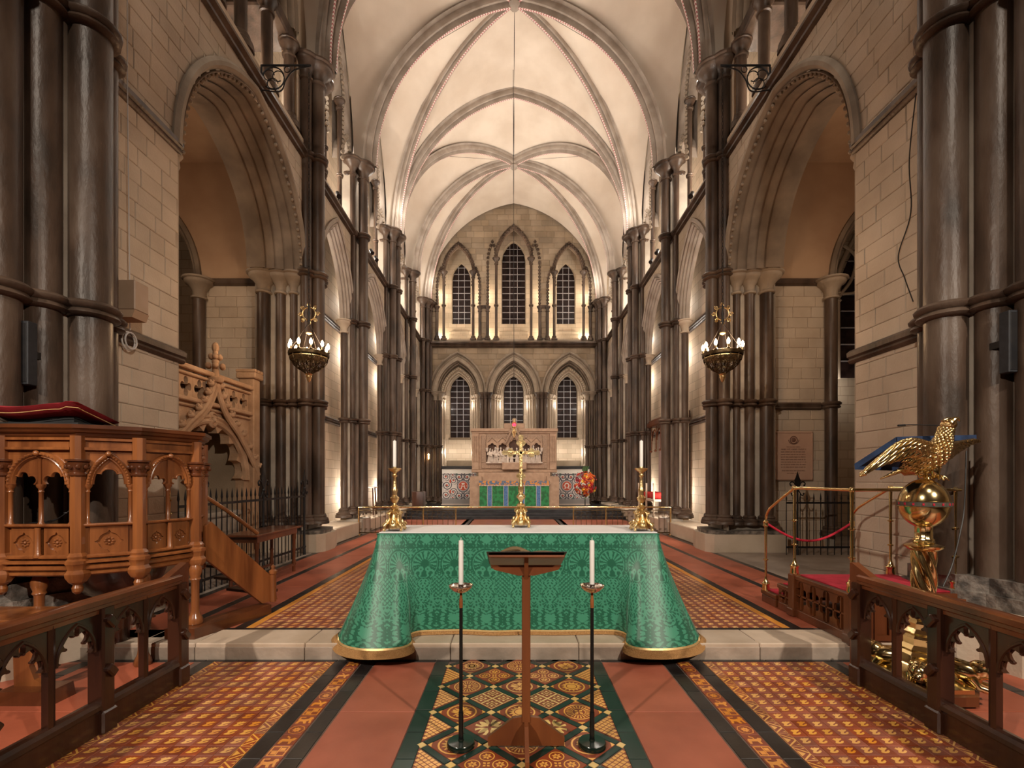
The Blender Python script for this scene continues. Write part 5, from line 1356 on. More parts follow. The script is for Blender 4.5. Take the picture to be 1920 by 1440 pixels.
# ------------------------------------------------------------------ pulpit
L_, A_, B_, C_, D_, E_ = (-4.24, 3.90), (-3.635, 3.92), (-3.31, 4.15), (-3.13, 4.62), (-3.30, 4.98), (-3.64, 5.05)
pp = thing('pulpit', 'carved golden oak pulpit with open arcaded sides against the left crossing pier', 'pulpit', (-3.7, 4.4, 0))
PV = [L_, A_, B_, C_, D_]
def poly_sweep(prof, z, name, pts=PV, mt='oak', close=False):
    q = MB(); path = []
    for i, p in enumerate(pts):
        p = Vector((p[0], p[1], 0)); a = Vector((*pts[i-1], 0)) if i > 0 else None; b = Vector((*pts[i+1], 0)) if i < len(pts)-1 else None
        n = Vector((0, 0, 0)); ns = []
        for u, v in ((a, p), (p, b)):
            if u is not None and v is not None:
                d = (v-u).normalized(); ns.append(Vector((d.y, -d.x, 0)))
        n = sum(ns, Vector((0, 0, 0))).normalized(); k = 1/max(n.dot(ns[0]), .3)
        path.append(((p.x, p.y, z), tuple(n*k), (0, 0, 1)))
    q.sweep(prof, path, caps=True); return q.build(name, mt, pp)
poly_sweep([(-.09, -.02), (.0, -.02), (.02, .0), (.03, .02), (.055, .03), (.065, .05), (.085, .06), (.085, .09), (-.09, .09), (-.09, -.02)], 2.0, 'cornice', mt='oak_mid')
for z, o_, h in ((.985, .02, .035), (.945, .045, .032), (.89, .03, .05), (.845, .01, .04)):
    poly_sweep([(-.06, 0), (o_*.6, 0), (o_+.012, h*.3), (o_+.012, h*.7), (o_*.6, h), (-.06, h), (-.06, 0)], z, 'base_moulding')
poly_sweep([(-.05, 0), (.0, 0), (.022, .01), (.026, .02), (.022, .03), (-.05, .03), (-.05, 0)], 1.245, 'sill_rail')
q = MB(); q.prism([[L_, A_, B_, C_, D_, E_, (-4.3, 4.6)]], (0, 0, .93), (1, 0, 0), (0, 1, 0), (0, 0, .04)); q.build('floor_board', 'oak_dark', pp)
def frame_of(P0, P1):
    a, b = Vector((*P0, 0)), Vector((*P1, 0)); U = (b-a).normalized(); return a, U, Vector((U.y, -U.x, 0)), (b-a).length
for (P0, P1, nl) in ((L_, A_, 2), (A_, B_, 1), (B_, C_, 2), (C_, D_, 1)):
    a, U, N, W_ = frame_of(P0, P1); m0 = .045; w = W_-2*m0; O = a+U*m0
    # frieze with two mouldings
    q = MB(); q.prism([[(0, 1.875), (w, 1.875), (w, 2.0), (0, 2.0)]], O-N*.03, U, (0, 0, 1), N*.03)
    for z, d in ((1.965, .022), (1.885, .026)):
        q.prism([[(0, z), (w, z), (w, z+.022), (0, z+.022)]], O, U, (0, 0, 1), N*d)
    q.build('frieze', 'oak', pp)
    # arched panel
    zs = 1.60; q = MB(); hs = []
    lw = w/nl
    outer = [(0, zs)]
    for k in range(nl):
        c = lw*(k+.5); A2 = lw/2-.024; f = foils(A2, A2*.95, 3, .030, 42, 1.3)
        outer += [(c-A2, zs)]+[(c+x, zs+z) for x, z in f[1:-1]]+[(c+A2, zs)]
    outer += [(w, zs), (w, 1.88), (0, 1.88)]
    q.prism([outer], O-N*.030, U, (0, 0, 1), N*.022)
    for k in range(nl):
        c = lw*(k+.5); A2 = lw/2-.024; f = foils(A2+.008, A2*.95+.006, 3, .030, 30, 1.3)
        q.tube([O+U*(c+x)+Vector((0, 0, zs+z))-N*.006 for x, z in f], .008, 6)
    q.build('arch_panel', 'oak', pp, smooth=True, angle=30)
    # round carved over-arch
    q = MB(); R = w/2-.008; H = .265
    pth = []
    for (x, z, nx, nz) in (arch(R, H, 12) if nl == 1 else [(-R*math.cos(PI*i/24), H*math.sin(PI*i/24), -math.cos(PI*i/24), math.sin(PI*i/24)) for i in range(25)]):
        p = O+U*(w/2+x)+Vector((0, 0, zs+z)); pth.append((tuple(p), tuple(U*nx+Vector((0, 0, nz))), tuple(N)))
    q.sweep([(.006, -.008), (.004, .012), (-.008, .026), (-.022, .022), (-.030, .010), (-.038, .014), (-.046, .0), (-.05, -.01)], pth)
    for i in range(1, 24, 1):
        p = pth[min(i, len(pth)-1)]; v = Vector(p[0])-Vector(p[1])*.014+N*.024; q.ball(v, .010, 6)
    q.ball(O+U*(w/2)+Vector((0, 0, zs+H-.01))+N*.03, .024, 8); q.build('carved_arch', 'oak', pp, smooth=True, angle=40)
    # colonnettes
    for k in range(nl+1):
        x = [.014, w-.014][k] if nl == 1 else (.014, w/2, w-.014)[k]
        p = O+U*x-N*.014
        q = MB(); q.lathe([(.024, 1.265), (.024, 1.28), (.017, 1.29), (.016, 1.53), (.022, 1.54), (.017, 1.55), (.02, 1.565), (.032, 1.58), (.034, 1.60), (.016, 1.605)], (p.x, p.y, 0), 12); q.build('colonnette', 'oak', pp, smooth=True, angle=45)
        if nl == 2 and k == 1:
            q = MB(); q.lathe([(.028, 1.0), (.03, 1.02), (.022, 1.035), (.020, 1.245)], (p.x+N.x*.03, p.y+N.y*.03, 0), 8); q.build('panel_shaft', 'oak', pp, smooth=True, angle=45)
            q = MB(); q.prism([[(w/2-.012, zs), (w/2+.012, zs), (w/2+.012, zs+H-.03), (w/2-.012, zs+H-.03)]], O-N*.01, U, (0, 0, 1), N*.014); q.build('arch_rib', 'oak', pp)
    # lower panels with rosettes
    q = MB(); q.prism([[(0, .99), (w, .99), (w, 1.25), (0, 1.25)]], O-N*.034, U, (0, 0, 1), N*.016); q.build('panel', 'oak', pp)
    for k in range(nl):
        c = lw*(k+.5); hw_ = lw/2-.03; q = MB()
        ol = [(c-hw_, 1.0), (c+hw_, 1.0), (c+hw_, 1.243), (c-hw_, 1.243)]; r_ = min(hw_-.02, .085); cz = 1.12
        hole = []
        for i in range(32):
            an = 2*PI*i/32; rr = r_*(1.12 if abs(math.sin(2*an)) < .38 else .86); hole.append((c+rr*math.cos(an), cz+rr*math.sin(an)))
        q.prism([ol, hole[::-1]], O-N*.018, U, (0, 0, 1), N*.014); q.build('panel_frame', 'oak', pp)
        q = MB(); ce = O+U*c+Vector((0, 0, cz))-N*.016; q.ball(ce, .013, 8)
        for i in range(8):
            an = 2*PI*i/8; q.ball(ce+U*(.027*math.cos(an))+Vector((0, 0, .027*math.sin(an))), .011, 6)
        q.build('rosette', 'oak', pp, smooth=True)
for P in PV:
    q = MB(); q.lathe([(.050, 1.035), (.050, 1.70), (.050, 1.70)], (P[0], P[1], 0), 8, a0=PI/8); q.lathe([(.050, 1.79), (.052, 2.0)], (P[0], P[1], 0), 8, a0=PI/8); q.build('corner_post', 'oak', pp)
    q = MB(); q.lathe([(.050, 1.665), (.062, 1.675), (.062, 1.69), (.05, 1.70), (.06, 1.73), (.075, 1.755), (.078, 1.775), (.062, 1.785), (.082, 1.79), (.082, 1.805), (.05, 1.81)], (P[0], P[1], 0), 12)
    for k in range(8):
        a = 2*PI*k/8; q.ball((P[0]+.066*math.cos(a), P[1]+.066*math.sin(a), 1.745), .020, 6)
    q.build('carved_capital', 'oak_mid', pp, smooth=True, angle=45)
    q = MB(); q.lathe([(.060, .80), (.085, .84), (.09, .87), (.07, .90), (.075, .935), (.085, .95), (.085, .975), (.066, .99), (.072, 1.01), (.058, 1.03), (.05, 1.04)], (P[0], P[1], 0), 8, a0=PI/8); q.lathe([(.015, .70), (.035, .72), (.04, .75), (.03, .775), (.06, .80)], (P[0], P[1], 0), 12); q.build('post_base', 'oak', pp, smooth=True, angle=30)
# underside corbel and legs
q = MB(); q.lathe([(.10, .50), (.16, .56), (.30, .62), (.38, .74), (.42, .85)], (-3.72, 4.42, 0), 16, sq=.75); q.lathe([(.09, .1), (.09, .48), (.14, .5)], (-3.72, 4.42, 0), 12); q.build('corbel', 'oak_dark', pp, smooth=True)
for x, y, zb in ((-3.33, 4.22, .0), (-4.05, 4.02, .0), (-3.12, 4.60, .25)):
    q = MB(); q.lathe([(.065, zb), (.07, zb+.02), (.06, zb+.06), (.045, zb+.09), (.04, zb+.11), (.036, zb+.14), (.036, .66), (.05, .68), (.042, .70), (.056, .74), (.06, .78), (.04, .83)], (x, y, 0), 10); q.build('leg', 'oak', pp, smooth=True, angle=40)
q = MB(); q.prism([[(-3.30, 4.44), (-3.02, 4.44), (-2.74, 5.3), (-2.9, 5.36)]], (0, 0, UP), (1, 0, 0), (0, 1, 0), (0, 0, .10)); q.build('stair_plinth', 'oak_mid', pp)
# stairs
st_ = MB(); st_.prism([[(0, .86), (0, 1.18), (.06, 1.22), (.80, .52), (.86, .26), (.66, .26)]], (-3.07, 4.68, 0), (.36, .93, 0), (0, 0, 1), (-.93*.04, .36*.04, 0)); st_.build('stair_string', 'oak', pp)
for k in range(5):
    q = MB(); d = .08+.155*k; z = 1.0-.165*k; ox, oy = -3.1+.36*d, 4.7+.93*d
    q.prism([[(0, 0), (-.55, .21), (-.55+.07, .21+.17), (.07, .17)]], (ox, oy, z), (1, 0, 0), (0, 1, 0), (0, 0, .03)); q.build('stair_tread', 'oak_dark', pp)
q = MB(); q.lathe([(.035, .25), (.035, .56), (.045, .57), (.045, .60), (.02, .62), (.025, .65), (.005, .67)], (-2.78, 5.42, 0), 10); q.build('newel', 'oak', pp, smooth=True)
q = MB(); q.tube([(-3.60, 5.1, 1.62), (-3.28, 5.35, 1.30), (-3.05, 5.6, 1.0)], .022, 8); q.build('handrail', 'oak', pp, smooth=True)
# cushion
cu = thing('pulpit_cushion', 'crimson velvet cushion with gold piping lying on top of the pulpit', 'cushion', (-4.0, 4.1, 2.1))
def cush(u, v):
    x = -4.75+1.17*u; y = 3.84+.42*v+.02*u; z = 2.262+.016*math.sin(u*9)-.12*v+(-.02 if u < .9 else -.0)
    return (x, y, z)
T = None; q = MB()
def cpt(u, v, w_):
    x, y, z = cush(u, v); e = min(u, 1-u, v, 1-v)*8; e = min(e, 1); return (x, y-.03*math.sin(PI*u)*0, z+(.030*math.sqrt(max(e, 0)) if w_ else -.046*min(1, e*3)))
q.grid(24, 8, lambda u, v: cpt(u, v, 1)); q.grid(24, 8, lambda u, v: cpt(u, v, 0)); q.build('pad', 'red_velvet', cu, smooth=True, angle=80)
q = MB(); q.tube([Vector(cush(k/24, .02))-Vector((0, .004, .044)) for k in range(25)]+[Vector(cush(.99, k/6))-Vector((0, 0, .044)) for k in range(1, 7)], .004, 6); q.build('piping', 'fringe_band', cu, smooth=True)
q = MB(); q.prism([[(-4.75, 3.9), (-3.64, 3.93), (-3.58, 4.28), (-4.75, 4.28)]], (0, 0, 2.092), (1, 0, 0), (0, 1, 0), (0, 0, .02)); q.prism([[(-4.7, 2.12), (-3.72, 2.12), (-3.72, 2.16), (-4.7, 2.21)]], (0, 3.98, 0), (1, 0, 0), (0, 0, 1), (0, .2, 0)); q.build('desk_board', 'black_cloth', cu)
q = MB(); q.tube(catmull([(-4.1, 3.99, 1.275), (-3.9, 3.99, 1.30), (-3.78, 3.99, 1.37), (-3.66, 4.06, 1.50)], 6), .004, 6); q.tube(catmull([(-4.1, 4.0, 1.27), (-3.95, 4.0, 1.28), (-3.85, 3.99, 1.32), (-3.70, 4.02, 1.44)], 6), .003, 6); q.ball((-3.80, 3.99, 1.36), .009, 8, sx=2.2)
o = q.build('microphone_cable', 'cable', smooth=True); tag(o, 'thin black microphone cables looping inside the pulpit arches', 'cable')
# small brass candlestick seen through the single pulpit arch
q = MB(); prf = [(.05, 1.0), (.05, 1.02), (.02, 1.04)]
for k in range(4): prf += [(.014, 1.07+k*.14), (.014, 1.14+k*.14), (.028, 1.155+k*.14), (.014, 1.17+k*.14)]
prf += [(.012, 1.70), (.03, 1.71), (.01, 1.72)]
q.lathe(prf, (-3.46, 4.72, -.0), 14); o = q.build('brass_standard', 'brass', smooth=True, angle=50); tag(o, 'ringed brass lamp standard seen through the narrow pulpit arch', 'lamp')
# desk behind the left screen
dk = thing('reading_desk', 'golden oak bench end with scrolled outline behind the left screen', 'bench', (-3.7, 3.6, 0))
q = MB(); q.prism([[(-.05, 0), (.18, 0), (.18, .06), (.10, .10), (.06, .20), (.10, .34), (.05, .44), (.14, .50), (.14, .54), (-.06, .54), (-.06, .3)]], (-3.72, 3.55, .05), (1, 0, 0), (0, 0, 1), (0, .04, 0)); q.build('bench_end', 'oak', dk)
q = MB(); q.box(-4.6, -3.62, 3.42, 3.80, .60, .63, b=.006); q.build('bench_top', 'oak', dk)
q = MB(); q.prism([[(-.2, 0), (.22, 0), (.20, .10), (-.18, .10)]], (-3.62, 3.45, 0.0), (1, 0, 0), (0, 0, 1), (0, .2, 0)); q.build('bench_foot', 'oak_mid', dk)
# ------------------------------------------------------------------ side table and iron fences on the left
tb = thing('side_table', 'narrow oak side table with turned legs before the black railings', 'table', (-3.77, 7.15, UP))
q = MB(); q.box(-4.02, -3.53, 6.48, 7.85, .845, .875, b=.006); q.build('tabletop', 'oak_mid', tb)
q = MB(); q.box(-3.98, -3.57, 6.56, 7.77, .76, .845); q.build('apron', 'oak_mid', tb)
for x in (-3.96, -3.60):
    for y in (6.6, 7.72):
        q = MB(); q.lathe([(.024, UP), (.026, UP+.1), (.036, UP+.12), (.026, UP+.2), (.024, .48), (.032, .5), (.024, .53), (.026, .66), (.036, .68), (.036, .76)], (x, y, 0), 10); q.build('leg', 'oak_mid', tb, smooth=True)
q = MB(); q.box(-3.61, -3.59, 6.6, 7.72, .24, .28); q.box(-3.97, -3.95, 6.6, 7.72, .24, .28); q.box(-3.96, -3.6, 6.59, 6.61, .24, .28); q.build('stretcher', 'oak_mid', tb)
def fleur(mb, p, k=1.0, ax=(0, 1, 0)):
    x, y, z = p; U = Vector(ax)
    mb.prism([[(0, 0), (.03*k, .05*k), (.055*k, .12*k), (.03*k, .17*k), (0, .27*k), (-.03*k, .17*k), (-.055*k, .12*k), (-.03*k, .05*k)]], Vector(p)-Vector((U.y, U.x, 0))*.006, U, (0, 0, 1), Vector((U.y, U.x, 0))*.012)
    for sg in (-1, 1):
        pts = [Vector(p)+U*(sg*a*k)+Vector((0, 0, b*k)) for a, b in ((.0, -.02), (.03, .03), (.06, .09), (.10, .10), (.125, .07), (.11, .045))]
        mb.tube(catmull(pts, 4), .010*k, 6); mb.ball(pts[-1], .017*k, 6)
        pts = [Vector(p)+U*(sg*a*k)+Vector((0, 0, b*k)) for a, b in ((.0, -.02), (.03, -.06), (.06, -.11), (.09, -.12), (.10, -.09))]
        mb.tube(catmull(pts, 4), .009*k, 6); mb.ball(pts[-1], .015*k, 6)
    mb.lathe([(.012*k, -.05*k), (.028*k, -.03*k), (.012*k, 0)], p, 8)
def fence(name, label, P0, P1, pitch, rails, zt, posts, ztp, k=1.0):
    a, b = Vector(P0), Vector(P1); d = (b-a); L = d.length; d /= L; t = thing(name, label, 'railing', tuple(a), 'black iron railings')
    for z in rails:
        q = MB(); T = Matrix.Translation(a) @ Matrix.Rotation(math.atan2(d.y, d.x), 4, 'Z'); q.box(0, L, -.008, .008, z-a.z-.018, z-a.z+.018, T=T); q.build('rail', 'iron', t)
    n = int(L/pitch)
    for i in range(n+1):
        p = a+d*(i*pitch); q = MB(); q.lathe([(.009, 0), (.009, zt-.16-a.z), (.017, zt-.13-a.z), (.012, zt-.08-a.z), (.0005, zt-a.z)], tuple(p), 6); q.build('bar', 'iron', t)
    for u in posts:
        p = a+d*u; q = MB(); q.lathe([(.024, 0), (.024, .1), (.018, .12), (.018, ztp-a.z), (.022, ztp-a.z+.02)], tuple(p), 8); fleur(q, (p.x, p.y, ztp+.04), k, tuple(d)); q.build('standard', 'iron', t, smooth=True, angle=40)
    return t
fence('iron_railing', 'black spiked iron railing closing the left chapel beside the pulpit stairs', (-4.16, 5.85, UP), (-4.16, 9.45, UP), .125, (.30, 1.30), 1.52, (.42, 2.0, 3.55), 1.45, 1.25)
fence('iron_railing', 'short black iron gate with a fleur finial below the marble plaque', (5.32, 9.35, UP), (6.72, 9.35, UP), .135, (.30, 1.17), 1.38, (.22,), 1.42, 1.2)
# ------------------------------------------------------------------ dais with brass rails on the right
da = thing('lectern_dais', 'pierced oak dais with red carpet and steps on the right', 'dais', (3.5, 4.8, 0))
ZD = .60
def frame_panel(y0, y1, z0, z1, X, name):
    q = MB(); q.box(X-.02, X+.02, y0, y1, z0, z0+.085, b=.006); q.box(X-.028, X+.028, y0-.01, y1+.01, z1-.05, z1, b=.008); q.build(name+'_rails', 'oak_mid', da)
    n = max(1, int((y1-y0)/.19)); w = (y1-y0)/n; h = z1-.05-(z0+.085)
    for i in range(n):
        c = y0+w*(i+.5); zc = z0+.085+h/2; hole = []
        for k in range(40):
            an = 2*PI*k/40; rr = (.62+.38*abs(math.cos(2*an)))*1.12*(1 if True else 1)
            hole.append((max(-w/2+.01, min(w/2-.01, rr*(w/2)*math.cos(an))), max(-h/2+.01, min(h/2-.01, rr*(h/2)*math.sin(an)))))
        q = MB(); q.prism([[(-w/2, -h/2), (w/2, -h/2), (w/2, h/2), (-w/2, h/2)], hole[::-1]], (X-.012, c, zc), (0, 1, 0), (0, 0, 1), (.024, 0, 0))
        q.box(X-.012, X+.012, c-.008, c+.008, zc-h/2, zc+h/2); q.box(X-.012, X+.012, c-w/2, c+w/2, zc-.008, zc+.008)
        q.build('pierced_panel', 'oak_mid', da)
XD = 3.03
frame_panel(4.36, 5.18, UP, ZD, XD, 'side'); frame_panel(5.24, 5.50, UP, .44, XD, 'step'); frame_panel(5.55, 5.86, UP, .29, XD, 'step')
for y, z in ((4.33, ZD), (5.21, ZD)):
    q = MB(); q.box(XD-.05, XD+.05, y-.05, y+.05, UP, z+.01, b=.012); q.box(XD-.06, XD+.06, y-.06, y+.06, UP, UP+.09, b=.012); q.build('corner_post', 'oak_mid', da)
q = MB(); q.box(XD+.03, 4.12, 4.36, 4.40, UP, ZD-.05); q.build('front_panel', 'oak_mid', da)
for k in range(6):
    q = MB(); x = XD+.12+k*.17; pts = [(x-.055, .22), (x-.055, .42)]+[(x+a_, .42+b_) for a_, b_, *_ in arch(.055, .09, 6)][1:-1]+[(x+.055, .42), (x+.055, .22)]
    q.prism([[(x-.08, .17), (x+.08, .17), (x+.08, .55), (x-.08, .55)], pts], (0, 4.335, 0), (1, 0, 0), (0, 0, 1), (0, .02, 0)); q.build('arched_panel', 'oak_mid', da)
q = MB(); q.box(XD+.02, 4.12, 4.38, 5.2, ZD-.06, ZD-.01); q.box(XD+.02, 4.12, 5.2, 5.5, .38, .43); q.box(XD+.02, 4.12, 5.5, 5.86, .24, .28); q.build('deck', 'oak_mid', da)
q = MB(); q.box(XD+.04, 4.1, 4.42, 5.2, ZD-.01, ZD+.004, b=.003); q.box(XD+.04, 4.1, 5.2, 5.5, .43, .444, b=.003); q.box(XD+.04, 4.1, 5.5, 5.86, .28, .294, b=.003); q.box(XD+.04, 4.1, 5.195, 5.205, .43, ZD); q.box(XD+.04, 4.1, 5.495, 5.505, .28, .43); q.build('carpet', 'red_carpet', da)
br = thing('brass_handrail', 'polished brass handrail with ringed balusters around the dais', 'handrail', (3.5, 4.8, ZD))
def baluster(x, y, z0, z1, knobs=2, ball=True):
    h = z1-z0; P = [(.042, 0), (.044, .02), (.038, .06), (.046, .085), (.03, .10), (.024, .12), (.014, .15), (.013, .17)]
    for f in ((.34, .62) if knobs == 2 else (.45,)): P += [(.0135, h*f-.012), (.030, h*f-.004), (.030, h*f+.004), (.0135, h*f+.012)]
    P += [(.0155, h-.10), (.018, h-.03), (.018, h)]
    q = MB(); q.lathe([(r, z0+z) for r, z in P], (x, y, 0), 18)
    if ball: q.ball((x, y, z1), .028, 12)
    q.build('baluster', 'brass', br, smooth=True, angle=50)
ZR = 1.545
for x, y, z0, z1, k in ((XD, 4.33, ZD+.01, ZR, 2), (XD, 5.21, ZD+.01, ZR, 2), (XD, 5.80, .29, 1.12, 1), (4.08, 5.21, ZD, ZR, 2), (4.08, 4.45, ZD, ZR, 2), (4.08, 5.80, .29, 1.12, 1)): baluster(x, y, z0, z1, k, True)
q = MB(); q.tube([(XD, 5.21, ZR), (XD, 4.33, ZR), (4.08, 4.40, ZR), (4.08, 5.21, ZR)], .015, 12)
q.build('top_rail', 'brass', br, smooth=True)
for x in (XD, 4.08):
    q = MB(); q.tube([(x, 5.21, ZR)]+catmull([(x, 5.21, ZR), (x, 5.62, 1.34), (x, 5.73, 1.27), (x, 5.79, 1.19), (x, 5.80, 1.08)], 6), .015, 12); q.build('sloping_rail', 'brass', br, smooth=True)
    q = MB(); q.lathe([(.016, 1.06), (.032, 1.075), (.026, 1.10), (.032, 1.125), (.016, 1.14)], (x, 5.80, 0), 16); q.build('collar', 'brass', br, smooth=True)
q = MB(); q.tube([(XD+1.05*u, 5.80, 1.11-.22*math.sin(PI*u)) for u in lin(0, 1, 24)], .014, 10); o = q.build('barrier_rope', 'rope_red', smooth=True); tag(o, 'crimson barrier rope sagging between the brass stair posts', 'rope')
# ------------------------------------------------------------------ eagle lectern
EX, EY = 3.14, 3.70
eg = thing('eagle_lectern', 'polished brass eagle lectern with twisted column and globe on the right', 'lectern', (EX, EY, 0))
def EP(mb, nm, mt='brass', ang=50, par=None): return mb.build(nm, mt, par or eg, smooth=True, angle=ang)
q = MB(); q.lathe([(.335, .02), (.335, .09), (.31, .10), (.0, .10)], (EX, EY, 0), 8, a0=PI/8); q.build('wooden_plinth', 'oak_mid', eg)
q = MB(); q.lathe([(.31, .10), (.31, .13), (.27, .15), (.22, .17), (.19, .21), (.17, .23), (.17, .30), (.15, .32), (.16, .34), (.13, .37), (.13, .42), (.115, .44), (.125, .46), (.10, .49), (.10, .53), (.088, .55), (.095, .57), (.075, .60)], (EX, EY, 0), 8, a0=PI/8); EP(q, 'stepped_base', ang=25)
for k in range(4):       # lion feet
    a = PI/4+PI/2*k; c = Vector((EX+.24*math.cos(a), EY+.24*math.sin(a), .10)); R = Matrix.Rotation(a, 3, 'Z'); q = MB()
    q.tube([c+R@Vector(v) for v in ((-.14, 0, .12), (-.06, 0, .135), (.03, 0, .12), (.09, 0, .105))], [.05, .072, .07, .05], 14)
    q.ball(c+R@Vector((.10, 0, .145)), .058, 14, sx=1.0); q.ball(c+R@Vector((.155, 0, .125)), .030, 10); q.ball(c+R@Vector((.07, 0, .15)), .07, 14, sy=1.0)
    for sg in (-1, 1):
        q.ball(c+R@Vector((.09, sg*.045, .195)), .018, 8); q.tube([c+R@Vector(v) for v in ((.03, sg*.055, .09), (.07, sg*.06, .035), (.15, sg*.055, .02))], [.034, .024, .026], 10); q.ball(c+R@Vector((.16, sg*.055, .022)), .028, 8)
        q.tube([c+R@Vector(v) for v in ((-.10, sg*.05, .09), (-.05, sg*.075, .03), (.0, sg*.075, .02))], [.045, .03, .022], 10)
    EP(q, 'lion_foot', ang=80)
q = MB(); zz = lin(.60, 1.10, 70); q.lathe([(.072, z) for z in zz], (EX, EY, 0), 60, lobes=(6, .15, 34)); EP(q, 'twisted_column', ang=80)
q = MB(); P_ = [(.06, 1.085), (.09, 1.095), (.122, 1.118), (.125, 1.13), (.10, 1.14), (.065, 1.15), (.07, 1.16), (.062, 1.17)]; q.lathe(P_, (EX, EY, 0), 48, lobes=(22, .03)); EP(q, 'gadrooned_collar', ang=60)
q = MB(); q.lathe([(.062, 1.165), (.066, 1.18), (.056, 1.19), (.056, 1.275), (.066, 1.285), (.060, 1.30), (.07, 1.31), (.105, 1.33), (.118, 1.345), (.112, 1.36), (.07, 1.37), (.05, 1.38), (.055, 1.40), (.05, 1.42)], (EX, EY, 0), 40, lobes=(12, .025)); EP(q, 'upper_drum', 'brass', 60)
gz = 1.455+.0
q = MB(); pr_ = []
for i in range(25):
    th = -PI/2+PI*i/24; pr_.append((.162*math.cos(th)+1e-4, gz+.165*math.sin(th)*(1.15 if th < 0 else 1.16)))
q.lathe(pr_, (EX, EY, 0), 40); EP(q, 'globe', ang=90)
q = MB(); q.lathe([(.160, gz-.024), (.167, gz-.022), (.167, gz-.017), (.1655, gz-.017)], (EX, EY, 0), 48); q.lathe([(.1655, gz+.017), (.167, gz+.017), (.167, gz+.022), (.160, gz+.024)], (EX, EY, 0), 48); EP(q, 'globe_rims')
q = MB(); q.lathe([(.1652, gz-.017), (.1652, gz+.017)], (EX, EY, 0), 48); o = q.build('enamel_band', 'enamel', eg, smooth=True)
q = MB()
for k in range(10):
    a = -PI/2+(k-5)*.36; q.box(-.006, .006, -.004, .0, -.009, .009, T=Matrix.Translation((EX+.1655*math.cos(a), EY+.1655*math.sin(a), gz)) @ Matrix.Rotation(a+PI/2, 4, 'Z'))
q.build('red_letters', 'rope_red', eg)
# bird, modelled where it stands
def ep(px, py, d): return Vector((WX(px, d), d, WZ(py, d)))
q = MB(); q.tube(catmull([ep(1668, 893, 3.92), ep(1690, 884, 3.87), ep(1715, 868, 3.80), ep(1742, 853, 3.72), ep(1762, 838, 3.66), ep(1771, 822, 3.63), ep(1774, 806, 3.62), ep(1779, 795, 3.61), ep(1786, 789, 3.60)], 4),
    [.012]*0+[.018+.0*i for i in range(1)]+[None]*0 or .05, 18) if False else None
sp_ = catmull([ep(1690, 886, 3.88), ep(1712, 872, 3.82), ep(1738, 858, 3.73), ep(1758, 843, 3.66), ep(1768, 828, 3.63), ep(1772, 812, 3.62), ep(1776, 799, 3.61)], 4)
rr = [.035, .05, .066, .08, .092, .102, .108, .11, .108, .104, .098, .090, .082, .074, .066, .060, .055, .050, .046, .043, .041, .040, .040, .039, .037][:len(sp_)]
while len(rr) < len(sp_): rr.append(.037)
q.tube(sp_, rr, 20); q.ball(ep(1779, 796, 3.60), .046, 16, sx=1.15, sz=.95)
q.build('body', 'brass_chased', eg, smooth=True, angle=90)
q = MB(); q.tube(catmull([ep(1781, 794, 3.58), ep(1788, 788, 3.57), ep(1795, 785, 3.56), ep(1800, 790, 3.56)], 4), [.034, .033, .030, .027, .024, .022, .020, .017, .014, .011, .008, .005, .003], 10)
q.ball(ep(1776, 789, 3.575), .012, 8); q.tube([ep(1766, 790, 3.58), ep(1776, 785, 3.57), ep(1786, 785, 3.57)], [.008, .012, .007], 8); q.build('beak_and_brow', 'brass', eg, smooth=True, angle=80)
# scale feathers over breast and neck
q = MB(); r2 = random.Random(5)
for i in range(4, len(sp_)-1):
    c = sp_[i]; R_ = rr[i]; t_ = (sp_[i]-sp_[i-1]).normalized(); A = t_.cross(Vector((0, 0, 1))).normalized(); B = t_.cross(A)
    for k in range(12):
        an = 2*PI*(k+.5*(i % 2))/12; n_ = A*math.cos(an)+B*math.sin(an); p = c+n_*R_*.97
        q.tube([p+t_*.012, p-t_*.008+n_*.006, p-t_*.026+n_*.004], [.006, .013, .004], 6)
q.build('scale_feathers', 'brass', eg, smooth=True, angle=80)
def wing(lead, trail, name, n=11):
    m = MB(); nl = catmull(lead, 8); nt = catmull(trail, 8)
    def at(L, u):
        f = u*(len(L)-1); i = min(int(f), len(L)-2); return L[i].lerp(L[i+1], f-i)
    def sf(side):
        def g(u, v):
            a, b = at(nl, u), at(nt, u); p = a.lerp(b, v); nrm = (b-a).cross(at(nl, min(u+.02, 1))-at(nl, max(u-.02, 0)))
            nrm = nrm.normalized() if nrm.length > 1e-9 else Vector((0, -1, 0))
            return p+nrm*side*(.024*math.sqrt(max(1-v, 0))*math.sqrt(max(v+.02, 0))*2*(1-u*.6))
        return g
    m.grid(24, 8, sf(1)); m.grid(24, 8, sf(-1)); m.tube(nl, [.020*(1-.7*i/len(nl)) for i in range(len(nl))], 10); w_ = m.build(name, 'brass_chased', eg, smooth=True, angle=80)
    m = MB()
    for row, (v0, v1, rd) in enumerate(((.05, .38, .011), (.3, .66, .012), (.55, 1.02, .013))):
        for k in range(n):
            u = (k+.5)/n; p0 = at(nl, u).lerp(at(nt, u), v0); u2 = min(1, u+.10+.16*u); p1 = at(nl, u2).lerp(at(nt, u2), v1)
            for off_ in (-1, 1): m.tube([p0+Vector((0, -.012, .0))*off_, p0.lerp(p1, .5)+Vector((0, -.018, 0))*off_, p1+Vector((0, -.008, 0))*off_], [rd*.6, rd, .003], 6)
    m.build('feathers', 'brass', w_, smooth=True, angle=80)
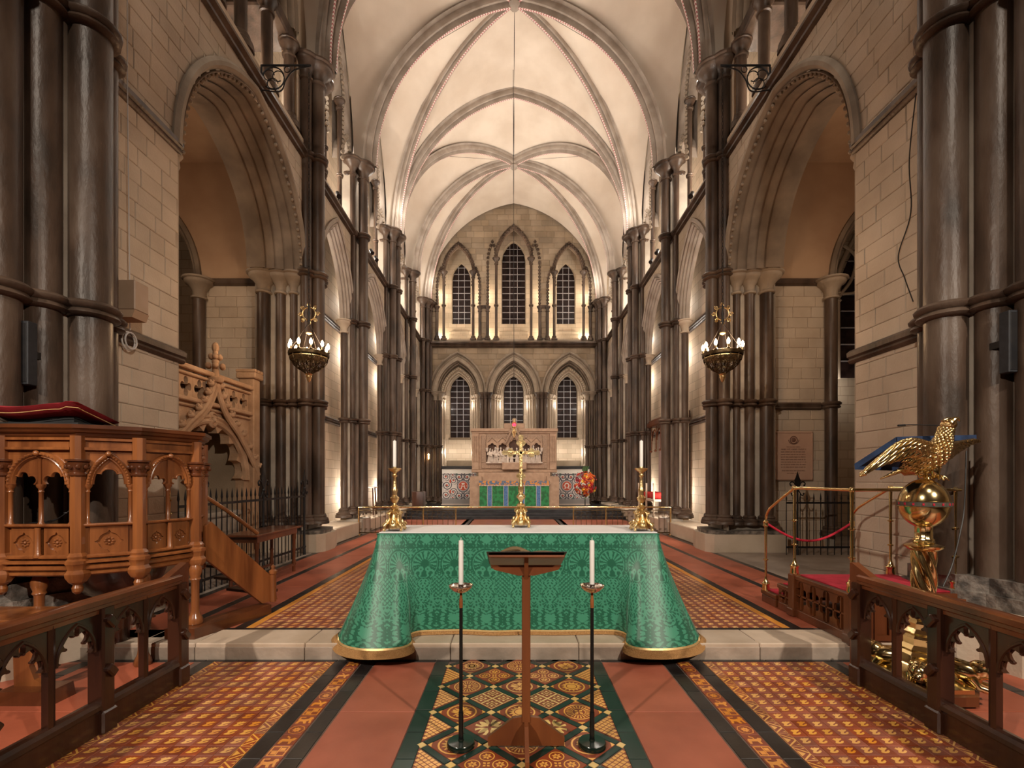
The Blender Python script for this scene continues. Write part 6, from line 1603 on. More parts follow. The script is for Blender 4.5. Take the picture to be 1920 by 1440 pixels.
wing([ep(1752, 838, 3.62), ep(1733, 829, 3.56), ep(1712, 824, 3.52), ep(1685, 830, 3.50), ep(1655, 852, 3.49), ep(1612, 893, 3.48)],
     [ep(1752, 862, 3.66), ep(1725, 862, 3.62), ep(1702, 858, 3.60), ep(1680, 866, 3.58), ep(1648, 876, 3.54), ep(1614, 893, 3.50)], 'near_wing')
wing([ep(1776, 835, 3.68), ep(1786, 832, 3.74), ep(1800, 829, 3.80), ep(1814, 826, 3.88), ep(1826, 824, 3.94), ep(1833, 827, 3.98)],
     [ep(1762, 872, 3.76), ep(1775, 866, 3.80), ep(1790, 854, 3.86), ep(1806, 843, 3.92), ep(1820, 834, 3.97), ep(1833, 828, 4.0)], 'far_wing', 8)
q = MB()
for k in range(6):
    a, b = ep(1716, 872, 3.80), ep(1650+k*9, 898-k*3, 3.95-.02*k); q.tube([a, a.lerp(b, .5)+Vector((0, -.006, .006)), b], [.016, .020, .006], 8)
q.build('tail', 'brass_chased', eg, smooth=True, angle=80)
q = MB()
for dx, dd in ((-10, .04), (12, -.03)):
    a, b = ep(1740+dx, 868, 3.74+dd), ep(1740+dx*1.2, 896, 3.70+dd); q.tube([a, a.lerp(b, .5), b], [.045, .036, .018], 12)
    for k in (-1, 0, 1): q.tube([b+Vector((0, 0, .012)), b+Vector((.02+.02*k, -.03, .008)), b+Vector((.04*k+.01, -.06, -.018))], [.016, .013, .005], 8)
q.build('legs_and_claws', 'brass', eg, smooth=True, angle=80)
bc = thing('book_rest_cloth', 'dark blue velvet cloth on a board over the back of the brass eagle', 'cloth', (3.2, 3.85, 1.9))
TL, TR, BR, BL = ep(1681, 822, 3.62), ep(1830, 818, 4.02), Vector((3.62, 4.28, 1.74)), ep(1603, 872, 3.86)
up_ = Vector((0, 0, .012))
q = MB()
for s_ in (0, 1):
    o_ = up_*s_
q.V = [tuple(p) for p in (TL, TR, BR, BL, TL+up_, TR+up_, BR+up_, BL+up_)]
for f in ((0, 3, 2, 1), (4, 5, 6, 7), (0, 1, 5, 4), (1, 2, 6, 5), (2, 3, 7, 6), (3, 0, 4, 7)): q.f(f)
q.build('board', 'blue_velvet', bc)
q = MB(); dn = Vector((0, 0, -.03)); q.quad(TL+Vector((0, -.004, .012)), TR+Vector((0, -.004, .012)), TR+dn+Vector((0, -.006, 0)), TL+dn+Vector((0, -.006, 0))); q.quad(BL+Vector((-.005, 0, .01)), TL+Vector((-.005, 0, .01)), TL+dn, BL+dn*1.3); q.quad(BL+Vector((0, 0, .012)), BR+Vector((0, 0, .012)), BR+dn, BL+dn*1.2)
q.build('hanging_hem', 'blue_velvet', bc)
q = MB(); q.tube([ep(1770, 798, 3.70), ep(1740, 797, 3.68), ep(1705, 796, 3.66), ep(1695, 797, 3.66)], .0035, 8); q.tube([ep(1697, 797, 3.66), ep(1684, 798, 3.65)], .008, 10); o = q.build('microphone', 'cable', smooth=True); tag(o, 'slim gooseneck microphone reaching out beside the brass eagle head', 'microphone')
q = MB(); q.tube(catmull([ep(1812, 845, 4.3), ep(1808, 950, 4.25), ep(1800, 1000, 4.2), ep(1785, 1060, 4.15), ep(1768, 1100, 4.1)], 8), .006, 6); o = q.build('lectern_cable', 'cable', smooth=True); tag(o, 'black cable running down the right crossing pier behind the eagle lectern', 'cable')
# ------------------------------------------------------------------ chandeliers, brackets
def chandelier(x, label):
    y = 8.13; t = thing('chandelier', label, 'chandelier', (x, y, 3.76), 'iron chandeliers'); zr = 3.76; R = .31
    q = MB(); q.lathe([(R, zr-.035), (R+.015, zr-.03), (R+.02, zr), (R+.015, zr+.03), (R, zr+.035), (R-.01, zr), (R, zr-.035)], (x, y, 0), 40); q.build('rim', 'iron_bronze', t, smooth=True, angle=50)
    q = MB(); q.lathe([(R-.02, zr-.07), (R-.005, zr-.065), (R-.005, zr-.05), (R-.02, zr-.045)], (x, y, 0), 40); q.build('gilt_band', 'gold', t, smooth=True)
    for k in range(12):
        a = 2*PI*k/12; U = Vector((math.cos(a), math.sin(a), 0)); V_ = Vector((-U.y, U.x, 0)); c = Vector((x, y, 0)); q = MB()
        q.tube(catmull([c+U*R+Vector((0, 0, zr-.02)), c+U*(R*.93)+Vector((0, 0, zr-.12)), c+U*(R*.66)+Vector((0, 0, zr-.22)), c+U*(R*.3)+Vector((0, 0, zr-.29)), c+U*.05+Vector((0, 0, zr-.33))], 5), .008, 6)
        for rr_, zz_, s2 in ((R*.95, -.09, .035), (R*.78, -.165, .04), (R*.5, -.24, .03)):
            q.tube(scroll(c+U*rr_+V_*.035+Vector((0, 0, zr+zz_)), s2, 1.4, V_, (0, 0, 1), 14), .006, 5); q.tube(scroll(c+U*rr_-V_*.035+Vector((0, 0, zr+zz_)), s2, 1.4, -V_, (0, 0, 1), 14), .006, 5)
        q.build('basket_rib', 'iron_bronze', t, smooth=True)
    q = MB(); q.lathe([(.02, zr-.30), (.06, zr-.33), (.045, zr-.36), (.05, zr-.38), (.035, zr-.41), (.03, zr-.44), (.005, zr-.47)], (x, y, 0), 16); q.build('pendant', 'gold', t, smooth=True)
    for k in range(10):
        a = 2*PI*(k+.3)/10; bx, by = x+R*math.cos(a), y+R*math.sin(a)
        q = MB(); q.lathe([(.012, zr+.02), (.026, zr+.035), (.028, zr+.045), (.012, zr+.055), (.012, zr+.095), (.008, zr+.10)], (bx, by, 0), 12); lh = q.build('lamp_holder', 'iron_bronze', t, smooth=True)
        q = MB(); q.lathe([(.008, zr+.098), (.020, zr+.115), (.027, zr+.145), (.022, zr+.175), (.010, zr+.198), (.001, zr+.212)], (bx, by, 0), 14); q.build('bulb', 'bulb', lh, smooth=True)
    for k in range(4):
        a = 2*PI*(k+.5)/4; q = MB(); q.tube([(x+R*math.cos(a), y+R*math.sin(a), zr+.03), (x+.02*math.cos(a), y+.02*math.sin(a), 4.28)], .0045, 6); q.build('hanging_rod', 'iron', t)
    q = MB(); q.lathe([(.008, 4.10), (.05, 4.12), (.055, 4.135), (.01, 4.15)], (x, y, 0), 16); q.build('smoke_cap', 'gold', t, smooth=True)
    q = MB(); zc = 4.46
    q.tube([(x+.11*math.cos(2*PI*k/24), y, zc+.11*math.sin(2*PI*k/24)) for k in range(24)], .010, 6, closed=True)
    for k in range(8):
        a = 2*PI*k/8; q.tube(scroll((x+.15*math.cos(a), y, zc+.15*math.sin(a)), .036, 1.4, (math.cos(a), 0, math.sin(a)), (-math.sin(a), 0, math.cos(a)), 14), .007, 5)
    q.build('scrolled_crown', 'gold', t, smooth=True)
    q = MB(); q.lathe([(.010, 4.27), (.030, 4.34), (.014, 4.40), (.028, 4.46), (.014, 4.52), (.022, 4.58), (.008, 4.62)], (x, y, 0), 12); q.build('spindle', 'iron', t, smooth=True)
    q = MB(); z = 4.60; k = 0
    while z < 8.62:
        U = Vector((1, 0, 0)) if k % 2 else Vector((0, 1, 0)); q.tube([(x+U.x*.016*math.cos(b), y+U.y*.016*math.cos(b), z+.03+.034*math.sin(b)) for b in [2*PI*j/8 for j in range(8)]], .0045, 4, closed=True); z += .056; k += 1
    q.build('chain', 'iron', t)
    return t
for s in (-1, 1):
    nm = ('north', 'south')[s > 0]
    chandelier(3.53*s, 'wrought iron bowl chandelier with ten glowing bulbs before the %s clustered pier' % nm)
    b = thing('iron_bracket', 'black scrolled iron bracket projecting from the %s gallery string and holding the chandelier chain' % nm, 'bracket', (4.4*s, 8.13, 8.6), 'iron brackets')
    U = Vector((-s, 0, 0)); O = Vector((4.34*s, 8.13, 8.26)); H = Vector((0, 0, 1)); q = MB()
    def BP(u, v): return O+U*u+H*v
    q.tube([BP(0, 0), BP(0, .44)], .016, 8); q.tube([BP(0, .44), BP(.85, .44)], .016, 8); q.build('arm', 'iron', b)
    q = MB(); q.tube(catmull([BP(0, .02), BP(.32, .0), BP(.42, .2), BP(.56, .36), BP(.84, .43)], 6), .012, 6); q.tube([BP(.2+.19*math.cos(2*PI*k/24), .22+.19*math.sin(2*PI*k/24)) for k in range(24)], .011, 6, closed=True)
    for a in (.4, 2.5, 4.6): q.tube([BP(.2+.09*math.cos(a)+.09*math.cos(2*PI*k/18), .22+.09*math.sin(a)+.09*math.sin(2*PI*k/18)) for k in range(16)], .008, 5)
    q.tube([BP(.44+.05*math.cos(2*PI*k/14), .37+.05*math.sin(2*PI*k/14)) for k in range(14)], .008, 5, closed=True); q.build('scrollwork', 'iron', b)
# ------------------------------------------------------------------ spotlights
def spotlight(p, tgt, label, lit=True):
    t = thing('spotlight', label, 'spotlight', p, 'gallery spotlights'); d = (Vector(tgt)-Vector(p)).normalized(); R = d.to_track_quat('Z', 'Y').to_matrix()
    q = MB(); q.lathe([(.03, -.12), (.05, -.10), (.055, .05), (.060, .055), (.060, .07), (.052, .07)], p, 18, T=R); q.build('housing', 'iron', t, smooth=True, angle=40)
    q = MB(); q.lathe([(.05, .062), (.001, .064)], p, 18, T=R); q.build('lamp_face', 'lamp_face' if lit else 'lead', t)
    q = MB(); q.tube([Vector(p)-Vector((0, 0, .02)), Vector(p)+Vector((0, 0, -.18))], .012, 8); q.build('stem', 'iron', t)
SPL = [(-4.28, 11.55, 8.52), (-4.28, 14.3, 8.45), (-4.28, 14.75, 8.45), (4.28, 11.55, 8.52), (4.28, 14.3, 8.45), (4.28, 14.9, 8.45)]
SLB = ['lit spotlight on the north gallery string just beyond the nearest pier', 'lit spotlight on the north gallery string beyond the second pier, first of two', 'lit spotlight on the north gallery string beyond the second pier, farther of two', 'lit spotlight on the south gallery string just beyond the nearest pier', 'lit spotlight on the south gallery string beyond the second pier, first of two', 'lit spotlight on the south gallery string beyond the second pier, farther of two']
for p, l in zip(SPL, SLB): spotlight(p, (p[0]*.3, p[1]-3.5, 3), l)
# ------------------------------------------------------------------ column loudspeakers, wall box
for s in (-1, 1):
    x = (4.24 if s < 0 else 4.20)*s
    c = Vector((WX(50, 4.12), 4.12, 0)) if s < 0 else Vector((WX(1894, 4.10), 4.10, 0)); z0, z1 = (WZ(722, 4.12), WZ(603, 4.12)) if s < 0 else (WZ(699, 4.1), WZ(583, 4.1))
    t = thing('column_speaker', 'slim black column loudspeaker fixed between the shafts of the %s crossing pier' % ('north' if s < 0 else 'south'), 'loudspeaker', (c.x, c.y, z0), 'column loudspeakers')
    q = MB(); q.box(c.x-.038, c.x+.038, c.y-.03, c.y+.06, z0, z1, b=.006); q.build('case', 'speaker', t); q = MB(); q.box(c.x-.03, c.x+.03, c.y-.034, c.y-.028, z0+.02, z1-.02, b=.002)
    q.build('grille', 'iron', t); q = MB(); q.box(c.x-.02, c.x+.02, c.y+.05, c.y+.16, (z0+z1)/2-.03, (z0+z1)/2+.03); q.build('mount', 'iron', t)
t = thing('wall_speaker', 'buff painted wall loudspeaker beside the north crossing pier', 'loudspeaker', (-4.2, 5.35, 3.5))
q = MB(); q.box(-4.38, -4.10, 5.10, 5.30, 3.46, 3.78, b=.01); q.build('case', 'box_paint', t); q = MB(); q.prism([[(0, 0), (.28, 0), (.25, -.08), (.04, -.08)]], (-4.38, 5.10, 3.46), (1, 0, 0), (0, 0, 1), (0, .2, 0)); q.build('sloped_base', 'plaster_tan', t)
q = MB(); q.tube([(-4.33+.0, 5.30+.09*math.cos(a), 3.18+.10*math.sin(a)) for a in lin(0, 2*PI, 20)]+[(-4.30, 5.30+.08*math.cos(a), 3.18+.09*math.sin(a)) for a in lin(0, 2*PI, 20)], .009, 6); q.tube([(-4.3, 5.25, 8.4), (-4.3, 5.25, 6), (-4.31, 5.3, 3.3)], .006, 5); o = q.build('cable_coil', 'white_plastic', smooth=True); tag(o, 'coiled pale cable hanging below the buff wall loudspeaker', 'cable')
q = MB(); q.tube(catmull([(4.37, 5.22, 5.9), (4.36, 5.30, 5.2), (4.36, 5.28, 4.6), (4.36, 5.45, 4.2), (4.36, 5.36, 3.9), (4.36, 5.25, 3.6)], 8), .006, 5); o = q.build('wall_cable', 'cable', smooth=True); tag(o, 'loose dark cable looping down the south ashlar wall beside the crossing pier', 'cable')
# ------------------------------------------------------------------ marble plaque
px0, px1, py0, py1, dd = 1449, 1523, 809, 901, 10.28
x0, x1, z0, z1 = WX(px0, dd), WX(px1, dd), WZ(py1, dd), WZ(py0, dd)
t = thing('memorial_plaque', 'pinkish marble memorial tablet with crest and lines of lettering behind the iron gate', 'plaque', ((x0+x1)/2, 10.26, z0))
q = MB(); q.box(x0, x1, 10.24, 10.304, z0, z1, b=.012); q.build('tablet', 'plaque', t)
q = MB(); w_ = .018
for a in ((x0+.02, x0+.02+w_, z0+.02, z1-.02), (x1-.02-w_, x1-.02, z0+.02, z1-.02), (x0+.02, x1-.02, z0+.02, z0+.02+w_), (x0+.02, x1-.02, z1-.02-w_, z1-.02)): q.box(a[0], a[1], 10.228, 10.245, a[2], a[3], b=.003)
q.build('border', 'plaque', t)
cx_ = (x0+x1)/2; q = MB(); zc = z1-.185; q.tube([(cx_+.075*math.cos(a), 10.236, zc+.075*math.sin(a)) for a in lin(0, 2*PI, 20)], .009, 6); q.lathe([(.052, 0), (.03, .012), (.001, .016)], (cx_, 10.24, zc), 16, T=Matrix.Rotation(PI/2, 3, 'X')); q.tube([(cx_+.11*math.cos(a), 10.236, zc+.0+.09*math.sin(a)) for a in lin(PI, 2*PI, 12)], .008, 6); q.build('crest', 'plaque_ink', t, smooth=True)
r6 = random.Random(12)
def cut_line(x, y, z, width, h):
    """one row of incised lettering: too soft in the photo to read, so only its rhythm of strokes and word gaps"""
    m = MB(); u = -width/2
    while u < width/2-.01:
        n = r6.randrange(3, 9)
        for k in range(n):
            if u > width/2-.01: break
            w_ = h*r6.uniform(.12, .2); m.box(x+u, x+u+w_, y, y+.004, z, z+h)
            if r6.random() < .6: m.box(x+u, x+u+h*.5, y, y+.004, *((z+h*.85, z+h) if r6.random() < .5 else (z, z+h*.15)))
            u += h*.62
        u += h*.6
    m.build('lettering', 'plaque_ink', t, fix=False)
for k, (w2, sz) in enumerate(((.30, .016), (.54, .026), (.54, .020), (.54, .020), (.54, .020), (.54, .020), (.54, .020), (.54, .020), (.54, .020))): cut_line(cx_, 10.236, z1-.345-k*.0545, w2, sz)
for k, w2 in enumerate((.50, .28)): cut_line(cx_, 10.236, z1-.345-(9.4+k)*.0545, w2, .018)
# ------------------------------------------------------------------ traceried stone tomb on the left
XT = -5.25
tm = thing('stone_tomb', 'carved stone tomb canopy with crocketed ogee arch and pierced parapet behind the pulpit', 'tomb', (XT, 8.2, 0))
def TM(m, nm, mt='tomb', sm=True): return m.build(nm, mt, tm, smooth=sm, angle=40)
yc = 8.2; A2, H2, zs = 1.0, .98, 1.62
f = foils(A2, H2, 7, .16, 90, 1.3)
poly = [(6.4, .15), (yc-A2, .15), (yc-A2, zs)]+[(yc+x, zs+z) for x, z in f[1:-1]]+[(yc+A2, zs), (yc+A2, .15), (9.55, .15), (9.55, 2.9), (6.4, 2.9)]
q = MB(); q.prism([poly], (XT, 0, 0), (0, 1, 0), (0, 0, 1), (-.16, 0, 0)); TM(q, 'canopy_front', sm=False)
q = MB(); q.sweep([(.10, 0), (.09, .05), (.05, .07), (.02, .04), (-.02, .07), (-.06, .05), (-.08, 0)], [((XT, yc+x, zs+z), (0, nx, nz), (1, 0, 0)) for x, z, nx, nz in arch(A2+.04, H2+.05, 20)]); TM(q, 'arch_moulding')
for sg in (-1, 1):
    og = catmull([(XT+.05, yc+sg*1.42, 1.72), (XT+.06, yc+sg*1.15, 2.05), (XT+.07, yc+sg*.72, 2.48), (XT+.07, yc+sg*.34, 2.78), (XT+.07, yc+sg*.12, 3.08), (XT+.07, yc, 3.40)], 8)
    q = MB(); q.tube(og, .055, 8); q.tube([p+Vector((.03, sg*-.05, -.05)) for p in og], .03, 6); TM(q, 'ogee_moulding')
    for k in range(3, len(og)-2, 4):
        q = MB(); p = og[k]+Vector((.02, sg*.07, .06)); q.ball(p, .055, 8, sy=1.3); q.ball(p+Vector((.02, sg*.05, .035)), .032, 6); q.ball(p+Vector((.02, -sg*.03, .05)), .028, 6); TM(q, 'crocket', 'tomb')
q = MB(); q.lathe([(.10, 3.30), (.13, 3.34), (.13, 3.38), (.06, 3.40), (.05, 3.55), (.04, 3.90)], (XT+.08, yc, 0), 10)
for z_, r_ in ((3.58, .12), (3.74, .07)):
    for k in range(6): q.ball((XT+.08+r_*math.cos(k*PI/3), yc+r_*math.sin(k*PI/3), z_), .05, 8)
q.ball((XT+.08, yc, 3.90), .06, 8, sz=1.6); q.ball((XT+.08, yc, 3.66), .06, 8); TM(q, 'finial')
q = MB(); q.lathe([(.14, 0), (.14, .02), (.10, .05), (.09, .02)], (XT+.02, yc, 2.66), 16, T=Matrix.Rotation(PI/2, 3, 'Y')); q.ball((XT+.05, yc, 2.66), .05, 8); TM(q, 'roundel')
q = MB()
for zz_, h_, o_ in ((3.38, .08, .10), (3.30, .05, .05), (2.88, .07, .09), (2.80, .04, .05), (2.46, .05, .04)):
    if zz_ > 2.5: q.box(XT-.02, XT+o_, 6.4, 9.40, zz_, zz_+h_, b=.015)
TM(q, 'string_moulding', sm=False)
for k in range(9):
    y0 = 6.45+k*.325; 
    if abs(y0+.15-yc) < .14: continue
    hole = []
    for i in range(40):
        an = 2*PI*i/40; rr_ = .045+.085*abs(math.cos(2*an))**.6; hole.append((rr_*math.cos(an+PI/4*0)*1.0, rr_*math.sin(an)*1.25))
    c0 = y0+.15; q = MB(); q.prism([[(-.16, -.17), (.16, -.17), (.16, .19), (-.16, .19)], hole[::-1]], (XT, c0, 3.12), (0, 1, 0), (0, 0, 1), (-.10, 0, 0)); TM(q, 'quatrefoil_panel', sm=False)
q = MB(); q.box(XT-.16, XT-.14, 6.4, 9.4, 2.95, 3.3); q.build('parapet_shade', 'niche_dark', tm)  # dark sheet painting in the shade behind the quatrefoil holes
q = MB(); q.box(XT-.2, XT+.10, 9.38, 9.62, .15, 3.62, b=.02); q.box(XT-.24, XT+.15, 9.34, 9.66, 3.62, 3.74, b=.02)
for k in range(3): q.box(XT-.24, XT+.15, 9.34+k*.12, 9.34+k*.12+.07, 3.74, 3.80, b=.01)
TM(q, 'end_buttress', sm=False)
q = MB(); q.box(XT-.95, XT-.90, 6.6, 9.5, .15, 2.9); q.box(XT-.9, XT-.16, 6.5, 7.2, .15, 2.9); q.box(XT-.9, XT-.16, 9.2, 9.5, .15, 2.9); q.box(XT-.9, XT-.16, 7.2, 9.2, 2.75, 2.85); TM(q, 'recess', 'stone_tan', sm=False)
q = MB(); q.box(XT-.75, XT-.05, 7.25, 9.15, .15, .95, b=.02); q.box(XT-.8, XT, 7.22, 9.18, .95, 1.05, b=.03); TM(q, 'tomb_chest', 'stone_grey', sm=False)
# ------------------------------------------------------------------ sanctuary
RX, RY = .02, 20.55
rd = thing('reredos', 'carved pinkish stone reredos with arcaded relief behind the high altar', 'reredos', (RX, RY, SF))
def RB(x0, x1, y0, y1, z0, z1, name, mt='reredos', b=.02):
    q = MB(); q.box(RX+x0, RX+x1, RY+y0, RY+y1, z0, z1, b=b); return q.build(name, mt, rd)
ZB = 2.02
RB(-1.80, 1.80, .0, .35, ZB, 3.66, 'slab'); RB(-1.88, 1.88, -.10, .40, 3.66, 3.80, 'cornice'); RB(-1.84, 1.84, -.05, .38, 3.58, 3.66, 'cornice_moulding')
RB(-.45, .45, -.06, .35, 3.80, 4.02, 'cresting'); RB(-1.84, 1.84, -.08, .36, ZB-.12, ZB, 'base_moulding')
for s in (-1, 1):
    RB(s*1.80-.12 if s < 0 else 1.56, s*1.56+.0 if s < 0 else 1.92, -.12, .2, ZB, 3.60, 'buttress') if False else RB(*(sorted((s*1.52, s*1.82))), -.10, .1, ZB, 3.58, 'buttress')
    q = MB()
    for x in (s*1.58, s*1.67, s*1.76): q.lathe([(.035, ZB+.35), (.03, ZB+.4), (.03, 3.4), (.04, 3.45)], (RX+x, RY-.11, 0), 8)
    q.build('colonnettes', 'reredos', rd, smooth=True)
    q = MB(); q.prism([[(0, 0), (.50, 0), (.50, 1.22), (.46, 1.28), (0, 1.28)]], (RX+s*1.36, RY-.75, SF), (s, 0, 0), (0, 0, 1), (0, 1.0, 0)); q.build('side_block', 'reredos', rd)
RB(-1.42, 1.42, -.05, .0, ZB+.05, ZB+.30, 'carved_border', 'reredos_carved'); RB(-1.42, -1.20, -.05, .0, ZB+.3, 3.5, 'carved_border', 'reredos_carved'); RB(1.20, 1.42, -.05, .0, ZB+.3, 3.5, 'carved_border', 'reredos_carved'); RB(-1.2, 1.2, -.05, .0, 3.30, 3.55, 'carved_border', 'reredos_carved')
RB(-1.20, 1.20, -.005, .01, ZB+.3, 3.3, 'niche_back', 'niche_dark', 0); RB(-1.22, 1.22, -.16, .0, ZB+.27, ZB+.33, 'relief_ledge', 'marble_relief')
# arcade of the relief: four small arches and the gabled centre
q = MB(); xs = [-1.18, -.72, -.28, .28, .72, 1.18]; outl = [(-1.2, 2.95)]
for a, b in zip(xs[:-1], xs[1:]):
    c = (a+b)/2; w_ = (b-a)/2-.03; big = abs(c) < .1; h = .46 if big else .22
    outl += [(c-w_, 2.95)]+[(c+x, 2.95+z) for x, z in foils(w_, h, 3, .05, 24, 1.2)[1:-1]]+[(c+w_, 2.95)]
outl += [(1.2, 2.95), (1.2, 3.34), (.34, 3.34), (.30, 3.5), (-.30, 3.5), (-.34, 3.34), (-1.2, 3.34)]
q.prism([outl], (RX, RY-.12, 0), (1, 0, 0), (0, 0, 1), (0, .10, 0)); q.build('arcade', 'reredos', rd)
q = MB()
for s in (-1, 1): q.tube([(RX+s*.40, RY-.16, 3.12), (RX, RY-.18, 3.92)], .045, 8); q.tube([(RX+s*.30, RY-.15, 3.06), (RX, RY-.16, 3.62)], .03, 8)
for s in (-1, 1):
    for k in range(5): q.ball((RX+s*(.40-.08*k)+s*.05, RY-.16, 3.16+.16*k), .045, 6)
    for c in (-.95, -.5, .5, .95): q.tube([(RX+c-s*.2, RY-.13, 3.20), (RX+c, RY-.14, 3.42)], .018, 6)
q.tube([(RX, RY-.17, 3.9), (RX, RY-.17, 4.05)], .03, 8); q.ball((RX, RY-.17, 4.14), .10, 12, sy=.4); q.build('gable', 'reredos_carved', rd, smooth=True)
for x in (-.28, .28):
    q = MB(); q.lathe([(.06, ZB+.30), (.045, ZB+.36), (.045, 2.86), (.08, 2.93), (.09, 2.97)], (RX+x, RY-.16, 0), 10); q.build('column', 'marble_relief', rd, smooth=True)
for x in (-.72, .72, -1.17, 1.17):
    q = MB(); q.lathe([(.01, 2.78), (.05, 2.83), (.06, 2.93), (.07, 2.96)], (RX+x, RY-.12, 0), 10); q.build('corbel', 'marble_relief', rd, smooth=True)
r3 = random.Random(4)
def figure(x, y, z, h, lean, bow):
    """robed carved figure, one continuous surface"""
    m = MB(); U = Vector((lean, -bow, 0)); P = []; Rr = []
    for t_, r_ in ((0, .115), (.15, .105), (.35, .085), (.5, .075), (.62, .085), (.70, .088), (.77, .060), (.80, .036), (.83, .036), (.88, .050), (.93, .052), (.97, .040), (1.0, .012)):
        P.append(Vector((x, y, z))+U*(t_*t_)*h+Vector((0, 0, h*t_))); Rr.append(r_*h/.6*.62)
    m.tube(P, Rr, 12, flat=.8); s_ = 1 if lean >= 0 else -1
    for sd in (-1, 1):
        sh = P[5]+Vector((sd*.07*h/.6, 0, 0)); m.tube([sh, sh+Vector((sd*.03+lean*.1, -.05, -.10)), sh+Vector((lean*.35+s_*.03, -.09, -.10+.03*sd))], [.030, .026, .014], 8)
    for k in range(5):
        a = -2.6+k*.52; m.tube([P[0]+Vector((math.cos(a)*.08, math.sin(a)*.07, 0)), P[3]+Vector((math.cos(a)*.045, math.sin(a)*.045, 0))], [.016, .008], 6)
    return m.build('carved_figure', 'marble_relief', rd, smooth=True, angle=80)
for (x, dy, h, le, bo) in ((-1.08, -.05, .60, .14, .05), (-.98, -.10, .55, .12, .1), (-.84, -.03, .66, .08, .0), (-.76, -.10, .50, .1, .12), (-.60, -.04, .64, .06, .02), (-.48, -.10, .55, .1, .1), (-.38, -.04, .60, .1, .03), (-.12, -.09, .62, .05, .05), (.12, -.09, .62, -.05, .05), (.40, -.04, .62, -.1, .03), (.50, -.10, .56, -.1, .1), (.62, -.04, .60, -.05, .02), (.76, -.10, .55, -.08, .12), (.84, -.03, .74, -.06, 0), (.98, -.10, .60, -.12, .1), (1.08, -.05, .64, -.14, .05)): figure(RX+x, RY-.02+dy, ZB+.33, h, le*.6, bo*.6)
q = MB(); q.box(RX-.75, RX+.75, RY-.14, RY-.03, 2.50, 2.54, b=.01)
for k in range(10): q.ball((RX-.7+.155*k, RY-.13, 2.55), .035, 8, sz=.6)
q.build('carved_table', 'marble_relief', rd, smooth=True)
RB(-.52, .52, -.36, -.02, ZB, ZB+.30, 'tabernacle_plinth')
# high altar
ha = thing('high_altar', 'high altar with green frontal, four blue orphreys and patterned superfrontal', 'altar', (RX, RY-.7, SF))
q = MB(); q.box(RX-1.45, RX+1.45, RY-.80, RY-.10, SF, 1.40, b=.01); q.build('altar_block', 'stone_grey', ha)
q = MB(); q.box(RX-1.5, RX+1.5, RY-.84, RY-.08, 1.40, 1.50, b=.015); q.build('mensa', 'reredos', ha); q = MB(); q.box(RX-1.52, RX+1.52, RY-.5, RY-.06, 1.5, ZB-.12, b=.02); q.build('gradine', 'reredos', ha)
q = MB(); q.box(RX-1.44, RX+1.44, RY-.835, RY-.81, SF+.03, 1.36, b=.004); q.build('frontal', 'green_frontal', ha)
q = MB(); q.box(RX-1.46, RX+1.46, RY-.86, RY-.835, 1.37, 1.55, b=.004); q.build('superfrontal', 'superfrontal', ha)
for x in (-1.02, -.35, .33, 1.0):
    q = MB(); q.box(RX+x-.085, RX+x+.085, RY-.845, RY-.836, SF+.04, 1.36, b=.003); q.build('blue_orphrey', 'blue_band', ha)
    q = MB(); q.box(RX+x-.10, RX+x-.085, RY-.848, RY-.836, SF+.04, 1.36); q.box(RX+x+.085, RX+x+.10, RY-.848, RY-.836, SF+.04, 1.36); q.build('orphrey_braid', 'plaque_white', ha)
q = MB()
for k in range(48): q.box(RX-1.45+k*.0604, RX-1.45+k*.0604+.038, RY-.85, RY-.836, SF+.0, SF+.04); q.box(RX-1.45+k*.0604, RX-1.45+k*.0604+.038, RY-.872, RY-.86, 1.335, 1.37)
q.build('fringe', 'plaque_white', ha)
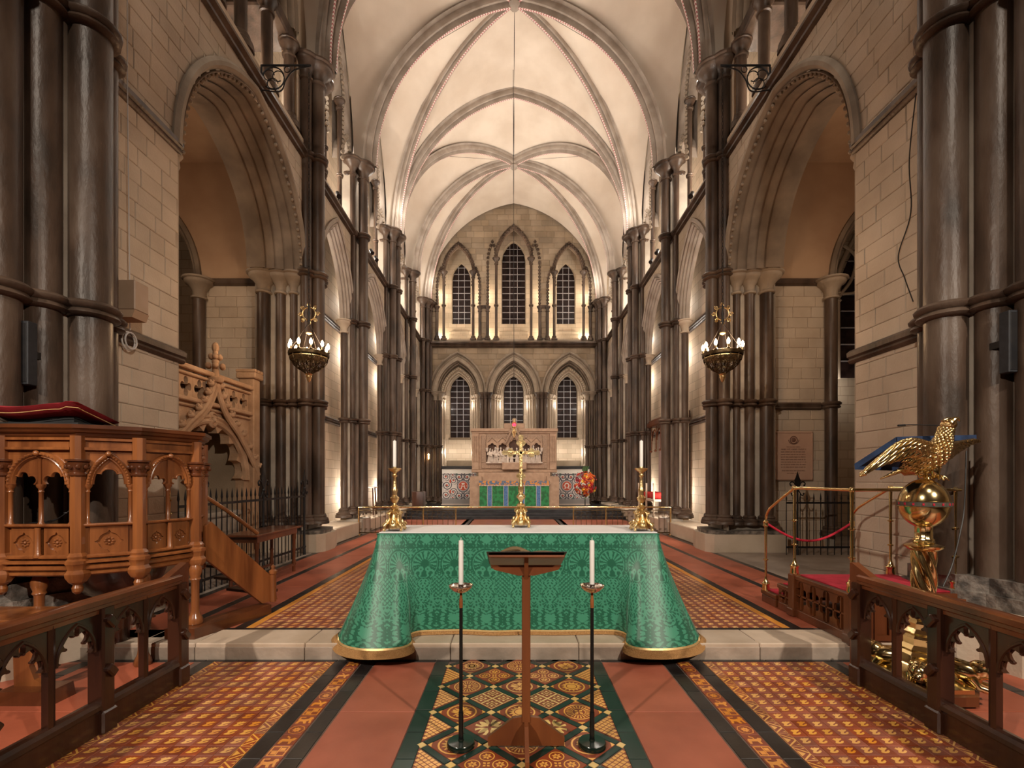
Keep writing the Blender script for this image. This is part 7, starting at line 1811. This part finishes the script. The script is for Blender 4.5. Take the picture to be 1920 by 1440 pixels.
# mosaic panels with alpha and omega
def mosaic_col(X, Z, kind):
    """X,Z in -1..1 / 0..1 -> rgb"""
    X = X/1.3; Z = Z/1.3; H = 1.16; base = np.stack([np.full(X.shape, .62), np.full(X.shape, .56), np.full(X.shape, .52)], -1)
    dark = np.array([.03, .03, .05]); redc = np.array([.50, .07, .03]); grnc = np.array([.08, .16, .12]); wht = np.array([.78, .74, .68])
    cx = .17 if kind == 'A' else -.17; cz = 0.02; r = np.hypot(X-cx, (Z-cz)); U = np.abs(X-cx)
    def put(m, c): base[m] = c
    for (sx, sz, R, tt) in ((.16, .40, .13, 1), (.38, .26, .12, -1), (.16, -.40, .13, 1), (.40, -.24, .12, -1), (.42, .50, .09, 1), (.42, -.48, .09, 1), (.66, .05, .14, 1), (.70, .42, .12, -1), (.70, -.36, .13, 1), (.95, .1, .1, -1)):
        R = R*1.45; sx = sx*1.05; d = np.hypot(U-sx, Z-sz); a = np.arctan2(Z-sz, U-sx)*tt; spn = np.abs(((d/R*2.1+a/(2*PI)) % 1)-.5)
        put((d < R*1.05) & (spn < .19), dark); put(d < R*.2, redc)
    st_ = (np.abs(U-.03-.10*np.abs(Z)**1.5) < .016) & (np.abs(Z) > .27); put(st_, dark)
    lf = (np.hypot((U-.27)/.035, (np.abs(Z)-.52)/.07) < 1); put(lf, grnc); lf = (np.hypot((U-.55)/.04, (np.abs(Z)-.22)/.08) < 1); put(lf, redc)
    put(r < .27, dark); put(r < .245, np.array([.35, .34, .36])); put(r < .225, dark); put(r < .21, wht); put(r < .195, redc)
    x = X-cx; z = Z-cz
    if kind == 'A':
        k = (np.abs(np.abs(x)-.075*(.13-z)/.26-.012) < .018) & (np.abs(z) < .125); k |= (np.abs(z+.02) < .014) & (np.abs(x) < .065); k |= (np.abs(z-.115) < .014) & (np.abs(x) < .075); k |= (np.abs(z+.12) < .012) & (np.abs(np.abs(x)-.095) < .035)
    else:
        rr = np.hypot(x, (z-.015)*.85); k = (np.abs(rr-.085) < .019) & (z > -.07); k |= (np.abs(z+.10) < .015) & (np.abs(np.abs(x)-.075) < .045); k |= (np.abs(np.abs(x)-.05) < .016) & (z > -.11) & (z < -.05)
    put(k & (r < .19), wht); put((r < .17) & (np.abs(np.abs(x)-.145) < .014) & (np.abs(z) < .014), wht)
    put((np.abs(np.abs(Z)-.52) < .007) | (np.abs(np.abs(X)-.70) < .007), dark); put(Z < -.54, np.array([.22, .20, .19])); put(Z > .56, wht)
    return base
for (xa, xb, kd) in ((WX(829, 21.6), -1.70, 'A'), (1.74, WX(1105, 21.6), 'O')):
    za, zb_ = SF+.03, WZ(879, 21.6); nx, nz = 160, 200
    t = thing('mosaic_panel', 'white mosaic dado panel with scrolls and a red roundel bearing %s' % ('an alpha' if kd == 'A' else 'an omega'), 'mosaic', ((xa+xb)/2, 21.6, za), 'mosaic dado panels')
    gx = np.linspace(xa, xb, nx+1); gz_ = np.linspace(za, zb_, nz+1); V = [(x, 21.58, z) for x in gx for z in gz_]; F = [(i*(nz+1)+j, (i+1)*(nz+1)+j, (i+1)*(nz+1)+j+1, i*(nz+1)+j+1) for i in range(nx) for j in range(nz)]
    me = bpy.data.meshes.new('mosaic'); me.from_pydata(V, [], F); me.materials.append(MATS['mosaic']); sc_ = 1.62/2
    X = (np.array([v[0] for v in V])-(xa+xb)/2)/sc_; Z = (np.array([v[2] for v in V])-(za+zb_)/2)/sc_
    col = np.concatenate([mosaic_col(X, Z, kd), np.ones((len(V), 1))], 1); at = me.color_attributes.new('col', 'FLOAT_COLOR', 'POINT'); at.data.foreach_set('color', col.astype(np.float32).ravel()); me.update()
    o = bpy.data.objects.new('mosaic_face', me); C.objects.link(o); o.parent = t; o.location = -PLOC[t.name]
    q = MB(); q.box(xa, xb, 21.6, 21.75, za, zb_); q.box(xa-.04, xb+.04, 21.5, 21.75, zb_, zb_+.12, b=.02, m=1); q.box(xa-.03, xb+.03, 21.52, 21.6, za-.05, za, m=0); q.build('panel_frame', ['plaque_white', 'black_marble'], t)
# flowers
FX, FY = WX(1097, 19.6), 19.6
t = thing('flower_arrangement', 'large red, orange and yellow flower arrangement on a black stand right of the high altar', 'flowers', (FX, FY, SF))
q = MB(); q.lathe([(.20, SF), (.20, SF+.02), (.02, SF+.04), (.018, SF+.55), (.10, SF+.6), (.12, SF+.72)], (FX, FY, 0), 12); q.build('stand', 'iron', t, smooth=True)
cz = WZ(905, 19.6); r4 = random.Random(8)
q = MB()
for k in range(150):
    d = Vector((r4.gauss(0, 1), r4.gauss(0, .8), r4.gauss(0, 1))).normalized(); b_ = Vector((FX, FY, cz-.05))+Vector((d.x*.50, d.y*.35, d.z*.52))*r4.uniform(.7, 1.12)
    s_ = r4.uniform(.05, .11); u = d.cross(Vector((0, 0, 1))).normalized(); q.quad(b_-u*.025, b_+d*s_*.5-u*.03, b_+d*s_, b_+d*s_*.5+u*.03)
for k in range(9): q.tube([(FX, FY, cz+.2), (FX-.1+.03*k, FY, cz+.62+.03*(k % 3))], [.02, .03], 5)
q.build('foliage', 'leaf', t, fix=False)
for k in range(85):
    d = Vector((r4.gauss(0, 1), -abs(r4.gauss(0, 1.5))-.1, r4.gauss(0, 1))).normalized(); R_ = r4.uniform(.075, .12); c = Vector((FX, FY, cz-.05))+Vector((d.x*.46, d.y*.34, d.z*.48)); q = MB()
    for j in range(7):
        a = 2*PI*j/7; u = d.cross(Vector((0, 0, 1))).normalized(); v = d.cross(u); e = u*math.cos(a)+v*math.sin(a); q.quad(c, c+e*R_*.6-u*0+d*.03+ (u*-math.sin(a)+v*math.cos(a))*R_*.25, c+e*R_+d*.03, c+e*R_*.6+d*.03-(u*-math.sin(a)+v*math.cos(a))*R_*.25)
    q.ball(c+d*.03, R_*.35, 6); q.build('bloom', ['fl_red', 'fl_orange', 'fl_yellow', 'fl_dark', 'fl_orange', 'fl_red'][r4.randrange(6)], t, fix=False)
# sanctuary lamp on its long rope
sl = thing('sanctuary_lamp', 'small red glass sanctuary lamp hanging on a long cord from the vault', 'lamp', (0.0, 15.7, 3.2)); X_ = WX(964, 15.7); Y_ = 15.7; Z_ = WZ(797, Y_)
q = MB(); q.tube([(X_-.03, Y_, 15.12), (X_, Y_, Z_+.14)], .009, 6); q.build('cord', 'iron', sl)
q = MB(); q.lathe([(.03, -.05), (.055, -.02), (.06, .03), (.05, .05)], (X_, Y_, Z_), 14); q.build('ruby_glass', 'ruby_light', sl, smooth=True)
q = MB(); q.lathe([(.005, -.42), (.03, -.38), (.05, -.30), (.085, -.22), (.06, -.2), (.03, -.14), (.07, -.07), (.065, -.05)], (X_, Y_, Z_), 14); q.lathe([(.09, .08), (.02, .12), (.01, .2)], (X_, Y_, Z_), 14)
for k in range(3): q.tube([(X_+.08*math.cos(k*2.1), Y_+.08*math.sin(k*2.1), Z_-.22), (X_, Y_, Z_+.2)], .005, 5)
q.build('bowl', 'gold', sl, smooth=True)
# communion rail
cr = thing('communion_rail', 'brass topped communion rail with gilt scroll panels across the presbytery', 'railing', (0, 12.56, UP)); YR = 12.56; XRr = 4.12; ZC = WZ(951, YR)
q = MB(); q.tube([(-XRr, YR, ZC), (XRr, YR, ZC)], .022, 10); q.build('top_bar', 'brass', cr, smooth=True)
q = MB(); q.box(-XRr, -1.52, YR-.01, YR+.01, ZC-.09, ZC-.07); q.box(1.55, XRr, YR-.01, YR+.01, ZC-.09, ZC-.07); q.box(-XRr, -1.52, YR-.012, YR+.012, UP+.06, UP+.085); q.box(1.55, XRr, YR-.012, YR+.012, UP+.06, UP+.085); q.build('lower_bar', 'iron_bronze', cr)
for s in (-1, 1):
    for k in range(4):
        x = s*(1.55+k*.855); q = MB(); q.lathe([(.05, UP), (.05, UP+.03), (.02, UP+.05), (.018, ZC)], (x, YR, 0), 10); q.build('post', 'brass', cr, smooth=True)
    for k in range(19):
        x = s*(1.62+k*.137); q = MB(); q.tube([(x, YR, UP+.07), (x, YR, ZC-.08)], .007, 5)
        q.tube(scroll((x+.035, YR, ZC-.16), .03, 1.4, n=12), .005, 4); q.tube(scroll((x-.035, YR, ZC-.25), .03, 1.4, (-1, 0, 0), n=12), .005, 4); q.tube(scroll((x+.03, YR, UP+.16), .03, 1.4, n=12), .005, 4); q.build('scroll_bar', 'iron_bronze', cr)
# sedilia hangings and chairs on the right
cn = thing('sedilia_canopy', 'carved wooden canopy with hanging cloth between the second and third south piers', 'canopy', (4.85, 14.8, 1))
q = MB(); q.box(4.5, 4.95, 13.4, 16.2, 3.36, 3.50, b=.02); q.box(4.55, 4.95, 13.4, 16.2, 3.50, 3.58, b=.02); q.build('canopy_rail', 'oak_mid', cn)
for k in range(6):
    y = 13.5+k*.5; q = MB(); q.tube([(4.62, y, 3.36), (4.62, y, 2.6)], .02, 6); q.sweep([(0, 0), (.02, .02), (0, .04)], [((4.62, y+.25+x, 2.9+z), (0, nx, nz), (1, 0, 0)) for x, z, nx, nz in arch(.24, .36, 8)]); q.ball((4.6, y, 2.55), .05, 6); q.build('canopy_arch', 'oak_mid', cn, smooth=True)
q = MB(); q.grid(60, 2, lambda u, v: (4.90+.02*math.sin(u*90), 13.4+2.8*u, UP+.1+2.9*v)); q.build('hanging', 'curtain', cn, smooth=True)
ck = thing('sedilia_bench', 'pale seat frame with two posts before the hanging cloth', 'bench', (4.4, 14.9, UP))
q = MB(); q.box(4.15, 4.75, 14.2, 16.0, .95, 1.02, b=.01)
for y in (14.25, 15.05, 15.95): q.box(4.15, 4.2, y-.02, y+.03, UP, 1.5, b=.005)
q.build('seat_frame', 'stone_plain', ck)
for y, l in ((14.66, 'nearer round red kneeling cushion on the pale seat by the south piers'), (15.5, 'farther round red kneeling cushion on the pale seat by the south piers')):
    q = MB(); q.box(4.22, 4.7, y-.26, y+.26, 1.022, 1.22, b=.05); o = q.build('kneeler', 'cushion_red', smooth=True, angle=70); tag(o, l, 'cushion', 'red kneelers')
# small lit candle on the north-east pier, stands and small furniture
q = MB(); q.lathe([(.02, 2.55), (.03, 2.6), (.02, 2.66), (.03, 2.70)], (WX(804, 22.2), 22.15, 0), 10); q.ball((WX(804, 22.2), 22.15, 2.76), .035, 8); o = q.build('wall_light', 'candle_flame', smooth=True); tag(o, 'tiny glowing wall light on the far north pier', 'lamp')
for x, y, l in ((-4.55, 15.0, 'small wooden credence table with white cloth in the north recess'), ):
    t = thing('credence_table', l, 'table', (x, y, UP)); q = MB(); q.box(x-.2, x+.2, y-.2, y+.2, 1.35, 1.39, b=.01); q.build('cloth_top', 'white_linen', t); q = MB()
    for a in (-.16, .16):
        for b in (-.16, .16): q.tube([(x+a, y+b, .51), (x+a*.8, y+b*.8, 1.35)], .022, 6)
    q.build('legs', 'oak_dark', t)
q = MB(); xk = WX(785, 18.3); q.box(xk-.22, xk+.22, 18.1, 18.6, SF+.105-.105, 1.15, b=.02); o = q.build('prayer_desk', 'oak_dark'); tag(o, 'dark wooden prayer desk beside the north piers of the sanctuary', 'desk')
